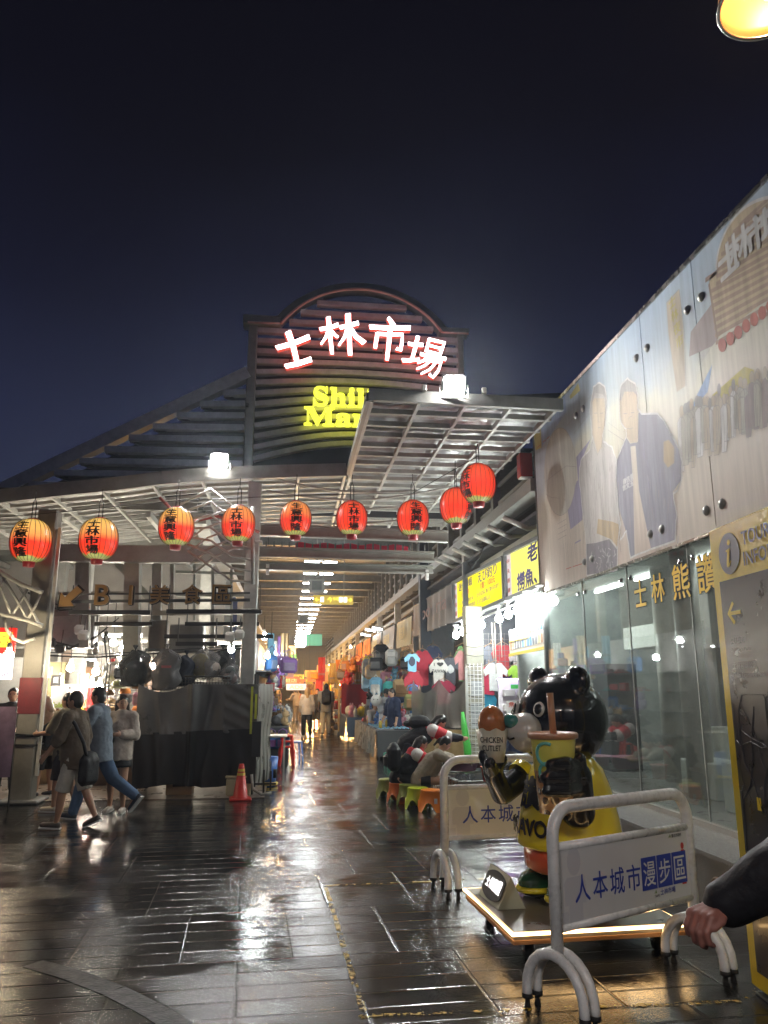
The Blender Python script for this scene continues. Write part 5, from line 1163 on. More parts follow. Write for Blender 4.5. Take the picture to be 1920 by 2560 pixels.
# shop pillar with wires, grid wall, dividing walls
wp = thing('shop_pillar', 'cream tiled pillar bound with black wires between the right stalls', 'pillar', (AY(1027, 1500, 16.0).x, 16.1, 0))
m = MB(); m.bev((0, 0, 1.7), (.36, .3, 3.4), .01); m.build('shaft', mat('cream_tile', (.36, .35, .27), .45, var=.12, vscale=8), wp)
m = MB()
for k in range(14): z_ = .4+k*.2+random.uniform(-.05, .05); m.tube([(-.2, -.157, z_), (0, -.165, z_-.03), (.2, -.157, z_+random.uniform(-.04, .04))], .006, 5)
m.build('wires', CABLE, wp)
m = MB(); m.bbox((-.10, -.16, 1.55), (.14, -.153, 1.85)); m.bbox((-.12, -.16, .9), (.12, -.153, 1.4)); m.build('notices', mat('paper_old', (.42, .45, .45), .6), wp)
sw = thing('stall_walls', 'dark partition walls of the right hand stalls', 'wall')
m = MB(); m.bbox((4.0, 17.6, 0), (8.5, 17.7, 4.6)); m.build('partition', mat('partition_dark', (.055, .055, .065), .7), sw)
m = MB(); m.bbox((6.9, 12.1, 0), (7.0, 17.6, 4.6)); m.build('partition', mat('partition_grey', (.22, .22, .22), .7), sw)
m = MB(); m.bbox((4.2, 26.4, 0), (8.5, 26.5, 4.6)); m.build('partition', mat('partition_grey', (.22, .22, .22), .7), sw)
m = MB(); m.bbox((5.4, 26.5, 0), (5.5, 95, 4.6)); m.build('partition', mat('partition_brown', (.13, .085, .05), .7), sw)
m = MB(); m.bbox((5.6, 17.7, 0), (5.7, 26.4, 4.6)); m.build('partition', mat('partition_dark', (.055, .055, .065), .7), sw)
m = MB(); m.bbox((4.12, 12.1, 4.62), (8.5, 26.4, 4.68)); m.build('soffit', mat('partition_dark', (.055, .055, .065), .7), sw)
def gridpanel(label, o, x, W_, H_, step=.12, col=None):
    o = Vector(o); x = Vector(x).normalized(); t = thing('wire_grid', label, 'display grid', o, 0, 'wire display grids')
    m = MB(); k = 0
    while k*step <= W_: m.tube([x*k*step, x*k*step+Vector((0, 0, H_))], .005, 4); k += 1
    k = 0
    while k*step <= H_: m.tube([Vector((0, 0, k*step)), x*W_+Vector((0, 0, k*step))], .005, 4); k += 1
    m.build('wires', col or mat('grid_wire', (.12, .12, .12), .4, metal=.5), t); return t
gridpanel('black wire grid hung with clothes right of the cream pillar', (4.25, 16.9, 1.2), (1, 0, 0), 2.2, 1.7)
gridpanel('white wire grid between the tarpaulin and the pillar', (3.62, 15.9, .3), (.3, -.1, 0), .32, 1.9, .08, WHITEP)
# ---- goods
def tshirt_geo(m, w=.5, h=.62, th=.05):
    P = [(-.24*w, 0), (-.25*w, h*.62), (-.40*w, h*.52), (-.46*w, h*.72), (-.22*w, h*.98), (-.09*w, h), (0, h*.94), (.09*w, h), (.22*w, h*.98), (.46*w, h*.72), (.40*w, h*.52), (.25*w, h*.62), (.24*w, 0), (.08, -.015), (-.1, .012)]
    m.prism(P, (0, th/2, -h), (1, 0, 0), (0, 0, 1), th)
def cmat(c, r=.7): return mat('cloth_%d_%d_%d' % tuple(int(round(x*100)) for x in c), c, r, var=.18, vscale=10, bump=.5, bscale=11, spec=.3)
def shirt(label, loc, col, rz=0, w=.5, h=.62, printc=None, ptext=None, group='t-shirts hung on the stalls'):
    t = thing('hanging_shirt', label, 't-shirt', loc, rz, group)
    m = MB(); tshirt_geo(m, w, h); m.build('cloth', cmat(col), t)
    m = MB(); m.tube([(-.16, 0, -.02), (0, 0, .06), (.16, 0, -.02)], .008, 5); m.tube([(0, 0, .06), (.02, 0, .12), (0, 0, .15)], .006, 5); m.build('hanger', mat('hanger_wood', (.35, .2, .1), .5), t)
    if printc:
        m = MB(); m.prism([(.10*math.cos(a)*random.uniform(.7, 1.1), .13*math.sin(a)*random.uniform(.8, 1.1)) for a in [2*math.pi*k/12 for k in range(12)]], (0, -.027, -h*.45), (1, 0, 0), (0, 0, 1), .003); m.build('print', cmat(printc), t)
    if ptext:
        m = MB()
        for i, (s_, hh, ww, dz) in enumerate(ptext): m.text(s_, (0, -.03, -h*dz), Xl, Zl, hh, 0, .02, 0, 'C', 0, wd=ww)
        m.build('print_writing', INK, t)
    return t
def SH(label, u, v, Y, *a, **k): return shirt(label, AY(u, v, Y), *a, **k)
SH('light green t-shirt high up at the left of the cream pillar', 1000, 1395, 16.4, (.22, .48, .22), 0, .42, .75)
SH('pink checked child shirt hanging beside the cream pillar', 1000, 1405, 16.2, (.62, .28, .28), 0, .42, .62)
SH('dark red t-shirt hung high behind the grid', 1085, 1392, 17.2, (.34, .04, .05), 0, .56, .70)
SH('white t-shirt hung on the grid beside a green one', 1070, 1432, 16.8, (.62, .62, .62), 0, .60, .60)
SH('lime green t-shirt hung on the black grid', 1118, 1437, 16.8, (.30, .52, .06), 0, .52, .50)
SH('crimson t-shirt low on the left of the grid', 1055, 1440, 16.85, (.45, .03, .07), 0, .46, .60)
SH('pale patterned t-shirt at the right of the grid', 1120, 1405, 17.1, (.48, .42, .44), 0, .5, .55)
SH('blue patterned shirt at the right edge of the grid', 1145, 1395, 17.0, (.07, .18, .42), 0, .34, .62)
SH('grey t-shirt in the shade behind the ropes', 1060, 1395, 17.35, (.13, .14, .17), 0, .5, .75)
SH('bright blue shirt low behind the cream pillar', 1050, 1490, 16.9, (.03, .25, .40), 0, .5, .75)
SH('light blue checked shirt low on the grid', 1062, 1545, 16.7, (.22, .34, .48), 0, .42, .5)
SH('sky blue child t-shirt with a dark print in front of the shirt stall', 890, 1412, 19.5, (.20, .42, .62), 0, .44, .44, (.05, .05, .08))
SH('large red t-shirt hung behind the blue child t-shirt', 912, 1405, 21, (.36, .02, .04), 0, .66, .92)
SH('red t-shirt hung below the sky blue one', 893, 1450, 19.9, (.46, .04, .06), 0, .56, .82, (.3, .02, .03))
SH('white souvenir t-shirt lettered I heart TAIWAN', 947, 1424, 20.5, (.52, .50, .46), 0, .56, .74, None, [('I ♥', .11, .26, .26), ('TAIWAN', .09, .36, .48)])
SH('black t-shirt with a framed white print in the shirt stall', 972, 1420, 20.6, (.05, .05, .06), 0, .54, .70, (.42, .42, .42))
SH('navy t-shirt at the back of the shirt stall', 935, 1395, 21.5, (.02, .03, .07), 0, .6, .8)
SH('dark red t-shirt low in the shirt stall', 958, 1470, 20.4, (.28, .02, .05), 0, .7, .6)
SH('red toddler shirt with a yellow heart on the left of the alley', 602, 1442, 24, (.58, .03, .03), 0, .5, .6, (.8, .5, .05))
# tarpaulin with beige lower half
TRP = film('clear_vinyl', (.62, .60, .57), rough=.28, haze=.55, hazecol=(.24, .23, .21), refl=.4)
tp = thing('vinyl_curtain', 'clear vinyl curtain with a beige lower half tied across the closed stall', 'curtain')
P0, P1 = Vector((2.78, 17.6, 0)), Vector((3.52, 15.5, 0))
def tarp_fn(u, v, z0, z1, swag=True):
    p = P0.lerp(P1, u); nr = Vector((-.94, -.33, 0))
    top = z1-(.30*abs(math.sin(2*math.pi*u)) if swag else 0)
    z_ = top+(z0-top)*v
    fold = .045*math.sin(u*26+1.2*math.sin(v*2.5))*(.25+.75*v)+.03*math.sin(u*9+v*4)
    return p+nr*fold+Vector((0, 0, z_))
m = MB(); m.sheet(lambda u, v: tarp_fn(u, v, .92, 1.90), 70, 22); m.build('clear_upper', TRP, tp)
m = MB(); m.sheet(lambda u, v: tarp_fn(u, v*.55+.45, .02, 1.6, False), 70, 22); m.build('beige_cloth', mat('beige_vinyl', (.34, .25, .11), .35, var=.2, vscale=5), tp)
m = MB(); m.bar((3.52, 15.45, 0), (3.52, 15.45, 2.1), .05, .05); m.build('corner_pole', STEELW, tp)
gp = MB(); gp.tube([(3.50, 15.3, 0), (3.47, 15.3, .6), (3.42, 15.32, 1.0), (3.40, 15.34, 1.25)], [.07, .075, .06, .03], 10); tag(gp.build('rolled_umbrella', mat('bright_green', (.06, .42, .06), .4)), 'rolled bright green umbrella standing at the curtain edge', 'umbrella')
# menu board, purple light shelf
mb_ = thing('picture_menu', 'white picture menu board with a yellow lower edge under the bulbs', 'menu board')
m = MB(); m.add([(4.07, 14.2, 2.32), (4.07, 12.05, 2.36), (4.07, 12.05, 2.84), (4.07, 14.2, 2.76)], [(0, 1, 2, 3)]); m.build('board', mat('menu_white', (.66, .64, .60), .4, var=.1), mb_)
m = MB(); m.bar((4.06, 14.2, 2.31), (4.06, 12.05, 2.35), .02, .05); m.bar((4.064, 14.2, 2.55), (4.064, 12.9, 2.57), .01, .015); m.build('yellow_edge', mat('menu_yellow', (.62, .48, .04), .4), mb_)
ML = [cmat(c) for c in ((.45, .25, .15), (.25, .35, .42), (.5, .42, .25), (.2, .2, .22), (.15, .3, .55))]
m = MB()
for i in range(13):
    for j in range(2):
        y = 14.08-i*.15; z_ = 2.40+j*.22+(14.2-y)*.02; m.bbox((4.064-.001*(i % 3), y-.05, z_), (4.067, y+.05, z_+random.uniform(.10, .17)), random.randrange(5))
m.build('pictures', ML, mb_)
pu_ = thing('purple_shelf', 'white rack of small baskets under a purple light strip', 'shelf', (4.05, 15.0, 0))
m = MB(); m.bbox((0, 0, .9), (.62, .05, 1.86)); m.build('back_panel', mat('rack_white', (.60, .56, .60), .5), pu_)
m = MB(); m.tube([(-.02, -.03, 1.88), (.62, -.03, 1.88)], .012, 6); m.build('light_strip', emat('purple_led', (.62, .35, 1.0), 16), pu_)
for z_ in (1.62, 1.34, 1.08):
    for x in (.08, .34):
        m = MB(); m.bev((x+.1, -.08, z_), (.22, .14, .13), .01); m.build('basket', mat('basket_wire', (.55, .53, .52), .4), pu_)
m = MB(); m.bbox((.2, -.17, 1.70), (.42, -.155, 1.78)); m.build('green_tag', mat('tag_green', (.08, .6, .12), .5), pu_)
m = MB(); m.bbox((.1, -.17, 1.22), (.5, -.155, 1.48)); q = m.build('price_card', mat('card_white', (.62, .6, .58), .5), pu_)
m = MB(); m.text('魚缸', (.14, -.175, 1.36), Xl, Zl, .09, 0, .02, wd=.3); m.build('card_writing', SRD, q)
rp = thing('hanging_ropes', 'thin pale ropes with hooks dangling under the bulb row', 'ropes')
for u, v0, v1 in ((1062, 1345, 1425), (1068, 1345, 1455), (1080, 1335, 1420)): m = MB(); m.tube([AY(u, v0, 14.2), AY(u+2, (v0+v1)/2, 14.2), AY(u+4, v1, 14.2)], .008, 5); m.build('rope', mat('rope_pale', (.55, .48, .38), .7), rp)
# the fishing game tanks
tk = thing('fishing_tank', 'low stainless water tank of the shrimp fishing stall', 'tank', (2.42, 11.3, 0), R(2), 'stainless tanks of the fishing stall')
STN = mat('stainless', (.50, .50, .50), .28, metal=.9, var=.15)
m = MB()
for lo, hi in (((0, 0, .0), (1.5, .04, .42)), ((0, .96, .0), (1.5, 1.0, .42)), ((0, .04, .0), (.04, .96, .42)), ((1.46, .04, .0), (1.5, .96, .42)), ((.04, .04, .2), (1.46, .96, .24))): m.bbox(lo, hi)
m.build('basin', STN, tk)
m = MB(); m.bbox((.045, .045, .30), (1.455, .955, .34)); m.build('water', mat('tank_water', (.03, .04, .04), .04, var=0), tk)
m = MB(); m.bar((-.01, -.01, .425), (1.51, -.01, .425), .07, .012); m.bar((-.01, 0, .431), (-.01, 1.0, .431), .07, .012); m.bar((-.01, 1.01, .425), (1.51, 1.01, .425), .07, .012); m.build('rim', STN, tk)
dup(tk, (2.50, 12.55, 0), R(2), 'second stainless water tank behind the first, nearer the stall')
tk['label'] = 'nearer low stainless water tank behind the far barrier'
def basin(label, loc, r, h, col, group=None):
    t = thing('plastic_basin', label, 'basin', loc, 0, group); m = MB(); m.lathe([(0, 0), (r*.75, 0), (r, h), (r*1.06, h), (r*1.06, h-.015), (r*.97, h-.01), (r*.73, .015), (0, .015)], 24); m.build('bowl', mat('plastic_%d_%d_%d' % tuple(int(c*100) for c in col), col, .35, var=.05), t); return t
basin('pink plastic basin standing on the fishing tank', AY(1000, 1655, 12.3)-Vector((0, 0, .06)), .26, .18, (.62, .30, .44))
basin('pale pink basin behind the raised paw of the bear', AY(1040, 1650, 12.6)-Vector((0, 0, .05)), .22, .16, (.62, .36, .42))
basin('small red and yellow bucket between the tank and the bear', AY(1058, 1688, 11.0), .12, .2, (.60, .07, .03))
# stools
STO = {}
def stool(label, loc, col, rz=0, sc_=1):
    t = thing('plastic_stool', label, 'stool', loc, rz, 'small plastic stools by the fishing tank')
    pm = mat('stool_%d_%d_%d' % tuple(int(c*100) for c in col), col, .32, var=.08, vscale=12)
    n = 32; m = MB(); V = []; F = []
    prof = [(.150, .29), (.155, .27), (.150, .262), (.178, .02), (.195, .0)]
    for r_, z_ in prof:
        for j in range(n):
            a = 2*math.pi*j/n; zz2 = z_
            if z_ < .1: k = abs(math.sin(2*a)); zz2 = z_+max(0, (k-.55))/.45*.14*(1 if z_ > .01 else 1)
            V.append((r_*math.cos(a), r_*math.sin(a), zz2))
    for i in range(len(prof)-1):
        for j in range(n): F.append((i*n+j, (i+1)*n+j, (i+1)*n+(j+1) % n, i*n+(j+1) % n))
    m.add(V, F, 0, True); m.lathe([(0, .295), (.14, .295), (.150, .29)], n); m.build('shell', pm, t)
    return t
OR = (.80, .22, .02); LG = (.42, .50, .02); OG = (.24, .26, .06)
stool('bright orange stool nearest the viewer, with a white price tag', G(932, 1752), OR, .4)
stool('lime green stool beside the nearest orange one', G(903, 1746), LG, .2)
stool('orange stool under the crouching child', G(862, 1733), (.70, .16, .03), .1)
stool('olive green stool half hidden between the orange and lime ones', G(884, 1738), OG, .1)
stool('olive green stool at the far end of the row', G(838, 1724), OG, .3)
m = MB(); m.bbox((-.02, -.006, 0), (.025, 0, .07)); o = m.build('paper_tag', mat('card_white', (.62, .6, .58), .5), None); o.location = G(932, 1752)+Vector((.03, -.172, .12)); tag(o, 'white paper tag stuck on the nearest orange stool', 'tag')
# ---- tables with cloths in the alley
def clothtable(label, x0, x1, y0, y1, h, front, end, group=None):
    t = thing('stall_table', label, 'stall table', (x0, y0, 0), 0, group)
    m = MB(); m.bbox((0, 0, h-.03), (x1-x0, y1-y0, h)); m.build('table_top', mat('table_top', (.10, .10, .11), .5), t)
    for lx in (.06, x1-x0-.06):
        for ly in (.06, y1-y0-.06): m = MB(); m.bar((lx, ly, .0), (lx, ly, h-.03), .04, .04); m.build('leg', STEELD, t)
    L_ = y1-y0; Wt = x1-x0
    m = MB(); m.sheet(lambda u, v: (-.03-.04*math.sin(u*L_*5)*v-.05*v, L_*u, h-(h-.08)*v), int(L_*12), 8); m.build('cloth_side', front, t)
    m = MB(); m.sheet(lambda u, v: (Wt*u, -.03-.02*math.sin(u*Wt*9)*v-.03*v, h-(h-.10)*v), 20, 8); m.build('cloth_end', end, t)
    return t
VIN = mat('grey_vinyl', (.34, .33, .29), .28, var=.2, vscale=4, coat=.2); SLT = mat('slate_cloth', (.09, .105, .13), .55, var=.2)
clothtable('near alley table with a pale vinyl skirt and black trays', 2.14, 3.0, 19.2, 25.3, .70, VIN, mat('charcoal_cloth', (.03, .032, .035), .6))
clothtable('second alley table with a slate grey skirt and piled toys', 1.92, 2.7, 26.2, 32.5, .74, SLT, mat('denim_cloth', (.10, .16, .26), .6))
# red curtain stall
banner('red_curtain', 'tall dark red curtain hanging beside the second alley table', AY(738, 1478, 27.5), (1.0, .3, 0), 1.0, (.26, .02, .04), None, None, 0, None, .05, 'curtain')
m = MB(); m.bar(AY(733, 1480, 27.3), AY(731, 1580, 27.3), .06, .06); tag(m.build('wooden_post', mat('pale_wood', (.45, .33, .18), .6)), 'pale wooden post at the left edge of the red curtain', 'post')
tr = MB(); tr.sheet(lambda u, v: AY(795, 1490, 23.5)+Vector((.9*u-.2*v, .1*math.sin(u*14), -1.2*v+.18*math.sin(u*7)*(1-v))), 30, 10); tag(tr.build('white_cover', film('white_vinyl', (.6, .6, .55), rough=.15, haze=.55, hazecol=(.5, .5, .44))), 'crumpled white plastic cover beside the red curtain', 'cover')
# ================================================================== people
SKIN = mat('skin', (.50, .29, .19), .5, var=.06); SKIN2 = mat('skin_tan', (.40, .22, .14), .5, var=.06); HAIRK = mat('hair_black', (.015, .012, .011), .35, var=.2, vscale=40)
HAIRB = mat('hair_blond', (.42, .27, .12), .45, var=.25, vscale=40); EYE = mat('eye_dark', (.02, .015, .012), .3, var=0); LIPS = mat('lips', (.38, .13, .11), .5, var=0)
def rotx(v, a): c, s_ = math.cos(a), math.sin(a); return Vector((v.x, v.y*c-v.z*s_, v.y*s_+v.z*c))
def person(label, loc, heading, h=1.68, lean=0, hp=0, yaw=0, armL=(5, 6, 10, 0), armR=(5, 6, 10, 0), legL=(0, 3, 2), legR=(0, 3, 2), seat=None, skin=SKIN, hair='short', hairm=HAIRK,
           top=(.3, .3, .3), sleeve='short', topl=.02, loose=1.0, bottom='pants', bot=(.05, .05, .06), shoe=(.03, .03, .03), vox=.012, cap=None, face=True, female=False, group=None, stripes=None, sole=(.5, .5, .48), topm=None):
    """heading: 0 looks along +y. arm = (swing forward, outward, elbow bend, forearm inward); leg = (swing forward, outward, knee bend); degrees"""
    hd = R(heading); t = thing('person', label, 'person', (0, 0, 0), 0, group)
    pel = Vector((0, 0, .52*h)); ln_ = R(lean); sd = Vector((0, math.sin(ln_), math.cos(ln_)))
    sw = (.098 if female else .112)*h
    che = pel+sd*.20*h; shl = pel+sd*.295*h; nk = pel+sd*.335*h
    ha = ln_*.55+R(hp); hdn = Vector((0, math.sin(ha), math.cos(ha))); hcn = nk+hdn*.085*h; MH = Matrix.Rotation(-ha, 3, 'X') @ Matrix.Rotation(R(yaw), 3, 'Z')
    J = {}
    for s_, A, Lg in ((-1, armL, legL), (1, armR, legR)):
        sw_, ab, el, inw = [R(q) for q in A]
        sh = shl+Vector((s_*sw, 0, 0)); d = Vector((s_*math.sin(ab), 0, -math.cos(ab))); d = rotx(d, sw_-ln_*.0)
        e = sh+d*.165*h; f = rotx(Vector((s_*math.sin(ab)*.6, 0, -math.cos(ab))).normalized(), sw_+el)
        f = Matrix.Rotation(s_*inw, 3, 'Z') @ f; w = e+f*.145*h
        J['a', s_] = (sh, e, w, f)
        sg, ab, kn = [R(q) for q in Lg]
        hj = pel+Vector((s_*.052*h, 0, -.01*h)); d = rotx(Vector((s_*math.sin(ab), 0, -math.cos(ab))), sg); k = hj+d*.235*h
        g_ = rotx(Vector((s_*math.sin(ab)*.5, 0, -1)).normalized(), sg-kn); an = k+g_*.235*h; fa_ = sg-kn
        fa_ = max(min(fa_, R(25)), R(-60)) if seat is None else 0
        fd = rotx(Vector((s_*.12, 1, 0)).normalized(), fa_*(.9 if fa_ < 0 else .5))
        J['l', s_] = (hj, k, an, fd)
    low = min(min(J['l', s_][2].z-.042*h, (J['l', s_][2]+J['l', s_][3]*.11*h).z-.035*h) for s_ in (-1, 1))
    dz = -low if seat is None else seat+.055*h-pel.z
    t.location = Vector(loc)+Vector((0, 0, 0)); t.rotation_euler = (0, 0, hd)
    up = Vector((0, 0, dz))
    pel, che, shl, nk, hcn = [p+up for p in (pel, che, shl, nk, hcn)]
    for k_ in J: J[k_] = tuple(p+up for p in J[k_][:3])+(J[k_][3],)
    S_ = h
    b = MB()
    b.ball(hcn, (.045*S_, .056*S_, .066*S_), 16, M=MH)
    b.ball(hcn+MH @ Vector((0, .016*S_, -.030*S_)), (.035*S_, .038*S_, .036*S_), 12, M=MH)
    if face:
        b.ball(hcn+MH @ Vector((0, .056*S_, -.010*S_)), (.0085*S_, .012*S_, .014*S_), 8, M=MH)
        for s_ in (-1, 1): b.ball(hcn+MH @ Vector((s_*.046*S_, -.004*S_, -.008*S_)), (.006*S_, .012*S_, .018*S_), 8, M=MH)
    capsule(b, nk-sd*.02*h, hcn-hdn*.03*h, .034*h, .032*h)
    capsule(b, pel, che, .075*h, .085*h, 12); capsule(b, che, shl, .085*h, .06*h, 12)
    for s_ in (-1, 1):
        sh, e, w, f = J['a', s_]; capsule(b, shl, sh, .05*h, .036*h); capsule(b, sh, e, .033*h, .027*h); capsule(b, e, w, .026*h, .018*h)
        # hand: palm, four fingers and a thumb
        pl_ = w+f*.045*h; sd2 = f.cross(Vector((s_*1.0, 0, 0))); sd2 = sd2.normalized() if sd2.length > .1 else Vector((0, 1, 0))
        capsule(b, w, pl_, .019*h, .020*h, 8); pn = Vector((-s_, 0, 0))
        for i in range(4):
            o = pl_+sd2*((i-1.5)*.0105*h); ll = (.036, .043, .041, .032)[i]*h; m1 = o+(f+pn*.25).normalized()*ll*.55; m2 = m1+(f*.6+pn*.8).normalized()*ll*.5
            capsule(b, o, m1, .0058*h, .0054*h, 6); capsule(b, m1, m2, .0054*h, .0048*h, 6)
        o = w+f*.015*h+sd2*.016*h; m1 = o+(f*.6+sd2*.7+pn*.3).normalized()*.03*h; capsule(b, o, m1, .0072*h, .006*h, 6); capsule(b, m1, m1+(f+pn*.3).normalized()*.022*h, .006*h, .005*h, 6)
        hj, k, an, fd = J['l', s_]; capsule(b, hj, k, .050*h, .034*h); capsule(b, k, k.lerp(an, .35), .032*h, .034*h); capsule(b, k.lerp(an, .3), an, .034*h, .019*h)
        capsule(b, an-Vector((0, 0, .015*h)), an+fd*.09*h-Vector((0, 0, .022*h)), .020*h, .018*h)
    blend(b, 'body', skin, t, vox, 4)
    # top
    tm = topm or cmat(top, .8); q = MB(); L_ = .012*h*loose
    if seat is not None or lean > 30: capsule(q, pel+sd*(-topl*h*.5), che, .082*h+L_, .088*h+L_, 14)
    else: q.tube([pel+sd*(-topl*h-.035*h), pel+sd*.06*h, che, che+sd*.05*h], [.094*h+L_*1.1, .088*h+L_, .088*h+L_, .07*h+L_], 18); capsule(q, che, shl, .088*h+L_, .064*h+L_*.6, 14); capsule(q, shl, nk-sd*.012*h, .055*h, .044*h)
    for s_ in (-1, 1):
        sh, e, w, f = J['a', s_]; capsule(q, shl, sh, .058*h, .044*h+L_*.4); sp_ = (.80 if sleeve == 'short' else 1)
        capsule(q, sh, sh.lerp(e, sp_), .040*h+L_*.5, .034*h+L_*.8)
        if sleeve == 'long': capsule(q, e, e.lerp(w, .93), .033*h+L_*.7, .024*h+L_*.7)
        if sleeve == 'half': capsule(q, e, e.lerp(w, .25), .034*h+L_*.6, .032*h+L_*.6)
    o = blend(q, 'top', tm, t, vox*1.1, 3, .010*h*loose, .10)
    if stripes:
        st = MB()
        k = MB(); capsule(k, shl-sd*.05*h, nk-sd*.005*h, .098*h, .066*h, 14); k.ball(nk-sd*.02*h+Vector((0, -.06*h, .01*h)), (.07*h, .05*h, .05*h), 12); blend(k, 'red_hood', cmat((.52, .03, .04)), o, .014, 3)
        for c_, f0, f1 in stripes:
            for s_ in (-1, 1):
                sh, e, w, f = J['a', s_]; pp = [shl.lerp(sh, .6), sh, sh.lerp(e, .5), e, e.lerp(w, .5), w]
                n = len(pp)-1; P = lambda x: pp[min(int(x*n), n-1)].lerp(pp[min(int(x*n), n-1)+1], x*n-min(int(x*n), n-1))
                k = MB(); k.tube([P(f0+(f1-f0)*i/4) for i in range(5)], [.066*h, .065*h, .064*h, .062*h, .060*h], 12, caps=False); k.build('sleeve_band', cmat(c_), o)
    if bottom:
        q = MB(); bm = cmat(bot, .8); q.ball(pel, (.085*h, .076*h, .06*h), 14)
        if bottom == 'skirt':
            q = MB(); q.lathe([(.075*h, .04*h), (.095*h, -.01*h), (.115*h, -.11*h), (.12*h, -.135*h), (.10*h, -.135*h)], 20, c=pel); q.build('skirt', bm, t)
        else:
            for s_ in (-1, 1):
                hj, k, an, fd = J['l', s_]; en = {'shorts': 0, 'mini': -1}.get(bottom, 1)
                if en == -1: q.tube([hj, hj.lerp(k, .42)], [.062*h, .062*h], 14)
                else:
                    q.tube([hj+Vector((0, 0, .02*h)), hj.lerp(k, .5), k.lerp(hj, -.06 if en == 0 else .0)], [.058*h, .058*h, .058*h if en == 0 else .046*h*(.7+.3*loose)], 14)
                    if en == 1: capsule(q, k, k.lerp(an, .92), .044*h*(.7+.3*loose), .036*h*(.7+.3*loose))
            blend(q, {'shorts': 'shorts', 'mini': 'shorts'}.get(bottom, 'trousers'), bm, t, vox*1.1, 3, .006*h, .10)
    if hair:
        q = MB(); C = lambda x, y, z_: hcn+MH @ Vector((x*S_, y*S_, z_*S_))
        q.ball(C(0, -.010, .014), (.051*S_, .059*S_, .063*S_), 16, M=MH)
        if hair in ('short', 'bob', 'long'): q.ball(C(0, -.024, -.012), (.049*S_, .043*S_, .058*S_), 12, M=MH)
        if hair in ('bob', 'long'):
            for s_ in (-1, 1): capsule(q, C(s_*.044, -.022, .01), C(s_*.050, -.024, -.085), .019*S_, .018*S_)
            capsule(q, C(0, -.04, 0), C(0, -.046, -.10), .045*S_, .040*S_)
        if hair == 'long': capsule(q, C(0, -.05, -.06), C(0, -.062, -.19), .042*S_, .026*S_)
        if hair == 'pony': q.ball(C(0, -.03, -.005), (.045*S_, .036*S_, .045*S_), 12, M=MH); capsule(q, C(0, -.07, .01), C(0, -.085, -.07), .016*S_, .014*S_)
        ob = blend(q, 'hair', hairm, t, vox, 2, .005, .03)
        # cut the fringe clear of the face
        inv = MH.inverted()
        me = ob.data
        for v in me.vertices:
            l_ = inv @ (v.co-hcn)
            if l_.y > .030*S_ and l_.z < (.022 if hair != 'fringe' else .012)*S_ and abs(l_.x) < .040*S_: v.co -= MH @ Vector((0, (l_.y-.030*S_)*1.0+.004*S_, 0))
    if cap:
        q = MB(); q.lathe([(.054*S_, -.004*S_), (.055*S_, .02*S_), (.045*S_, .048*S_), (.02*S_, .060*S_), (0, .062*S_)], 18, c=hcn+MH @ Vector((0, -.002*S_, .016*S_)), M=MH)
        q.prism([(-.042*S_, 0), (.042*S_, 0), (.034*S_, .05*S_), (0, .062*S_), (-.034*S_, .05*S_)], hcn+MH @ Vector((0, .04*S_, .018*S_)), MH @ Vector((1, 0, 0)), MH @ Vector((0, 1, -.15)), .006*S_); q.build('cap', cmat(cap), t)
    if face:
        q = MB()
        for s_ in (-1, 1): q.ball(hcn+MH @ Vector((s_*.018*S_, .0475*S_, .004*S_)), (.0075*S_, .005*S_, .0042*S_), 8, M=MH)
        for s_ in (-1, 1): q.tube([hcn+MH @ Vector((s_*(.010+.008*i)*S_, (.0535-.004*i)*S_, (.017+.001*(i % 2))*S_)) for i in range(3)], .0022*S_, 5)
        q.build('eyes_and_brows', EYE, t)
        q = MB(); q.ball(hcn+MH @ Vector((0, .0515*S_, -.036*S_)), (.013*S_, .005*S_, .0042*S_), 8, M=MH); q.build('lips', LIPS, t)
    for s_ in (-1, 1):
        if not shoe: continue
        hj, k, an, fd = J['l', s_]; q = MB(); dn = Vector((0, 0, 1)); side = fd.cross(dn).normalized(); dn = side.cross(fd)
        capsule(q, an-dn*.018*h-fd*.012*h, an+fd*.10*h-dn*.023*h, .026*h, .022*h); so = blend(q, 'shoe', mat('shoe_%d_%d_%d' % tuple(int(c*100) for c in shoe), shoe, .5, var=.1), t, .01, 2)
        q = MB(); q.bar(an-dn*.040*h-fd*.034*h, an-dn*.040*h+fd*.122*h, .048*h, .012*h, up=dn); q.build('sole', mat('sole_%d' % int(sole[0]*100), sole, .6, var=.1), so)
    t['joints'] = 1; del t['joints']
    M = Matrix.Translation(t.location) @ Matrix.Rotation(hd, 4, 'Z')
    return t, J, dict(pel=pel, shl=shl, che=che, head=hcn, sd=sd, M=M, nk=nk)
def wpos(D, p): return D['M'] @ p
def bagthing(name, label, cat, loc, rz, size, col, strap=None, rough=.6, group=None):
    t = thing(name, label, cat, loc, rz, group); q = MB(); sx_, sy_, sz_ = size
    q.bev((0, 0, -sz_*.05), (sx_*.92, sy_*.9, sz_*.86), .06); q.ball((0, 0, sz_*.25), (sx_*.40, sy_*.38, sz_*.24), 14); blend(q, 'bag_body', cmat(col, rough), t, .014, 4, .012, .08)
    if name == 'backpack': q = MB(); q.bev((0, -sy_*.48, -sz_*.14), (sx_*.62, sy_*.34, sz_*.42), .03); q.build('front_pocket', cmat(tuple(c*1.4+.01 for c in col), rough), t)
    if strap: q = MB(); q.tube(strap, .016, 6); q.build('strap', cmat(col, rough), t)
    return t
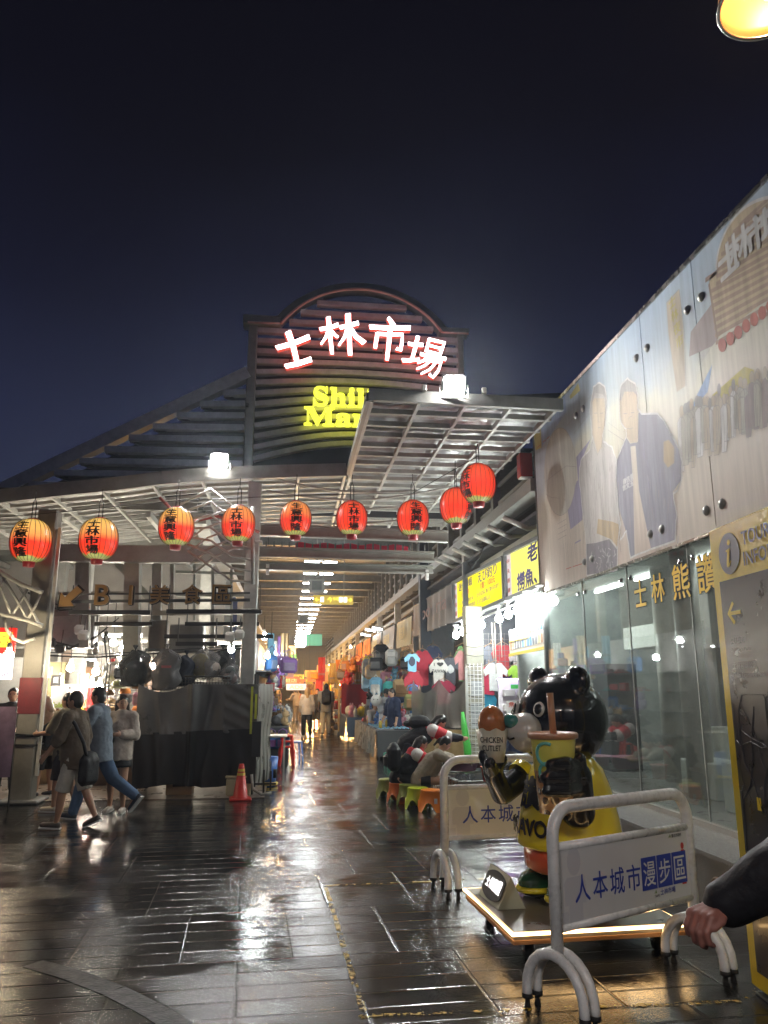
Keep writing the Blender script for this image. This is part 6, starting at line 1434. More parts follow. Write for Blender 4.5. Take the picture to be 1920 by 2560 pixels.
# 1 boy with brown shirt, white shorts, walking left in front
hp_ = G(150, 1790)
a, J, D = person('boy walking left in a dark brown short sleeved shirt and white shorts', (hp_.x, hp_.y, 0), 78, 1.66, lean=5, hp=6, armL=(16, 10, 20, 0), armR=(-14, 8, 15, 0), legL=(12, 2, 6), legR=(-16, 2, 10), top=(.13, .10, .075), sleeve='half', topl=.06, loose=1.5, bottom='shorts', bot=(.55, .52, .45), shoe=(.06, .05, .045), skin=SKIN2, hair='short')
p = wpos(D, D['pel']); s0_ = wpos(D, D['shl'])
bagthing('shoulder_bag', 'black slouchy shoulder bag hanging behind the boy in white shorts', 'bag', p+Vector((.20, -.10, -.14)), R(60), (.36, .15, .44), (.012, .012, .016), None)
st = MB(); st.tube([s0_+Vector((-.06, -.17, .04)), s0_+Vector((.05, -.20, -.08)), p+Vector((.14, -.22, .18)), p+Vector((.18, -.17, .0))], .022, 6); tag(st.build('bag_strap', cmat((.012, .012, .016))), 'black strap across the back of the boy in the brown shirt', 'strap')
# 2 tall man in denim shirt and jeans
hp_ = G(196, 1768)
a, J, D = person('tall man in a pale blue denim shirt and jeans striding left', (hp_.x+.02, hp_.y+.05, 0), 80, 1.76, lean=4, hp=8, armL=(25, 6, 60, 10), armR=(8, 8, 25, 0), legL=(20, 2, 6), legR=(-28, 2, 28), top=(.24, .29, .36), sleeve='long', topl=.05, loose=1.5, bottom='pants', bot=(.09, .15, .26), shoe=(.03, .04, .06), hair='short', skin=SKIN2)
# 3 girl facing
hp_ = G(243, 1760)
a, J, D = person('young woman in a cream jacket and black mini shorts facing the viewer', (hp_.x, hp_.y+.15, 0), 172, 1.60, lean=-2, hp=10, yaw=28, armL=(12, 14, 82, 40), armR=(14, 12, 78, 45), legL=(2, 2, 4), legR=(-4, 3, 6), female=True, top=(.46, .40, .35), sleeve='long', topl=.045, loose=1.9, bottom='skirt', bot=(.012, .012, .016), shoe=(.45, .40, .35), hair='bob', skin=SKIN, vox=.011)
p = wpos(D, D['che']); 
q = MB(); tag(bagthing('shoulder_bag', 'small black bag held at the waist of the woman in the cream jacket', 'bag', p+Vector((-.14, -.16, -.14)), .3, (.24, .12, .2), (.015, .015, .018)), None)
# 4 blond person by the stall looking at a phone
hp_ = G(92, 1722)
a, J, D = person('person with beige hair in a tan patterned shirt, looking down at a phone', (hp_.x-.05, hp_.y+.1, 0), 62, 1.58, lean=6, hp=20, armL=(28, 8, 75, 20), armR=(28, 8, 75, 25), legL=(3, 3, 2), legR=(-3, 3, 4), top=(.34, .24, .15), sleeve='half', topl=.09, loose=1.8, bottom='shorts', bot=(.03, .03, .035), shoe=(.02, .02, .025), hair='bob', hairm=mat('hair_beige', (.30, .22, .14), .5, var=.2, vscale=40), female=True)
p = wpos(D, J['a', -1][2]); ph = MB(); ph.bev((0, 0, 0), (.075, .012, .15), .006, rot=Matrix.Rotation(R(50), 3, 'X')); o = ph.build('phone', mat('phone_red', (.25, .03, .03), .3)); o.location = p+Vector((-.06, .02, .06)); tag(o, 'dark red phone held by the person with beige hair', 'phone')
bagthing('shoulder_bag', 'big round black bag carried behind the person in the tan shirt', 'bag', wpos(D, D['pel'])+Vector((.20, -.30, .14)), .4, (.44, .2, .48), (.010, .010, .013))
# 5 person hidden behind the boy, raising an arm
hp_ = G(128, 1755)
person('person mostly hidden behind the boy, in camouflage shorts and cream slip-ons', (hp_.x, hp_.y+.05, 0), 70, 1.62, lean=3, armL=(25, 8, 60, 20), armR=(30, 8, 120, 10), legL=(4, 3, 2), legR=(-8, 3, 6), top=(.20, .17, .12), sleeve='short', topl=.06, loose=1.5, bottom='shorts', bot=(.045, .04, .05), shoe=(.48, .42, .33), skin=SKIN2)
# 6 man in black behind the far left post
hp_ = AY(24, 1545, 14.2)
person('man in black glasses and t-shirt standing behind the far left post', (hp_.x, 14.2, 0), 190, 1.70, armL=(10, 8, 60, 30), armR=(10, 8, 60, 30), top=(.02, .02, .024), bot=(.03, .03, .035), loose=1.3)
# alley walkers
hp_ = G(662, 1592)
a, J, D = person('blond woman in a white sweater and black trousers walking away', (hp_.x, hp_.y, 0), 4, 1.66, lean=2, armL=(8, 8, 15, 0), armR=(-6, 8, 20, 0), legL=(10, 2, 4), legR=(-10, 2, 8), top=(.55, .53, .52), sleeve='long', topl=.04, loose=1.9, bottom='pants', bot=(.02, .02, .022), hair='long', hairm=HAIRB, female=True, vox=.017, face=False)
hp_ = G(703, 1590)
a, J, D = person('man in grey t-shirt and cream trousers walking away with a backpack', (hp_.x, hp_.y, 0), -2, 1.80, lean=3, armL=(12, 7, 20, 0), armR=(-10, 7, 20, 0), legL=(-12, 2, 10), legR=(12, 2, 4), top=(.27, .27, .25), sleeve='short', topl=.04, loose=1.6, bottom='pants', bot=(.50, .46, .37), hair='short', vox=.017, face=False)
bagthing('backpack', 'black backpack on the man in cream trousers', 'backpack', wpos(D, D['che'])+Vector((0, -.24, .06)), 0, (.38, .24, .58), (.014, .014, .017))
hp_ = G(686, 1584)
person('person in black beside the blond woman, walking away', (hp_.x, hp_.y+1.2, 0), 170, 1.62, legL=(10, 2, 4), legR=(-8, 2, 6), top=(.02, .02, .02), bottom='shorts', bot=(.05, .05, .05), vox=.02, face=False)
hp_ = G(635, 1560)
person('older person in a beige jacket shopping at the left goods wall', (hp_.x+.1, hp_.y, 0), 40, 1.62, lean=8, hp=15, armL=(30, 8, 60, 0), armR=(30, 8, 60, 0), top=(.36, .30, .24), sleeve='long', bot=(.30, .24, .17), vox=.02, face=False, loose=1.6, hairm=mat('hair_grey', (.12, .11, .10), .5))
hp_ = G(646, 1548)
person('small figure in orange farther down the alley', (hp_.x, hp_.y, 0), 60, 1.5, top=(.45, .14, .06), bot=(.30, .2, .12), vox=.022, face=False)
# shoppers at the right table
p = AY(833, 1540, 21.5)
a, J, D = person('man in a dark cap and white hooded jacket reading his phone by the bags', (p.x, 21.5, 0), 200, 1.66, hp=18, armL=(25, 5, 95, 35), armR=(25, 5, 95, 35), top=(.50, .52, .56), sleeve='long', topl=.05, loose=1.7, bot=(.04, .04, .05), cap=(.03, .035, .04), vox=.015)
q = MB(); q.bev((0, 0, 0), (.08, .02, .15), .006); o = q.build('phone', BLACK); o.location = wpos(D, D['che'])+Vector((-.06, -.34, .03)); tag(o, 'black phone held up by the man in the white hooded jacket', 'phone')
p = AY(852, 1540, 20.3)
person('young man in a navy t-shirt standing at the near table, seen from the side', (p.x, 20.3, 0), 118, 1.68, lean=4, hp=16, armL=(4, 6, 10, 0), armR=(12, 6, 18, 0), top=(.022, .03, .07), sleeve='half', topl=.05, loose=1.6, bot=(.02, .02, .03), vox=.014)
p = AY(806, 1545, 22.6)
person('stall keeper in a black cap and white t-shirt sitting behind the near table', (p.x, 22.6, 0), 215, 1.62, seat=.45, legL=(85, 6, 85), legR=(85, 6, 85), armL=(20, 8, 100, 10), armR=(20, 8, 60, 20), lean=6, hp=10, top=(.48, .46, .43), cap=(.02, .02, .025), bot=(.04, .04, .05), vox=.015)
p = AY(1108, 1560, 13.6)
person('man in a navy t-shirt leaning his cheek on his hand behind the bear', (p.x+.02, 13.6, 0), 195, 1.66, seat=.48, legL=(85, 6, 85), legR=(85, 6, 85), lean=8, armL=(40, 10, 60, 20), armR=(45, 10, 125, 10), top=(.03, .045, .10), bot=(.03, .03, .04), vox=.014, skin=SKIN2)
# children at the fishing tank
JK = dict(top=(.012, .012, .016), sleeve='long', loose=1.6, stripes=[((.55, .03, .04), .0, .14), ((.62, .60, .58), .14, .30), ((.55, .03, .04), .30, .54), ((.60, .58, .56), .54, .70)])
p = AY(880, 1600, 13.1)
a, J, D = person('girl in a black, white and red jacket bending over behind the stools', (p.x, 13.1, 0), -96, 1.58, lean=62, hp=10, armL=(62, 6, 20, 0), armR=(66, 6, 20, 10), legL=(6, 4, 8), legR=(0, 4, 4), bot=(.015, .017, .03), hair='bob', female=True, vox=.012, **JK)
bagthing('backpack', 'black backpack on the bending girl', 'backpack', wpos(D, D['che'])+Vector((-.08, .02, .20)), R(-96), (.32, .40, .22), (.012, .012, .014), rough=.5)
p = G(862, 1733)
a, J, D = person('child in the same black, white and red jacket crouched on an orange stool', (p.x, p.y, 0), -92, 1.50, seat=.28, lean=38, hp=6, armL=(55, 6, 30, 10), armR=(58, 6, 30, 10), legL=(88, 8, 95), legR=(88, 8, 95), bot=(.015, .016, .022), hair='bob', female=True, vox=.012, **JK)
bagthing('backpack', 'bulging black backpack with a white keyring on the crouched child', 'backpack', wpos(D, D['che'])+Vector((-.27, -.02, .08)), R(-92), (.34, .24, .44), (.014, .014, .016), rough=.45)
p = G(912, 1738)
a, J, D = person('girl with tied hair in a grey and beige t-shirt seated reaching over the tank', (p.x+.0, p.y+.05, 0), -100, 1.52, seat=.28, lean=36, hp=14, armL=(70, 8, 12, 0), armR=(66, 6, 25, 10), legL=(88, 7, 95), legR=(90, 7, 95), top=(.32, .28, .22), sleeve='short', topl=.05, loose=1.6, bottom='mini', bot=(.012, .013, .02), hair='pony', female=True, vox=.011)
# 20 passer-by at the right edge: forearm and hand reach into view
HX, HY = 1.92, 1.95
def passer():
    t = thing('person', 'passer-by in a dark long sleeved coat, only hand and forearm in view', 'person', (0, 0, 0))
    wr = AY(1555, 1958, 2.15); kn = AY(1500, 1985, 2.1); el = AY(1760, 1838, 2.0); sh = Vector((el.x+.16, el.y-.12, 1.42)); hips = Vector((sh.x+.14, sh.y, .92)); hd_ = Vector((sh.x+.14, sh.y, 1.62))
    b = MB(); capsule(b, el, wr, .045, .030, 14)
    f = (kn-wr).normalized(); upv = Vector((0, 0, 1)); sd2 = f.cross(upv).normalized(); dn = sd2.cross(f)*-1 if sd2.cross(f).z > 0 else sd2.cross(f)
    pm_ = wr+f*.05
    for i in range(4): capsule(b, wr+sd2*(i-1.5)*.012, wr+f*.085+sd2*(i-1.5)*.021, .017, .014, 10)
    for i in range(4):
        ll = (.040, .046, .043, .034)[i]; o = wr+f*.085+sd2*(i-1.5)*.021; m1 = o+(f*.75+dn*.65).normalized()*ll; m2 = m1+(f*-.15+dn*1.0).normalized()*ll*.7; m3 = m2+(f*-.8+dn*.5).normalized()*ll*.45
        capsule(b, o, m1, .0102, .0094, 8); capsule(b, m1, m2, .0094, .0088, 8); capsule(b, m2, m3, .0086, .0076, 8)
    o = wr+f*.025-sd2*.028; m1 = o+(f*.8-sd2*.35+dn*.25).normalized()*.042; m2 = m1+(f*.95+dn*.3+sd2*.1).normalized()*.034; capsule(b, o, m1, .0135, .0115, 8); capsule(b, m1, m2, .0112, .009, 8)
    capsule(b, sh, el, .05, .045); capsule(b, Vector((hips.x, hips.y, .95)), Vector((hips.x, hips.y, 1.4)), .12, .13); b.ball(hd_, (.075, .09, .115), 16); capsule(b, hd_-Vector((0, 0, .2)), hd_, .05, .05)
    for s_ in (-1, 1): capsule(b, hips+Vector((s_*.09, 0, 0)), Vector((hips.x+s_*.1, hips.y+s_*.15, .08)), .08, .045); capsule(b, Vector((hips.x+s_*.1, hips.y+s_*.15, .04)), Vector((hips.x+s_*.1-.1, hips.y+s_*.15+.05, .04)), .04, .035)
    blend(b, 'body', mat('skin_shade', (.22, .09, .07), .5, var=.1), t, .0048, 3)  # hand in shade: the darkening is put into the skin colour
    c = MB(); capsule(c, el, el.lerp(wr, .93), .088, .062, 18); capsule(c, sh, el, .10, .09, 16); capsule(c, Vector((hips.x, hips.y, .80)), Vector((hips.x, hips.y, 1.38)), .17, .17, 18); capsule(c, Vector((hips.x, hips.y, 1.38)), sh, .12, .10)
    blend(c, 'coat', cmat((.012, .013, .012), .75), t, .012, 3, .022, .10)
    q = MB()
    for s_ in (-1, 1): capsule(q, hips+Vector((s_*.09, 0, 0)), Vector((hips.x+s_*.1, hips.y+s_*.15, .12)), .10, .065)
    blend(q, 'trousers', cmat((.02, .02, .025)), t, .015, 3)
    q = MB(); q.ball(hd_+Vector((0, 0, .03)), (.085, .10, .11), 14); q.build('hair', HAIRK, t)
passer()
# ================================================================== covered stall in front of the middle post
ST = thing('covered_stall', 'closed market stall wrapped in grey and black vinyl sheets beside the cone', 'market stall')
VG = mat('vinyl_grey', (.105, .105, .108), .33, var=.25, vscale=2.5, spec=.5, bump=.25, bscale=4); VK = mat('vinyl_black', (.012, .0125, .016), .34, var=.2, vscale=3, spec=.45, bump=.25, bscale=4)
x0, x1, yF = -2.47, -.52, 13.42
def front(u, v, ztop, zbot, ph=0):
    x = x0+(x1-x0)*u; tz = ztop-(.13*math.sin(math.pi*min(1, u/.42))*(1 if u < .42 else 0) if ph == 0 else 0)
    z_ = tz+(zbot-tz)*v
    rdg = .16*math.exp(-((u-.46)/.030)**2)*(.4+.6*(1-v) if ph == 0 else .8)
    fo = .028*math.sin(u*17+v*2+ph)+.014*math.sin(u*41-v*3)+.030*math.exp(-((u-.16-.05*v)/.022)**2)+.035*math.exp(-((u-.62+.06*v)/.02)**2)+.05*math.sin(u*6+1)
    if ph == 0 and u > .72: fo += .028*math.sin((u-.72)*30-v*26)
    if ph: fo += .010*math.sin(u*50+v*4)*v
    return (x, yF-rdg-fo*(.35+.65*v)-(0 if ph == 0 else .012), z_)
m = MB(); m.sheet(lambda u, v: front(u, v, 1.78, .98), 110, 26); m.build('grey_sheet', VG, ST)
m = MB(); m.sheet(lambda u, v: front(u, v, 1.0+.06*u, .14+.06*math.sin(u*5)**2, 2.1), 110, 26); m.build('black_sheet', VK, ST)
m = MB(); m.sheet(lambda u, v: (x1+.22*u+.02*math.sin(v*9), yF+.02+1.2*u+.05*math.sin(u*26+v*4)*(.3+v), 1.78+(.14-1.78)*v), 30, 30); m.build('side_sheet', mat('vinyl_side', (.15, .145, .13), .3, var=.08, vscale=3), ST)
m = MB(); m.sheet(lambda u, v: (x0-.03*v+.04*math.sin(v*8+u*5), yF+1.1*u, 1.74+(.1-1.74)*v), 14, 20); m.build('side_sheet', VK, ST)
for x, y in ((x0+.05, yF+.1), (x1-.05, yF+.1), (x0+.05, yF+1.1), (x1-.05, yF+1.1)): m = MB(); m.bar((x, y, 0), (x, y, 1.95), .04, .04); m.build('leg', BLACK, ST)
m = MB(); m.bbox((x0+.05, yF+.08, .9), (x1-.05, yF+1.15, .94)); m.build('counter', STEELD, ST)
for x, z0_, z1_ in ((x1-.09, .98, 1.74), (x1-.02, 1.22, 1.62)): m = MB(); m.bar((x, yF-.10, z0_), (x, yF-.10, z1_), .035, .02); m.build('yellow_strip', mat('fluor_yellow', (.55, .60, .06), .4), ST)
m = MB(); m.bbox((x1-.06, yF-.14, .62), (x1+.08, yF-.06, 1.18)); m.build('black_pouch', BLACK, ST)
def simple(name, label, cat, loc, mk, mt, rz=0, group=None):
    q = MB(); mk(q); o = q.build(name, mt, None, loc, rz); return tag(o, label, cat, group)
bx = thing('cardboard_box', 'small brown carton on the ground under the covered stall', 'box', (-1.75, 13.75, 0)); MB().bev((0, 0, .12), (.42, .3, .24), .01).build('carton', mat('cardboard', (.26, .17, .09), .7), bx); MB().bbox((-.1, -.156, .14), (.1, -.151, .2)).build('printed_mark', INK, bx)
bx = thing('plastic_crate', 'cream plastic crate under the right end of the covered stall', 'crate', (-.78, 13.55, 0)); MB().bev((0, 0, .14), (.4, .3, .28), .02).build('tub', mat('cream_plastic', (.40, .36, .24), .4), bx); MB().bev((0, 0, .30), (.43, .33, .04), .01).build('lid', mat('cream_plastic', (.40, .36, .24), .4), bx)
hj = thing('hose_bracket', 'black metal bracket with a grey hose at the lower right corner of the stall', 'bracket', (-.42, 13.3, 0)); q = MB(); q.tube([(-.15, 0, .35), (-.12, -.02, .12), (.02, -.04, .04), (.18, 0, .06)], .022, 8); q.build('hose', mat('hose_grey', (.25, .25, .24), .4), hj)
q = MB(); q.bar((-.1, 0, .2), (.25, 0, .2), .03, .03); q.bar((.05, 0, .05), (.05, 0, .42), .03, .03); q.bar((.16, 0, .1), (.16, 0, .40), .03, .03); q.build('bracket_bars', BLACK, hj); q = MB(); q.tube([(.20, -.03, .36), (.26, -.03, .36)], .07, 14); q.build('castor', RUBBER, hj)
# things on top of the stall
wr_ = thing('wire_basket', 'black wire rack with small white bottles on top of the covered stall', 'basket', (-1.98, 13.5, 1.70))
q = MB(); [q.tube([(0, 0, k*.05), (1.0, 0, k*.05)], .006, 4) for k in range(5)]; [q.tube([(k*.05, 0, 0), (k*.05, 0, .2)], .005, 4) for k in range(21)]; q.tube([(0, 0, .21), (1.0, 0, .21), (1.0, .3, .21), (0, .3, .21)], .012, 5, closed=True); q.build('wires', BLACK, wr_)
q = MB(); q.bbox((.2, .08, 0), (.95, .25, .12)); q.build('white_goods', mat('paper_white', (.5, .5, .48), .5), wr_)
PB = film('plastic_bag_film', (.50, .50, .50), rough=.2, haze=.35, hazecol=(.26, .26, .27), refl=.8)
def sack(label, loc, size, mt, k=1.0):
    t = thing('plastic_sack', label, 'plastic bag', loc)
    q = MB(); n, kk = 40, 22; V = []; sx_, sy_, sz_ = size
    for i in range(kk+1):
        th2 = math.pi*min(max(i/kk, .03), .97); 
        for j in range(n):
            a = 2*math.pi*j/n; rr = 1.06+.05*math.sin(3*a+i*.6)-.13*abs(math.sin(4*a+.25*i+sx_*40))-.06*abs(math.sin(9*a-.4*i)); pw_ = (.85 if th2 < 1.5 else .45); V.append((sx_*math.sin(th2)**pw_*math.cos(a)*rr+.03*math.sin(i*.7+sx_*60), sy_*math.sin(th2)**pw_*math.sin(a)*rr, sz_*math.cos(th2)*(1.12+.09*math.sin(a*3+sx_*90) if th2 < 1.2 else 1)))
    F = [(i*n+j, (i+1)*n+j, (i+1)*n+(j+1) % n, i*n+(j+1) % n) for i in range(kk) for j in range(n)]
    q.add(V, F, 0, True); q.build('film', mt, t); q = MB(); q.lathe([(.02, -.02), (.012, .03), (.05, .10), (.03, .11)], 9, c=(.03*math.sin(sx_*60), 0, sz_*1.08)); q.build('tied_neck', mt, t); return t
DKB = film('dark_sack_film', (.42, .44, .46), rough=.16, haze=.62, hazecol=(.05, .055, .06), refl=1.0)
t = sack('dark plastic sack hanging at the upper left of the covered stall', AY(293, 1447, 13.6), (.28, .2, .28), DKB); q = MB(); q.ball((0, 0, -.04), (.2, .14, .2), 14); q.build('dark_stock', cmat((.05, .07, .08)), t)
t = sack('grey plastic sack with a faint pink print hanging above the stall front', AY(360, 1450, 13.55), (.27, .18, .32), film('grey_sack_film', (.55, .55, .56), rough=.16, haze=.6, hazecol=(.16, .16, .17), refl=1.0)); q = MB(); q.bbox((-.06, -.205, .05), (.10, -.20, .09)); q.build('pink_print', cmat((.35, .12, .14)), t); q = MB(); q.bev((0, 0, -.05), (.34, .2, .34), .05); q.build('folded_stock', cmat((.20, .19, .18)), t)
t = sack('clear bag packed with a yellow and white plush, on top of the stall', AY(443, 1437, 13.75), (.27, .2, .24), PB); q = MB(); q.ball((-.08, 0, .0), (.16, .12, .2), 14); q.build('yellow_plush', cmat((.55, .47, .12)), t); q = MB(); q.ball((.12, -.02, -.06), (.15, .12, .14), 14); q.build('white_plush', cmat((.5, .45, .42)), t)
t = sack('clear bag with folded pink and blue things at the right end of the stall top', AY(497, 1460, 13.7), (.17, .15, .18), PB); q = MB(); q.ball((0, 0, -.04), (.13, .1, .1), 12); q.build('pink_cloth', cmat((.45, .25, .22)), t); q = MB(); q.ball((0, 0, .09), (.09, .08, .08), 12); q.build('blue_cloth', cmat((.16, .28, .30)), t)
t = sack('dark navy cloth bundle between the plastic bags on the stall', AY(400, 1452, 13.6), (.15, .12, .24), cmat((.015, .02, .035)))
t = sack('grey bundle at the back of the stall top near the post', AY(478, 1432, 14.1), (.22, .16, .2), DKB)
tl = thing('steel_table', 'small folding table with a steel leg right of the covered stall', 'table', (-.34, 14.6, 0)); MB().bev((.08, .2, .86), (.5, .6, .03), .01).build('table_top', mat('table_pale', (.50, .47, .42), .5), tl)
for x, y in ((-.1, 0), (.28, 0), (.28, .42)): MB().bar((x, y, .02), (x, y, .85), .035, .035).build('leg', STEELW, tl)
# traffic cone
tc_ = thing('traffic_cone', 'red traffic cone with yellow bands in front of the covered stall', 'traffic cone', (-.72, 13.0, 0), .1); tc_.scale = (.86,)*3
CR = mat('cone_red', (.55, .03, .025), .4, var=.15)
MB().bev((0, 0, .02), (.40, .36, .04), .015).build('base', CR, tc_); q = MB(); q.lathe([(.155, .04), (.145, .07), (.13, .08), (.055, .56), (.045, .62), (.040, .63), (.0, .63)], 24); q.build('body', CR, tc_)
for z0_, z1_ in ((.43, .475), (.50, .545)): q = MB(); r_ = lambda z: .13+(.055-.13)*(z-.08)/.48+.003; q.lathe([(r_(z0_), z0_), (r_(z1_), z1_)], 24); q.build('yellow_band', mat('cone_yellow', (.62, .46, .05), .35), tc_)
# gold lettering hung across the left bay
GOLDL = mat('gold_letter', (.30, .17, .05), .45, var=.12, bump=.03)
def goldl(ch_, u, v, hpx, label, wd=None):
    p = AY(u, v, 13.0); hh = hpx/1662*13.1; t = thing('gold_letter', label, 'letter', p, 0, 'gold letters hung over the left bay')
    q = MB(); q.text(ch_, (0, .03, 0), Xl, Zl, hh*1.06, 0, .05, .02, 'C', 0, wd=None if wd == 0 else hh*(wd or 1.05)); q.build('black_edge', INK, t)
    q = MB(); q.text(ch_, (0, -.045, hh*.03), Xl, Zl, hh, 0, .012, .02, 'C', 0, wd=None if wd == 0 else hh*(wd or 1.05)*.94); q.build('gold_face', GOLDL, t); return t
goldl('B', 220, 1309, 42, 'gold capital letter B with a black edge over the left bay', .72); goldl('1', 282, 1308, 40, 'gold numeral 1 with a black edge over the left bay', 0); goldl('美', 345, 1307, 40, 'gold Chinese character right after the numeral 1'); goldl('食', 414, 1306, 40, 'gold Chinese character with a roof shape, middle of the last three'); goldl('區', 479, 1306, 40, 'gold boxed Chinese character at the right end of the row')
at = thing('gold_arrow', 'gold arrow pointing down left before the hanging letters', 'arrow', AY(154, 1290, 13.0), 0)
P = [(-.18, -.16), (.06, -.14), (.0, -.07), (.17, .10), (.08, .18), (-.09, .0), (-.16, .07)]
q = MB(); q.prism([(a*1.18, b*1.18) for a, b in P], (0, .03, 0), Xl, Zl, .02); q.build('black_edge', INK, at); q = MB(); q.prism(P, (0, 0, 0), Xl, Zl, .03); q.build('gold_face', GOLDL, at)
q = MB(); q.bar(AY(135, 1300, 13.12), AY(540, 1296, 13.12), .03, .05); q.bar(AY(135, 1284, 13.12), AY(540, 1281, 13.12), .025, .03); tag(q.build('letter_rail', STEELD), 'dark double rail the gold letters hang from', 'rail')
for u0, u1, v, Y, lab in ((150, 325, 1323, 13.3, 'long black lamp housing under the gold letters on the left'), (360, 565, 1321, 13.3, 'long black lamp housing under the gold characters on the right'), (205, 330, 1348, 14, 'shorter black housing hanging lower behind the left letters'), (400, 560, 1348, 14, 'black housing hanging lower behind the right characters'), (380, 470, 1391, 13.8, 'black lamp box above the stall bags'), (355, 590, 1375, 14.2, 'black cable tray over the covered stall')):
    a = AY(u0, v, Y); c = AY(u1, v, Y); t = thing('lamp_housing', lab, 'lamp housing', a); q = MB(); q.bar((0, 0, 0), c-a, .09, .07); q.build('case', BLACK, t); MB().bar((.03, 0, .04), (.03, 0, .45), .02, .02).build('hanger', STEELD, t); MB().bar(c-a+Vector((-.03, 0, .04)), c-a+Vector((-.03, 0, .45)), .02, .02).build('hanger', STEELD, t)
for i, (u0, v0, u1, v1, Y, lab) in enumerate(((85, 1298, 205, 1398, 14.6, 'large grey sheet metal duct face left of the hall'), (370, 1350, 440, 1408, 14.5, 'grey metal box behind the black cable tray'), (325, 1340, 360, 1405, 14.6, 'brownish grey metal box on the frame post'))):
    a = AY(u0, v0, Y); c = AY(u1, v1, Y); t = thing('metal_panel', lab, 'panel'); q = MB(); q.bev(((a.x+c.x)/2, Y, (a.z+c.z)/2), (c.x-a.x, .3, a.z-c.z), .02); q.build('face', mat('duct_grey%d' % i, [(.34, .34, .34), (.22, .22, .21), (.15, .13, .11)][i], .4, metal=.3, var=.3, vscale=2), t); q = MB(); q.bev(((a.x+c.x)/2, Y, c.z), (c.x-a.x+.06, .36, .05), .01); q.build('lower_flange', STEELD, t)
for u, v, Y, lab in ((108, 1388, 14, 'black floodlight under the metal duct, left one'), (130, 1400, 14, 'pale spotlight under the metal duct beside the black one'), (172, 1360, 13.9, 'small white square lamp on the duct corner'), (180, 1372, 13.8, 'white box lamp beside the dark post'), (497, 1375, 13.8, 'camera on the middle post'), (518, 1370, 13.8, 'white camera right of the first on the middle post')):
    t = thing('spot_lamp', lab, 'spotlight', AY(u, v, Y)); q = MB(); q.bev((0, 0, 0), (.17, .14, .15), .03, rot=Matrix.Rotation(R(25), 3, 'X')); q.build('head', BLACK if 'black' in lab else SOCK, t); q = MB(); q.tube([(0, .03, .05), (0, .08, .2), (0, .1, .32)], .012, 5); q.build('bracket', STEELD, t)
rs_ = thing('red_sign', 'red box sign with a yellow character over white writing at the far left edge', 'sign', AY(-12, 1400, 13.0))
q = MB(); q.bev((0, 0, .12), (.62, .08, .40), .01); q.build('red_box', mat('sign_red_lit', (.60, .02, .02), .4, emit=.5, ecol=(.75, .02, .01)), rs_); q = MB(); q.text('美食區', (.285, -.045, 0), Xl, Zl, .26, 0, .03, 0, 'R', .004, wd=.95); q.build('yellow_writing', emat('sign_yellow_lit', (1, .75, .05), .9), rs_)
q = MB(); q.bev((0, 0, -.29), (.60, .08, .40), .01); q.build('white_box', mat('sign_white_lit', (.6, .6, .6), .4, emit=.5, ecol=(.85, .85, .9)), rs_); q = MB(); q.text('Food Court', (.27, -.045, -.44), Xl, Zl, .07, 0, .01, 0, 'R', .004); q.build('small_writing', SBL, rs_)
tb2 = thing('folding_board', 'purple and orange A-board standing at the far left edge', 'board', AY(-8, 1600, 12.4)); tb2.location.z = 0
q = MB(); q.sheet(lambda u, v: (-.25+.5*u, -.02*v, .45+1.0*(1-v)), 4, 8); q.build('printed_sheet', mat('a_board', (.20, .13, .20), .5, var=.5, vscale=3), tb2); q = MB(); q.tube([(.26, 0, .0), (.22, .1, .5), (.24, 0, 1.45)], .012, 5); q.tube([(-.26, 0, .0), (-.22, .1, .5), (-.24, 0, 1.45)], .012, 5); q.build('stand', BLACK, tb2)
# hall behind the left bay
lh = thing('left_hall', 'bright market hall with grey partitions behind the left bay', 'building')
q = MB(); q.bbox((-14, 22.5, 0), (-1.9, 22.6, 5.3)); q.build('back_wall', mat('hall_wall', (.40, .37, .33), .7, var=.2, vscale=1), lh)
q = MB(); q.bbox((-14, 15.0, 5.35), (-1.9, 22.6, 5.45)); q.build('roof', HALLR, lh)
for k in range(8): MB().bar((-14, 15.2+k*1.0, 5.2), (-1.9, 15.2+k*1.0, 5.2), .1, .16).build('ceiling_beam', STEEL, lh)
for k in range(7): MB().bar((-13+k*1.7, 15.0, 5.0), (-13+k*1.7, 22.5, 5.0), .09, .12).build('ceiling_beam', STEELW, lh)
for u, v0, v1, Y in ((190, 1200, 1700, 17.5), (120, 1380, 1560, 20)): a = AY(u, v0, Y); MB().bar((a.x, Y, 0), (a.x, Y, 5), .26, .26).build('column', STEELW, lh)
for u0, v0, u1, v1, Y, c_ in ((205, 1385, 295, 1460, 20, (.46, .45, .42)), (135, 1405, 160, 1470, 19.5, (.26, .19, .14)), (88, 1430, 130, 1560, 19, (.42, .34, .16)), (160, 1440, 190, 1560, 19.6, (.30, .16, .08)), (0, 1420, 35, 1600, 16, (.42, .42, .40)), (300, 1420, 345, 1500, 19, (.30, .20, .15))):
    a = AY(u0, v0, Y); c = AY(u1, v1, Y); MB().bbox((a.x, Y, c.z), (c.x, Y+.08, a.z)).build('partition', mat('hall_panel_%d' % u0, c_, .55, var=.25, vscale=3), lh)
for k in range(6):
    a = AY(150+k*28, 1410-k*3, 17.5+k*.3); MB().bar((a.x-1.2, a.y, a.z+.1), (a.x+1.6, a.y, a.z+.25), .04, .05).build('rail', STEELW, lh)
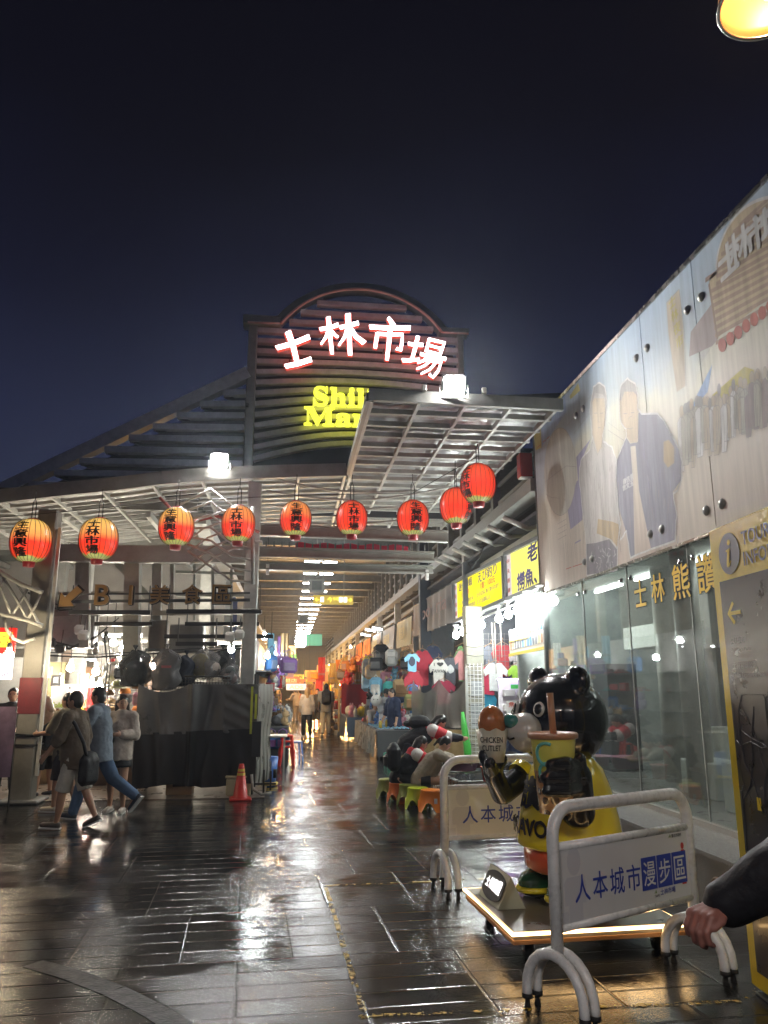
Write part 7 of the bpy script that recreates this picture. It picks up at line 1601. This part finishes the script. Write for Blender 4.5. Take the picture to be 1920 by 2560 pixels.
# food stand and signs at left
def signboard(label, u0, v0, u1, v1, Y, col, lines=(), ink=None, emit=0, bold=.03, cat='sign', tilt=0):
    a = AY(u0, v0, Y); c = AY(u1, v1, Y); w_ = c.x-a.x; h_ = a.z-c.z; t = thing('stall_sign', label, cat, ((a.x+c.x)/2, Y, c.z), 0)
    q = MB(); q.bev((0, 0, h_/2), (w_, .04, h_), .008); q.build('board', mat('signb_%d_%d' % (u0, v0), col, .5, emit=emit, ecol=col, var=.1), t)
    for s_, fz, fh, fw, ik in lines: q = MB(); q.text(s_, (0, -.022, h_*fz), Xl, Zl, h_*fh, 0, bold, 0, 'C', .003, wd=w_*fw); q.build('writing', ik, t)
    return t
INKG = mat('ink_olive', (.30, .40, .03), .5, var=0); INKR = mat('ink_red2', (.6, .03, .03), .5, var=0)
signboard('white sign reading Toilet in green with Japanese below and a red triangle', 112, 1482, 139, 1572, 15.3, (.66, .66, .64), [('Toilet', .48, .13, .86, INKG), ('トイレ', .33, .10, .8, INK), ('▼', .14, .12, .3, INKR)])
signboard('yellow sign with small dark characters beside the counter', 72, 1488, 96, 1512, 15.8, (.62, .42, .06), [('基隆', .55, .30, .6, INK), ('釜山竹', .12, .30, .8, INK)])
signboard('red strip sign above the small yellow sign', 72, 1470, 98, 1487, 15.8, (.55, .03, .03), [('小吃', .2, .6, .6, mat('ink_gold', (.8, .6, .1), .5, var=0))], .15)
signboard('black sign with a white square mark high in the food stand', 111, 1458, 131, 1482, 15.9, (.02, .02, .022), [('回', .28, .5, .4, mat('print_white', (.7, .7, .7), .4, var=0))])
signboard('white sign with dark lettering above the red bottles', 128, 1478, 168, 1496, 16, (.6, .6, .6), [('OK', .3, .5, .5, INK)])
signboard('pink board behind the red bottles', 128, 1492, 182, 1512, 16.1, (.52, .18, .20), [], None, .1)
signboard('green and yellow menu panel at the back of the food stand', 74, 1440, 112, 1466, 16.2, (.60, .50, .20), [('菜單', .4, .4, .5, INK)], None, .2)
pm_ = AY(96, 1440, 15.1); q = MB(); q.add([AY(92, 1440, 15.1), AY(109, 1560, 15.1), AY(90, 1560, 15.1)], [(2, 1, 0)]); q.add([AY(92, 1440, 15.14), AY(109, 1560, 15.14), AY(90, 1560, 15.14)], [(0, 1, 2)]); tag(q.build('pennant', mat('pennant_violet', (.10, .09, .18), .6)), 'dark violet triangular pennant hanging beside the Toilet sign', 'pennant')
ct = thing('food_counter', 'brown wooden counter behind the walking group', 'counter'); a = AY(205, 1600, 15); q = MB(); q.bbox((a.x, 15.0, 0), (-2.5, 15.7, .78)); q.build('front', mat('counter_brown', (.13, .085, .06), .5, var=.2), ct); q = MB(); q.bbox((a.x-.04, 14.95, .785), (-2.46, 15.75, .82)); q.build('worktop', mat('counter_top', (.36, .30, .24), .4), ct)
ct2 = thing('food_stand', 'yellow lit food stand counter behind the beige haired person', 'counter'); a = AY(60, 1600, 15.4); c = AY(140, 1600, 15.4); q = MB(); q.bbox((a.x, 15.4, 0), (c.x, 16.0, .95)); q.build('front', mat('stand_front', (.40, .28, .16), .5, var=.2), ct2); q = MB(); q.bbox((a.x-.03, 15.35, .955), (c.x+.03, 16.05, .99)); q.build('worktop', mat('stand_top', (.55, .45, .15), .4), ct2)
# ------------------------------------------------------------------ small goods, each its own object
GM = {}
def gmesh(kind):
    q = MB()
    if kind == 'plush':
        q.ball((0, 0, .09), (.09, .075, .095), 12); q.ball((0, -.02, .225), (.085, .075, .075), 12)
        for s_ in (-1, 1): q.ball((s_*.055, 0, .30), (.028, .02, .04), 8); q.ball((s_*.095, -.03, .12), (.03, .03, .05), 8); q.ball((s_*.05, -.07, .03), (.035, .05, .03), 8)
        q.ball((0, -.09, .21), (.03, .02, .022), 8, 1)
        for s_ in (-1, 1): q.ball((s_*.032, -.088, .24), (.010, .008, .012), 6, 2)
    elif kind == 'rabbit':
        q.ball((0, 0, .12), (.12, .09, .12), 14)
        for s_ in (-1, 1): q.ball((s_*.05, 0, .28), (.032, .02, .09), 10); q.ball((s_*.04, -.086, .14), (.010, .008, .014), 6, 2)
    elif kind == 'bag':
        q.bev((0, 0, .13), (.30, .10, .26), .04); q.tube([(-.09, 0, .24), (-.08, 0, .36), (0, 0, .40), (.08, 0, .36), (.09, 0, .24)], .010, 6, 1); q.bev((0, -.055, .11), (.2, .02, .14), .01, m=1)
    elif kind == 'backpack':
        q.bev((0, 0, .18), (.28, .14, .36), .06); q.bev((0, -.085, .12), (.2, .06, .18), .025, m=1); q.tube([(-.05, 0, .35), (0, 0, .41), (.05, 0, .35)], .010, 6, 1)
    elif kind == 'pouch':
        q.bev((0, 0, .07), (.20, .05, .14), .02); q.bar((-.09, -.026, .115), (.09, -.026, .115), .006, .01, 1)
    elif kind == 'cap':
        q.lathe([(.10, 0), (.098, .04), (.075, .085), (.03, .105), (0, .107)], 14); q.prism([(-.075, 0), (.075, 0), (.05, .09), (-.05, .09)], (0, -.06, .005), (1, 0, 0), (0, -1, 0), .012, 1)
    elif kind == 'hat':
        q.lathe([(.19, 0), (.16, .015), (.10, .02), (.095, .09), (.06, .115), (0, .12)], 18); q.lathe([(.102, .022), (.101, .045)], 18, m=1)
    elif kind == 'bottle':
        q.lathe([(0, 0), (.035, 0), (.037, .10), (.03, .135), (.013, .15), (.013, .17)], 10); q.lathe([(.016, .165), (.016, .19), (0, .19)], 10, m=1)
    elif kind == 'bundle':
        q.ball((0, 0, .10), (.14, .11, .10), 12); q.ball((.06, -.03, .16), (.08, .07, .07), 10, 1); q.ball((-.07, -.02, .14), (.07, .06, .06), 10)
    elif kind == 'box':
        q.bev((0, 0, .08), (.16, .12, .16), .008); q.bbox((-.06, -.064, .03), (.06, -.0605, .13), 1)
    elif kind == 'scarf':
        q.sheet(lambda u, v: (-.09+.18*u, .02*math.sin(u*14), .55*(1-v)), 10, 4); q.sheet(lambda u, v: (-.09+.18*u, .02*math.sin(u*14)-.012, .14+.05*(1-v)), 10, 2, 1)
    elif kind == 'slipper':
        for s_ in (-1, 1): q.bev((s_*.055, 0, .012), (.085, .24, .024), .01); q.lathe([(.045, -.05), (.042, .05)], 10, c=(s_*.055, -.03, .02), M=None, m=1)
    elif kind == 'balloon':
        q.ball((0, 0, .13), (.11, .11, .13), 14); q.ball((0, 0, -.005), (.015, .015, .012), 6, 1)
    elif kind == 'tray':
        q.bev((0, 0, .012), (.42, .30, .024), .006)
        for i in range(4):
            for j in range(3): q.ball((-.15+i*.1, -.1+j*.1, .03), (.03, .03, .014), 8, 1)
    return q
KM = {'plush': 'plush_toy', 'rabbit': 'plush_rabbit', 'bag': 'hand_bag', 'backpack': 'display_backpack', 'pouch': 'pouch', 'cap': 'cap', 'hat': 'sun_hat', 'bottle': 'bottle', 'bundle': 'goods_bundle', 'box': 'goods_box', 'scarf': 'scarf', 'slipper': 'slippers', 'balloon': 'balloon', 'tray': 'goods_tray'}
KC = {'plush': 'plush toy', 'rabbit': 'plush toy', 'bag': 'bag', 'backpack': 'backpack', 'pouch': 'pouch', 'cap': 'cap', 'hat': 'hat', 'bottle': 'bottle', 'bundle': 'goods bundle', 'box': 'box', 'scarf': 'scarf', 'slipper': 'slippers', 'balloon': 'balloon', 'tray': 'tray'}
CN = {'red': (.50, .04, .04), 'orange': (.60, .20, .03), 'yellow': (.62, .46, .06), 'white': (.58, .57, .54), 'black': (.02, .02, .024), 'blue': (.05, .16, .42), 'sky blue': (.18, .42, .60), 'teal': (.06, .36, .34), 'brown': (.22, .12, .05), 'tan': (.42, .28, .14), 'pink': (.58, .26, .34), 'purple': (.24, .12, .36), 'grey': (.22, .22, .23), 'olive': (.16, .16, .06), 'green': (.08, .34, .10), 'gold': (.60, .36, .08)}
def good(kind, colour, loc, rz, where, group, sc_=1.0, acc=None):
    k = (kind, colour, acc)
    if k not in GM:
        q = gmesh(kind); base = cmat(CN[colour], .55); a2 = cmat(CN[acc] if acc else tuple(min(.7, c*.5+.12) for c in CN[colour]), .55); o = q.build(KM[kind], [base, a2, EYE]); GM[k] = o
    else:
        o = GM[k].copy(); COL.objects.link(o)
    o.location = loc; o.rotation_euler = (0, 0, rz); o.scale = (sc_,)*3
    lab = '%s %s %s' % (colour, KC[kind], where)
    return tag(o, lab, KC[kind], group)
rnd = random.Random(11)
def scatter(n, kinds, cols, region, Yr, where, group, sc_=(1, 1.3), face=0):
    (u0, v0), (u1, v1) = region; made = []
    tries = 0
    while len(made) < n and tries < n*30:
        tries += 1; u = rnd.uniform(u0, u1); v = rnd.uniform(v0, v1); Y = rnd.uniform(*Yr); p = AY(u, v, Y); s_ = rnd.uniform(*sc_)
        if any((p-q).length < .24*(s_+s2)*.55 for q, s2 in made): continue
        made.append((p, s_)); good(rnd.choice(kinds), rnd.choice(cols), p-Vector((0, 0, .12*s_)), R(face)+rnd.uniform(-.35, .35), where, group, s_)
# bag stall on the right
scatter(26, ['backpack', 'bag', 'plush'], ['white', 'sky blue', 'teal', 'black', 'tan', 'yellow', 'pink', 'grey'], ((795, 1420), (885, 1485)), (22.5, 24.5), 'hung up in the bright bag stall', 'goods hung in the bag stall', (1.2, 1.7), -25)
scatter(20, ['bag', 'pouch', 'plush'], ['white', 'grey', 'blue', 'black', 'pink', 'yellow'], ((800, 1488), (900, 1540)), (21.8, 24), 'hung low at the back of the bag stall', 'goods low in the bag stall', (1.0, 1.4), -25)
good('backpack', 'sky blue', AY(812, 1500, 21.8), R(-15), 'with a white shark-like patch, hung over the near table', None, 1.3, 'white'); good('backpack', 'teal', AY(842, 1512, 21.6), R(-15), 'with purple lettering patch, hung over the near table', None, 1.4, 'purple')
good('bag', 'tan', AY(870, 1505, 21.4), R(-10), 'big and puffy, hung above the young man in navy', None, 1.8, 'brown'); good('rabbit', 'white', AY(813, 1526, 21.0), R(-15), 'rabbit shaped with long ears, hung over the table', None, 1.3); good('bag', 'olive', AY(893, 1535, 19.0), R(-20), 'checked and tall, hung at the edge of the vinyl curtain', None, 1.5, 'brown'); good('cap', 'blue', AY(892, 1492, 19.2), R(-10), 'hung above the olive bag', None, 1.5)
for i in range(10): good(rnd.choice(['plush', 'bundle']), rnd.choice(['pink', 'yellow', 'red', 'white']), AY(868+rnd.uniform(0, 30), 1548+rnd.uniform(0, 30), 21+rnd.uniform(0, .8))-Vector((0, 0, .1)), rnd.uniform(-.5, .3), 'piled behind the young man in navy', 'soft toys piled behind the near table', 1.15)
# on the tables
for i in range(9): good('tray', rnd.choice(['black', 'grey']), (2.36+.44*(i % 2)+rnd.uniform(-.02, .02), 19.5+.5*(i//2), .703), rnd.uniform(-.1, .1), 'of small trinkets on the near alley table', 'trays on the near alley table', 1.0, 'sky blue')
for i in range(2): good('bottle', 'yellow', (2.30+.22*i, 19.9+.5*i, .72), 0, 'with a blue cap on the near alley table', 'yellow bottles on the near table', 1.15, 'blue')
for i in range(28): good(rnd.choice(['plush', 'bundle', 'cap', 'box']), rnd.choice(['red', 'white', 'yellow', 'pink', 'blue', 'orange']), (2.3+rnd.uniform(0, .6), 22.2+rnd.uniform(0, 3), .705), rnd.uniform(-1, 1), 'heaped on the near alley table', 'small goods heaped on the near table', 1.05)
for i in range(20): good(rnd.choice(['balloon', 'bundle', 'plush']), rnd.choice(['pink', 'white', 'purple', 'yellow', 'orange']), (2.02+rnd.uniform(0, .6), 26.3+rnd.uniform(0, 3.5), .745), rnd.uniform(-1, 1), 'on the table with the slate skirt', 'toys on the slate skirted table', 1.35)
good('bottle', 'white', (2.2, 26.3, .745), 0, 'tall, standing on the slate skirted table', None, 1.8, 'grey'); good('cap', 'blue', (2.55, 21.6, .705), .4, 'lying on the near table by the trays', None, 1.4)
# far right warm stalls
scatter(70, ['plush', 'scarf', 'bag', 'bundle', 'pouch'], ['orange', 'red', 'gold', 'yellow', 'brown', 'tan', 'orange', 'gold', 'white'], ((664, 1452), (735, 1520)), (31, 52), 'glowing in the far right stalls of the alley', 'goods in the far right stalls', (1.3, 2.2), -50)
scatter(26, ['scarf', 'bag', 'plush'], ['orange', 'red', 'gold', 'purple', 'brown'], ((738, 1435), (785, 1474)), (27.5, 31), 'hung above the dark red curtain', 'goods hung above the red curtain', (1.2, 1.8), -40)
scatter(22, ['bundle', 'slipper', 'box', 'bag'], ['brown', 'black', 'tan', 'white', 'red'], ((708, 1522), (732, 1582)), (29, 31.5), 'stacked low beside the man with the backpack', 'goods stacked low on the right', (1.1, 1.6), -50)
# left goods wall
gl = thing('goods_rack', 'tall rack carrying the goods wall on the left of the alley', 'rack'); q = MB(); q.bbox((-1.0, 16, .0), (-.9, 44, 3.0)); q.build('back_board', mat('rack_back', (.20, .18, .17), .6), gl)
for z_ in (.62, 1.15, 1.6, 2.05): MB().bbox((-.9, 17, z_), (-.42, 40, z_+.03)).build('shelf', mat('rack_shelf', (.13, .13, .14), .5), gl)
for i in range(84):
    z_ = (.66, 1.18, 1.63, 2.08)[i % 4]; y = 18.6+(i//4)*.95+rnd.uniform(-.2, .2)
    good(rnd.choice(['pouch', 'bag', 'plush', 'bundle', 'slipper', 'box']), rnd.choice(['blue', 'purple', 'red', 'tan', 'white', 'pink', 'grey', 'teal', 'orange', 'brown']), (-.52+rnd.uniform(-.08, .12), y, z_), R(65), 'on the goods wall left of the alley', 'goods on the left alley wall', rnd.uniform(1.1, 1.6))
scatter(22, ['scarf', 'pouch', 'bag'], ['red', 'purple', 'sky blue', 'tan', 'white', 'pink'], ((580, 1415), (625, 1480)), (20, 26), 'hung high on the left of the alley', 'goods hung high on the left', (1.1, 1.6), 30)
tl2 = thing('cloth_table', 'dark cloth covered table at the foot of the left goods wall', 'table'); q = MB(); q.bbox((-.5, 18.7, 0), (.02, 24, .80)); q.build('dark_cloth', mat('slate_cloth2', (.05, .055, .07), .6), tl2); q = MB(); q.bbox((-.52, 18.68, .803), (.04, 24, .83)); q.build('top', STEELD, tl2)
for i in range(24): good(rnd.choice(['bundle', 'plush', 'slipper']), rnd.choice(['tan', 'white', 'brown', 'grey']), (-.36+rnd.uniform(0, .34), 18.9+rnd.uniform(0, 4.5), .835), rnd.uniform(0, 2), 'laid on the dark cloth table', 'goods on the dark cloth table', 1.2)
for x in (-.38, -.12): good('bag', 'blue', (x, 18.55, .35), 0, 'checked, hung on the front of the dark table', 'blue bags on the dark table front', 1.1, 'purple')
# plastic chair, stools, bins on the left of the alley
ch = thing('plastic_chair', 'bright blue plastic chair on the left of the alley', 'chair', (.12, 19.4, 0), R(-80)); BP = mat('chair_blue', (.04, .14, .48), .35, var=.08)
MB().bev((0, 0, .44), (.42, .42, .03), .012).build('seat', BP, ch); q = MB(); q.sheet(lambda u, v: (-.2+.4*u, -.20-.07*v-.03*math.sin(math.pi*u), .46+.46*v), 8, 8); q.sheet(lambda u, v: (-.2+.4*u, -.225-.07*v-.03*math.sin(math.pi*u), .46+.46*v), 8, 8); q.build('backrest', BP, ch)
for x in (-.18, .18):
    for y in (-.18, .18): MB().bar((x, y, .43), (x*1.15, y*1.2, 0), .035, .035).build('leg', BP, ch)
for i, (x, y, z_) in enumerate(((-.02, 18.4, 0), (-.02, 18.4, .12), (-.02, 18.4, .24))):
    t = thing('stacked_stool', ['red plastic stool at the bottom of the small stack', 'red plastic stool in the middle of the small stack', 'red plastic stool on top of the small stack'][i], 'stool', (x, y, z_), .1, 'stacked red stools'); q = MB(); q.bev((0, 0, .40), (.27, .27, .04), .015); q.build('seat', CR, t)
    for a in (-1, 1):
        for b_ in (-1, 1): MB().bar((a*.10, b_*.10, .39), (a*.16, b_*.16, .0), .04, .03).build('leg', CR, t)
bn_ = thing('blue_bin', 'blue plastic bin with a yellow rim under the folding table', 'bin', (-.33, 14.75, 0)); q = MB(); q.lathe([(0, .0), (.13, 0), (.17, .5), (.0, .5)], 16); q.build('tub', BP, bn_); q = MB(); q.lathe([(.17, .0), (.18, .03), (.15, .05)], 16, c=(0, 0, .02)); q.build('yellow_rim', mat('cone_yellow', (.62, .46, .05), .35), bn_)
gj = thing('watering_jug', 'green plastic jug on the ground behind the bending girl', 'jug', G(848, 1648)); q = MB(); q.lathe([(0, 0), (.12, 0), (.14, .12), (.11, .26), (.05, .30), (.05, .34)], 16); q.build('body', mat('jug_green', (.06, .36, .22), .35), gj); q = MB(); q.tube([(-.10, 0, .24), (-.20, 0, .22), (-.19, 0, .08), (-.13, 0, .06)], .016, 6); q.build('handle', mat('jug_green', (.06, .36, .22), .35), gj)
# left hall goods behind the group
gridpanel('wire grid hung with hats and bags behind the young woman', (AY(232, 1580, 15.4).x, 15.4, .95), (1, 0, 0), .95, 1.6, .09)
scatter(26, ['hat', 'cap', 'bag', 'pouch', 'plush'], ['olive', 'brown', 'white', 'grey', 'orange', 'pink', 'yellow', 'tan', 'black'], ((232, 1455), (306, 1580)), (15.0, 15.35), 'on the wire grid behind the young woman', 'goods on the left hall grid', (.8, 1.25), 0)
scatter(16, ['bottle', 'box'], ['red', 'orange', 'yellow', 'white', 'green'], ((112, 1495), (175, 1530)), (15.5, 15.9), 'lined up in the food stand', 'bottles in the food stand', (1.1, 1.6), 0)
scatter(16, ['bottle', 'bundle', 'box'], ['yellow', 'gold', 'white', 'orange', 'green'], ((72, 1515), (112, 1590)), (15.45, 15.9), 'on the yellow food counter', 'goods on the yellow food counter', (1.0, 1.5), 0)
scatter(24, ['pouch', 'bag', 'bundle', 'scarf'], ['grey', 'white', 'brown', 'tan', 'red', 'pink'], ((140, 1500), (235, 1570)), (15.8, 17), 'in the stall behind the tall man', 'goods behind the tall man', (.9, 1.3), 0)
good('plush', 'white', AY(244, 1466, 15.2), 0, 'tall and wearing a red hat, on top of the wire grid', None, 1.6, 'red'); good('hat', 'olive', AY(255, 1487, 15.1), 0, 'round and padded, high on the wire grid', None, 1.2)
# loose cables
for i, (P, lab) in enumerate((([AY(80, 1415, 13.6), AY(200, 1420, 13.8), AY(330, 1412, 13.9), AY(540, 1400, 13.9)], 'black cable strung across the left bay'), ([AY(95, 1388, 14.3), AY(150, 1402, 14.3), AY(205, 1378, 14.3), AY(250, 1340, 14.3)], 'sagging cable under the grey duct'), ([AY(60, 1280, 13.4), AY(110, 1310, 13.4), AY(130, 1318, 13.4), AY(155, 1316, 13.2)], 'thin cable running to the gold arrow'), ([AY(225, 1370, 14.5), AY(232, 1440, 14.6), AY(226, 1500, 14.8), AY(222, 1560, 15)], 'bunch of cables hanging by the hall column'))):
    q = MB(); q.tube(P, .014, 5); q.tube([p_+Vector((.05, .02, .05)) for p_ in P], .009, 5); tag(q.build('electric_cable', CABLE), lab, 'cable')

# hanging boards far down the alley
for i, (u, v, w_, h_, Y, c_, tx) in enumerate(((686, 1462, .9, .42, 34, (.55, .20, .05), '小吃'), (668, 1478, .9, .5, 40, (.40, .12, .05), '飲料'), (655, 1476, 1.0, .3, 44, (.50, .06, .04), '特價'), (672, 1455, .8, .4, 50, (.55, .32, .06), '服飾'), (628, 1470, .9, .35, 40, (.45, .08, .05), '鞋店'), (644, 1462, .8, .3, 55, (.55, .45, .08), '玩具'), (640, 1484, .9, .28, 36, (.60, .55, .62), 'ADS'), (645, 1478, .8, .24, 48, (.62, .46, .06), '手機'), (700, 1446, .8, .45, 42, (.50, .26, .10), '包包'), (612, 1452, .8, .4, 30, (.34, .16, .12), '帽子'))):
    t = thing('hanging_board', ['orange', 'dark brown red', 'bright red', 'amber', 'dull red', 'yellow', 'pale lilac', 'golden', 'tan', 'brown'][i]+' stall board with characters hanging far down the alley', 'sign', AY(u, v, Y))
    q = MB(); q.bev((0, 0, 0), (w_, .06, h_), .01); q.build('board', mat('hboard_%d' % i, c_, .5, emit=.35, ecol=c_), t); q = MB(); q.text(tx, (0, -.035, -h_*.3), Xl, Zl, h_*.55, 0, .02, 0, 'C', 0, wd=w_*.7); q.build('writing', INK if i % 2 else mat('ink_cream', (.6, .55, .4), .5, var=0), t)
    for x in (-w_*.4, w_*.4): MB().bar((x, 0, h_/2), (x, 0, h_/2+1.2), .02, .02).build('rod', STEELD, t)
# ================================================================== thin haze volume, added for the soft glow round sign and floodlights
hz = MB(); hz.bbox((-34, -16, -1.3), (34, 112, 14.5)); ho = hz.build('haze', None); ho.data.materials.clear()
hm = bpy.data.materials.new('haze'); hm.use_nodes = True; hm.node_tree.nodes.clear(); o_ = hm.node_tree.nodes.new('ShaderNodeOutputMaterial'); v_ = hm.node_tree.nodes.new('ShaderNodeVolumePrincipled')
v_.inputs['Color'].default_value = (.75, .85, 1, 1); v_.inputs['Density'].default_value = .0011; v_.inputs['Anisotropy'].default_value = .75
hm.node_tree.links.new(v_.outputs[0], o_.inputs['Volume']); ho.data.materials.append(hm); tag(ho, kind='stuff')
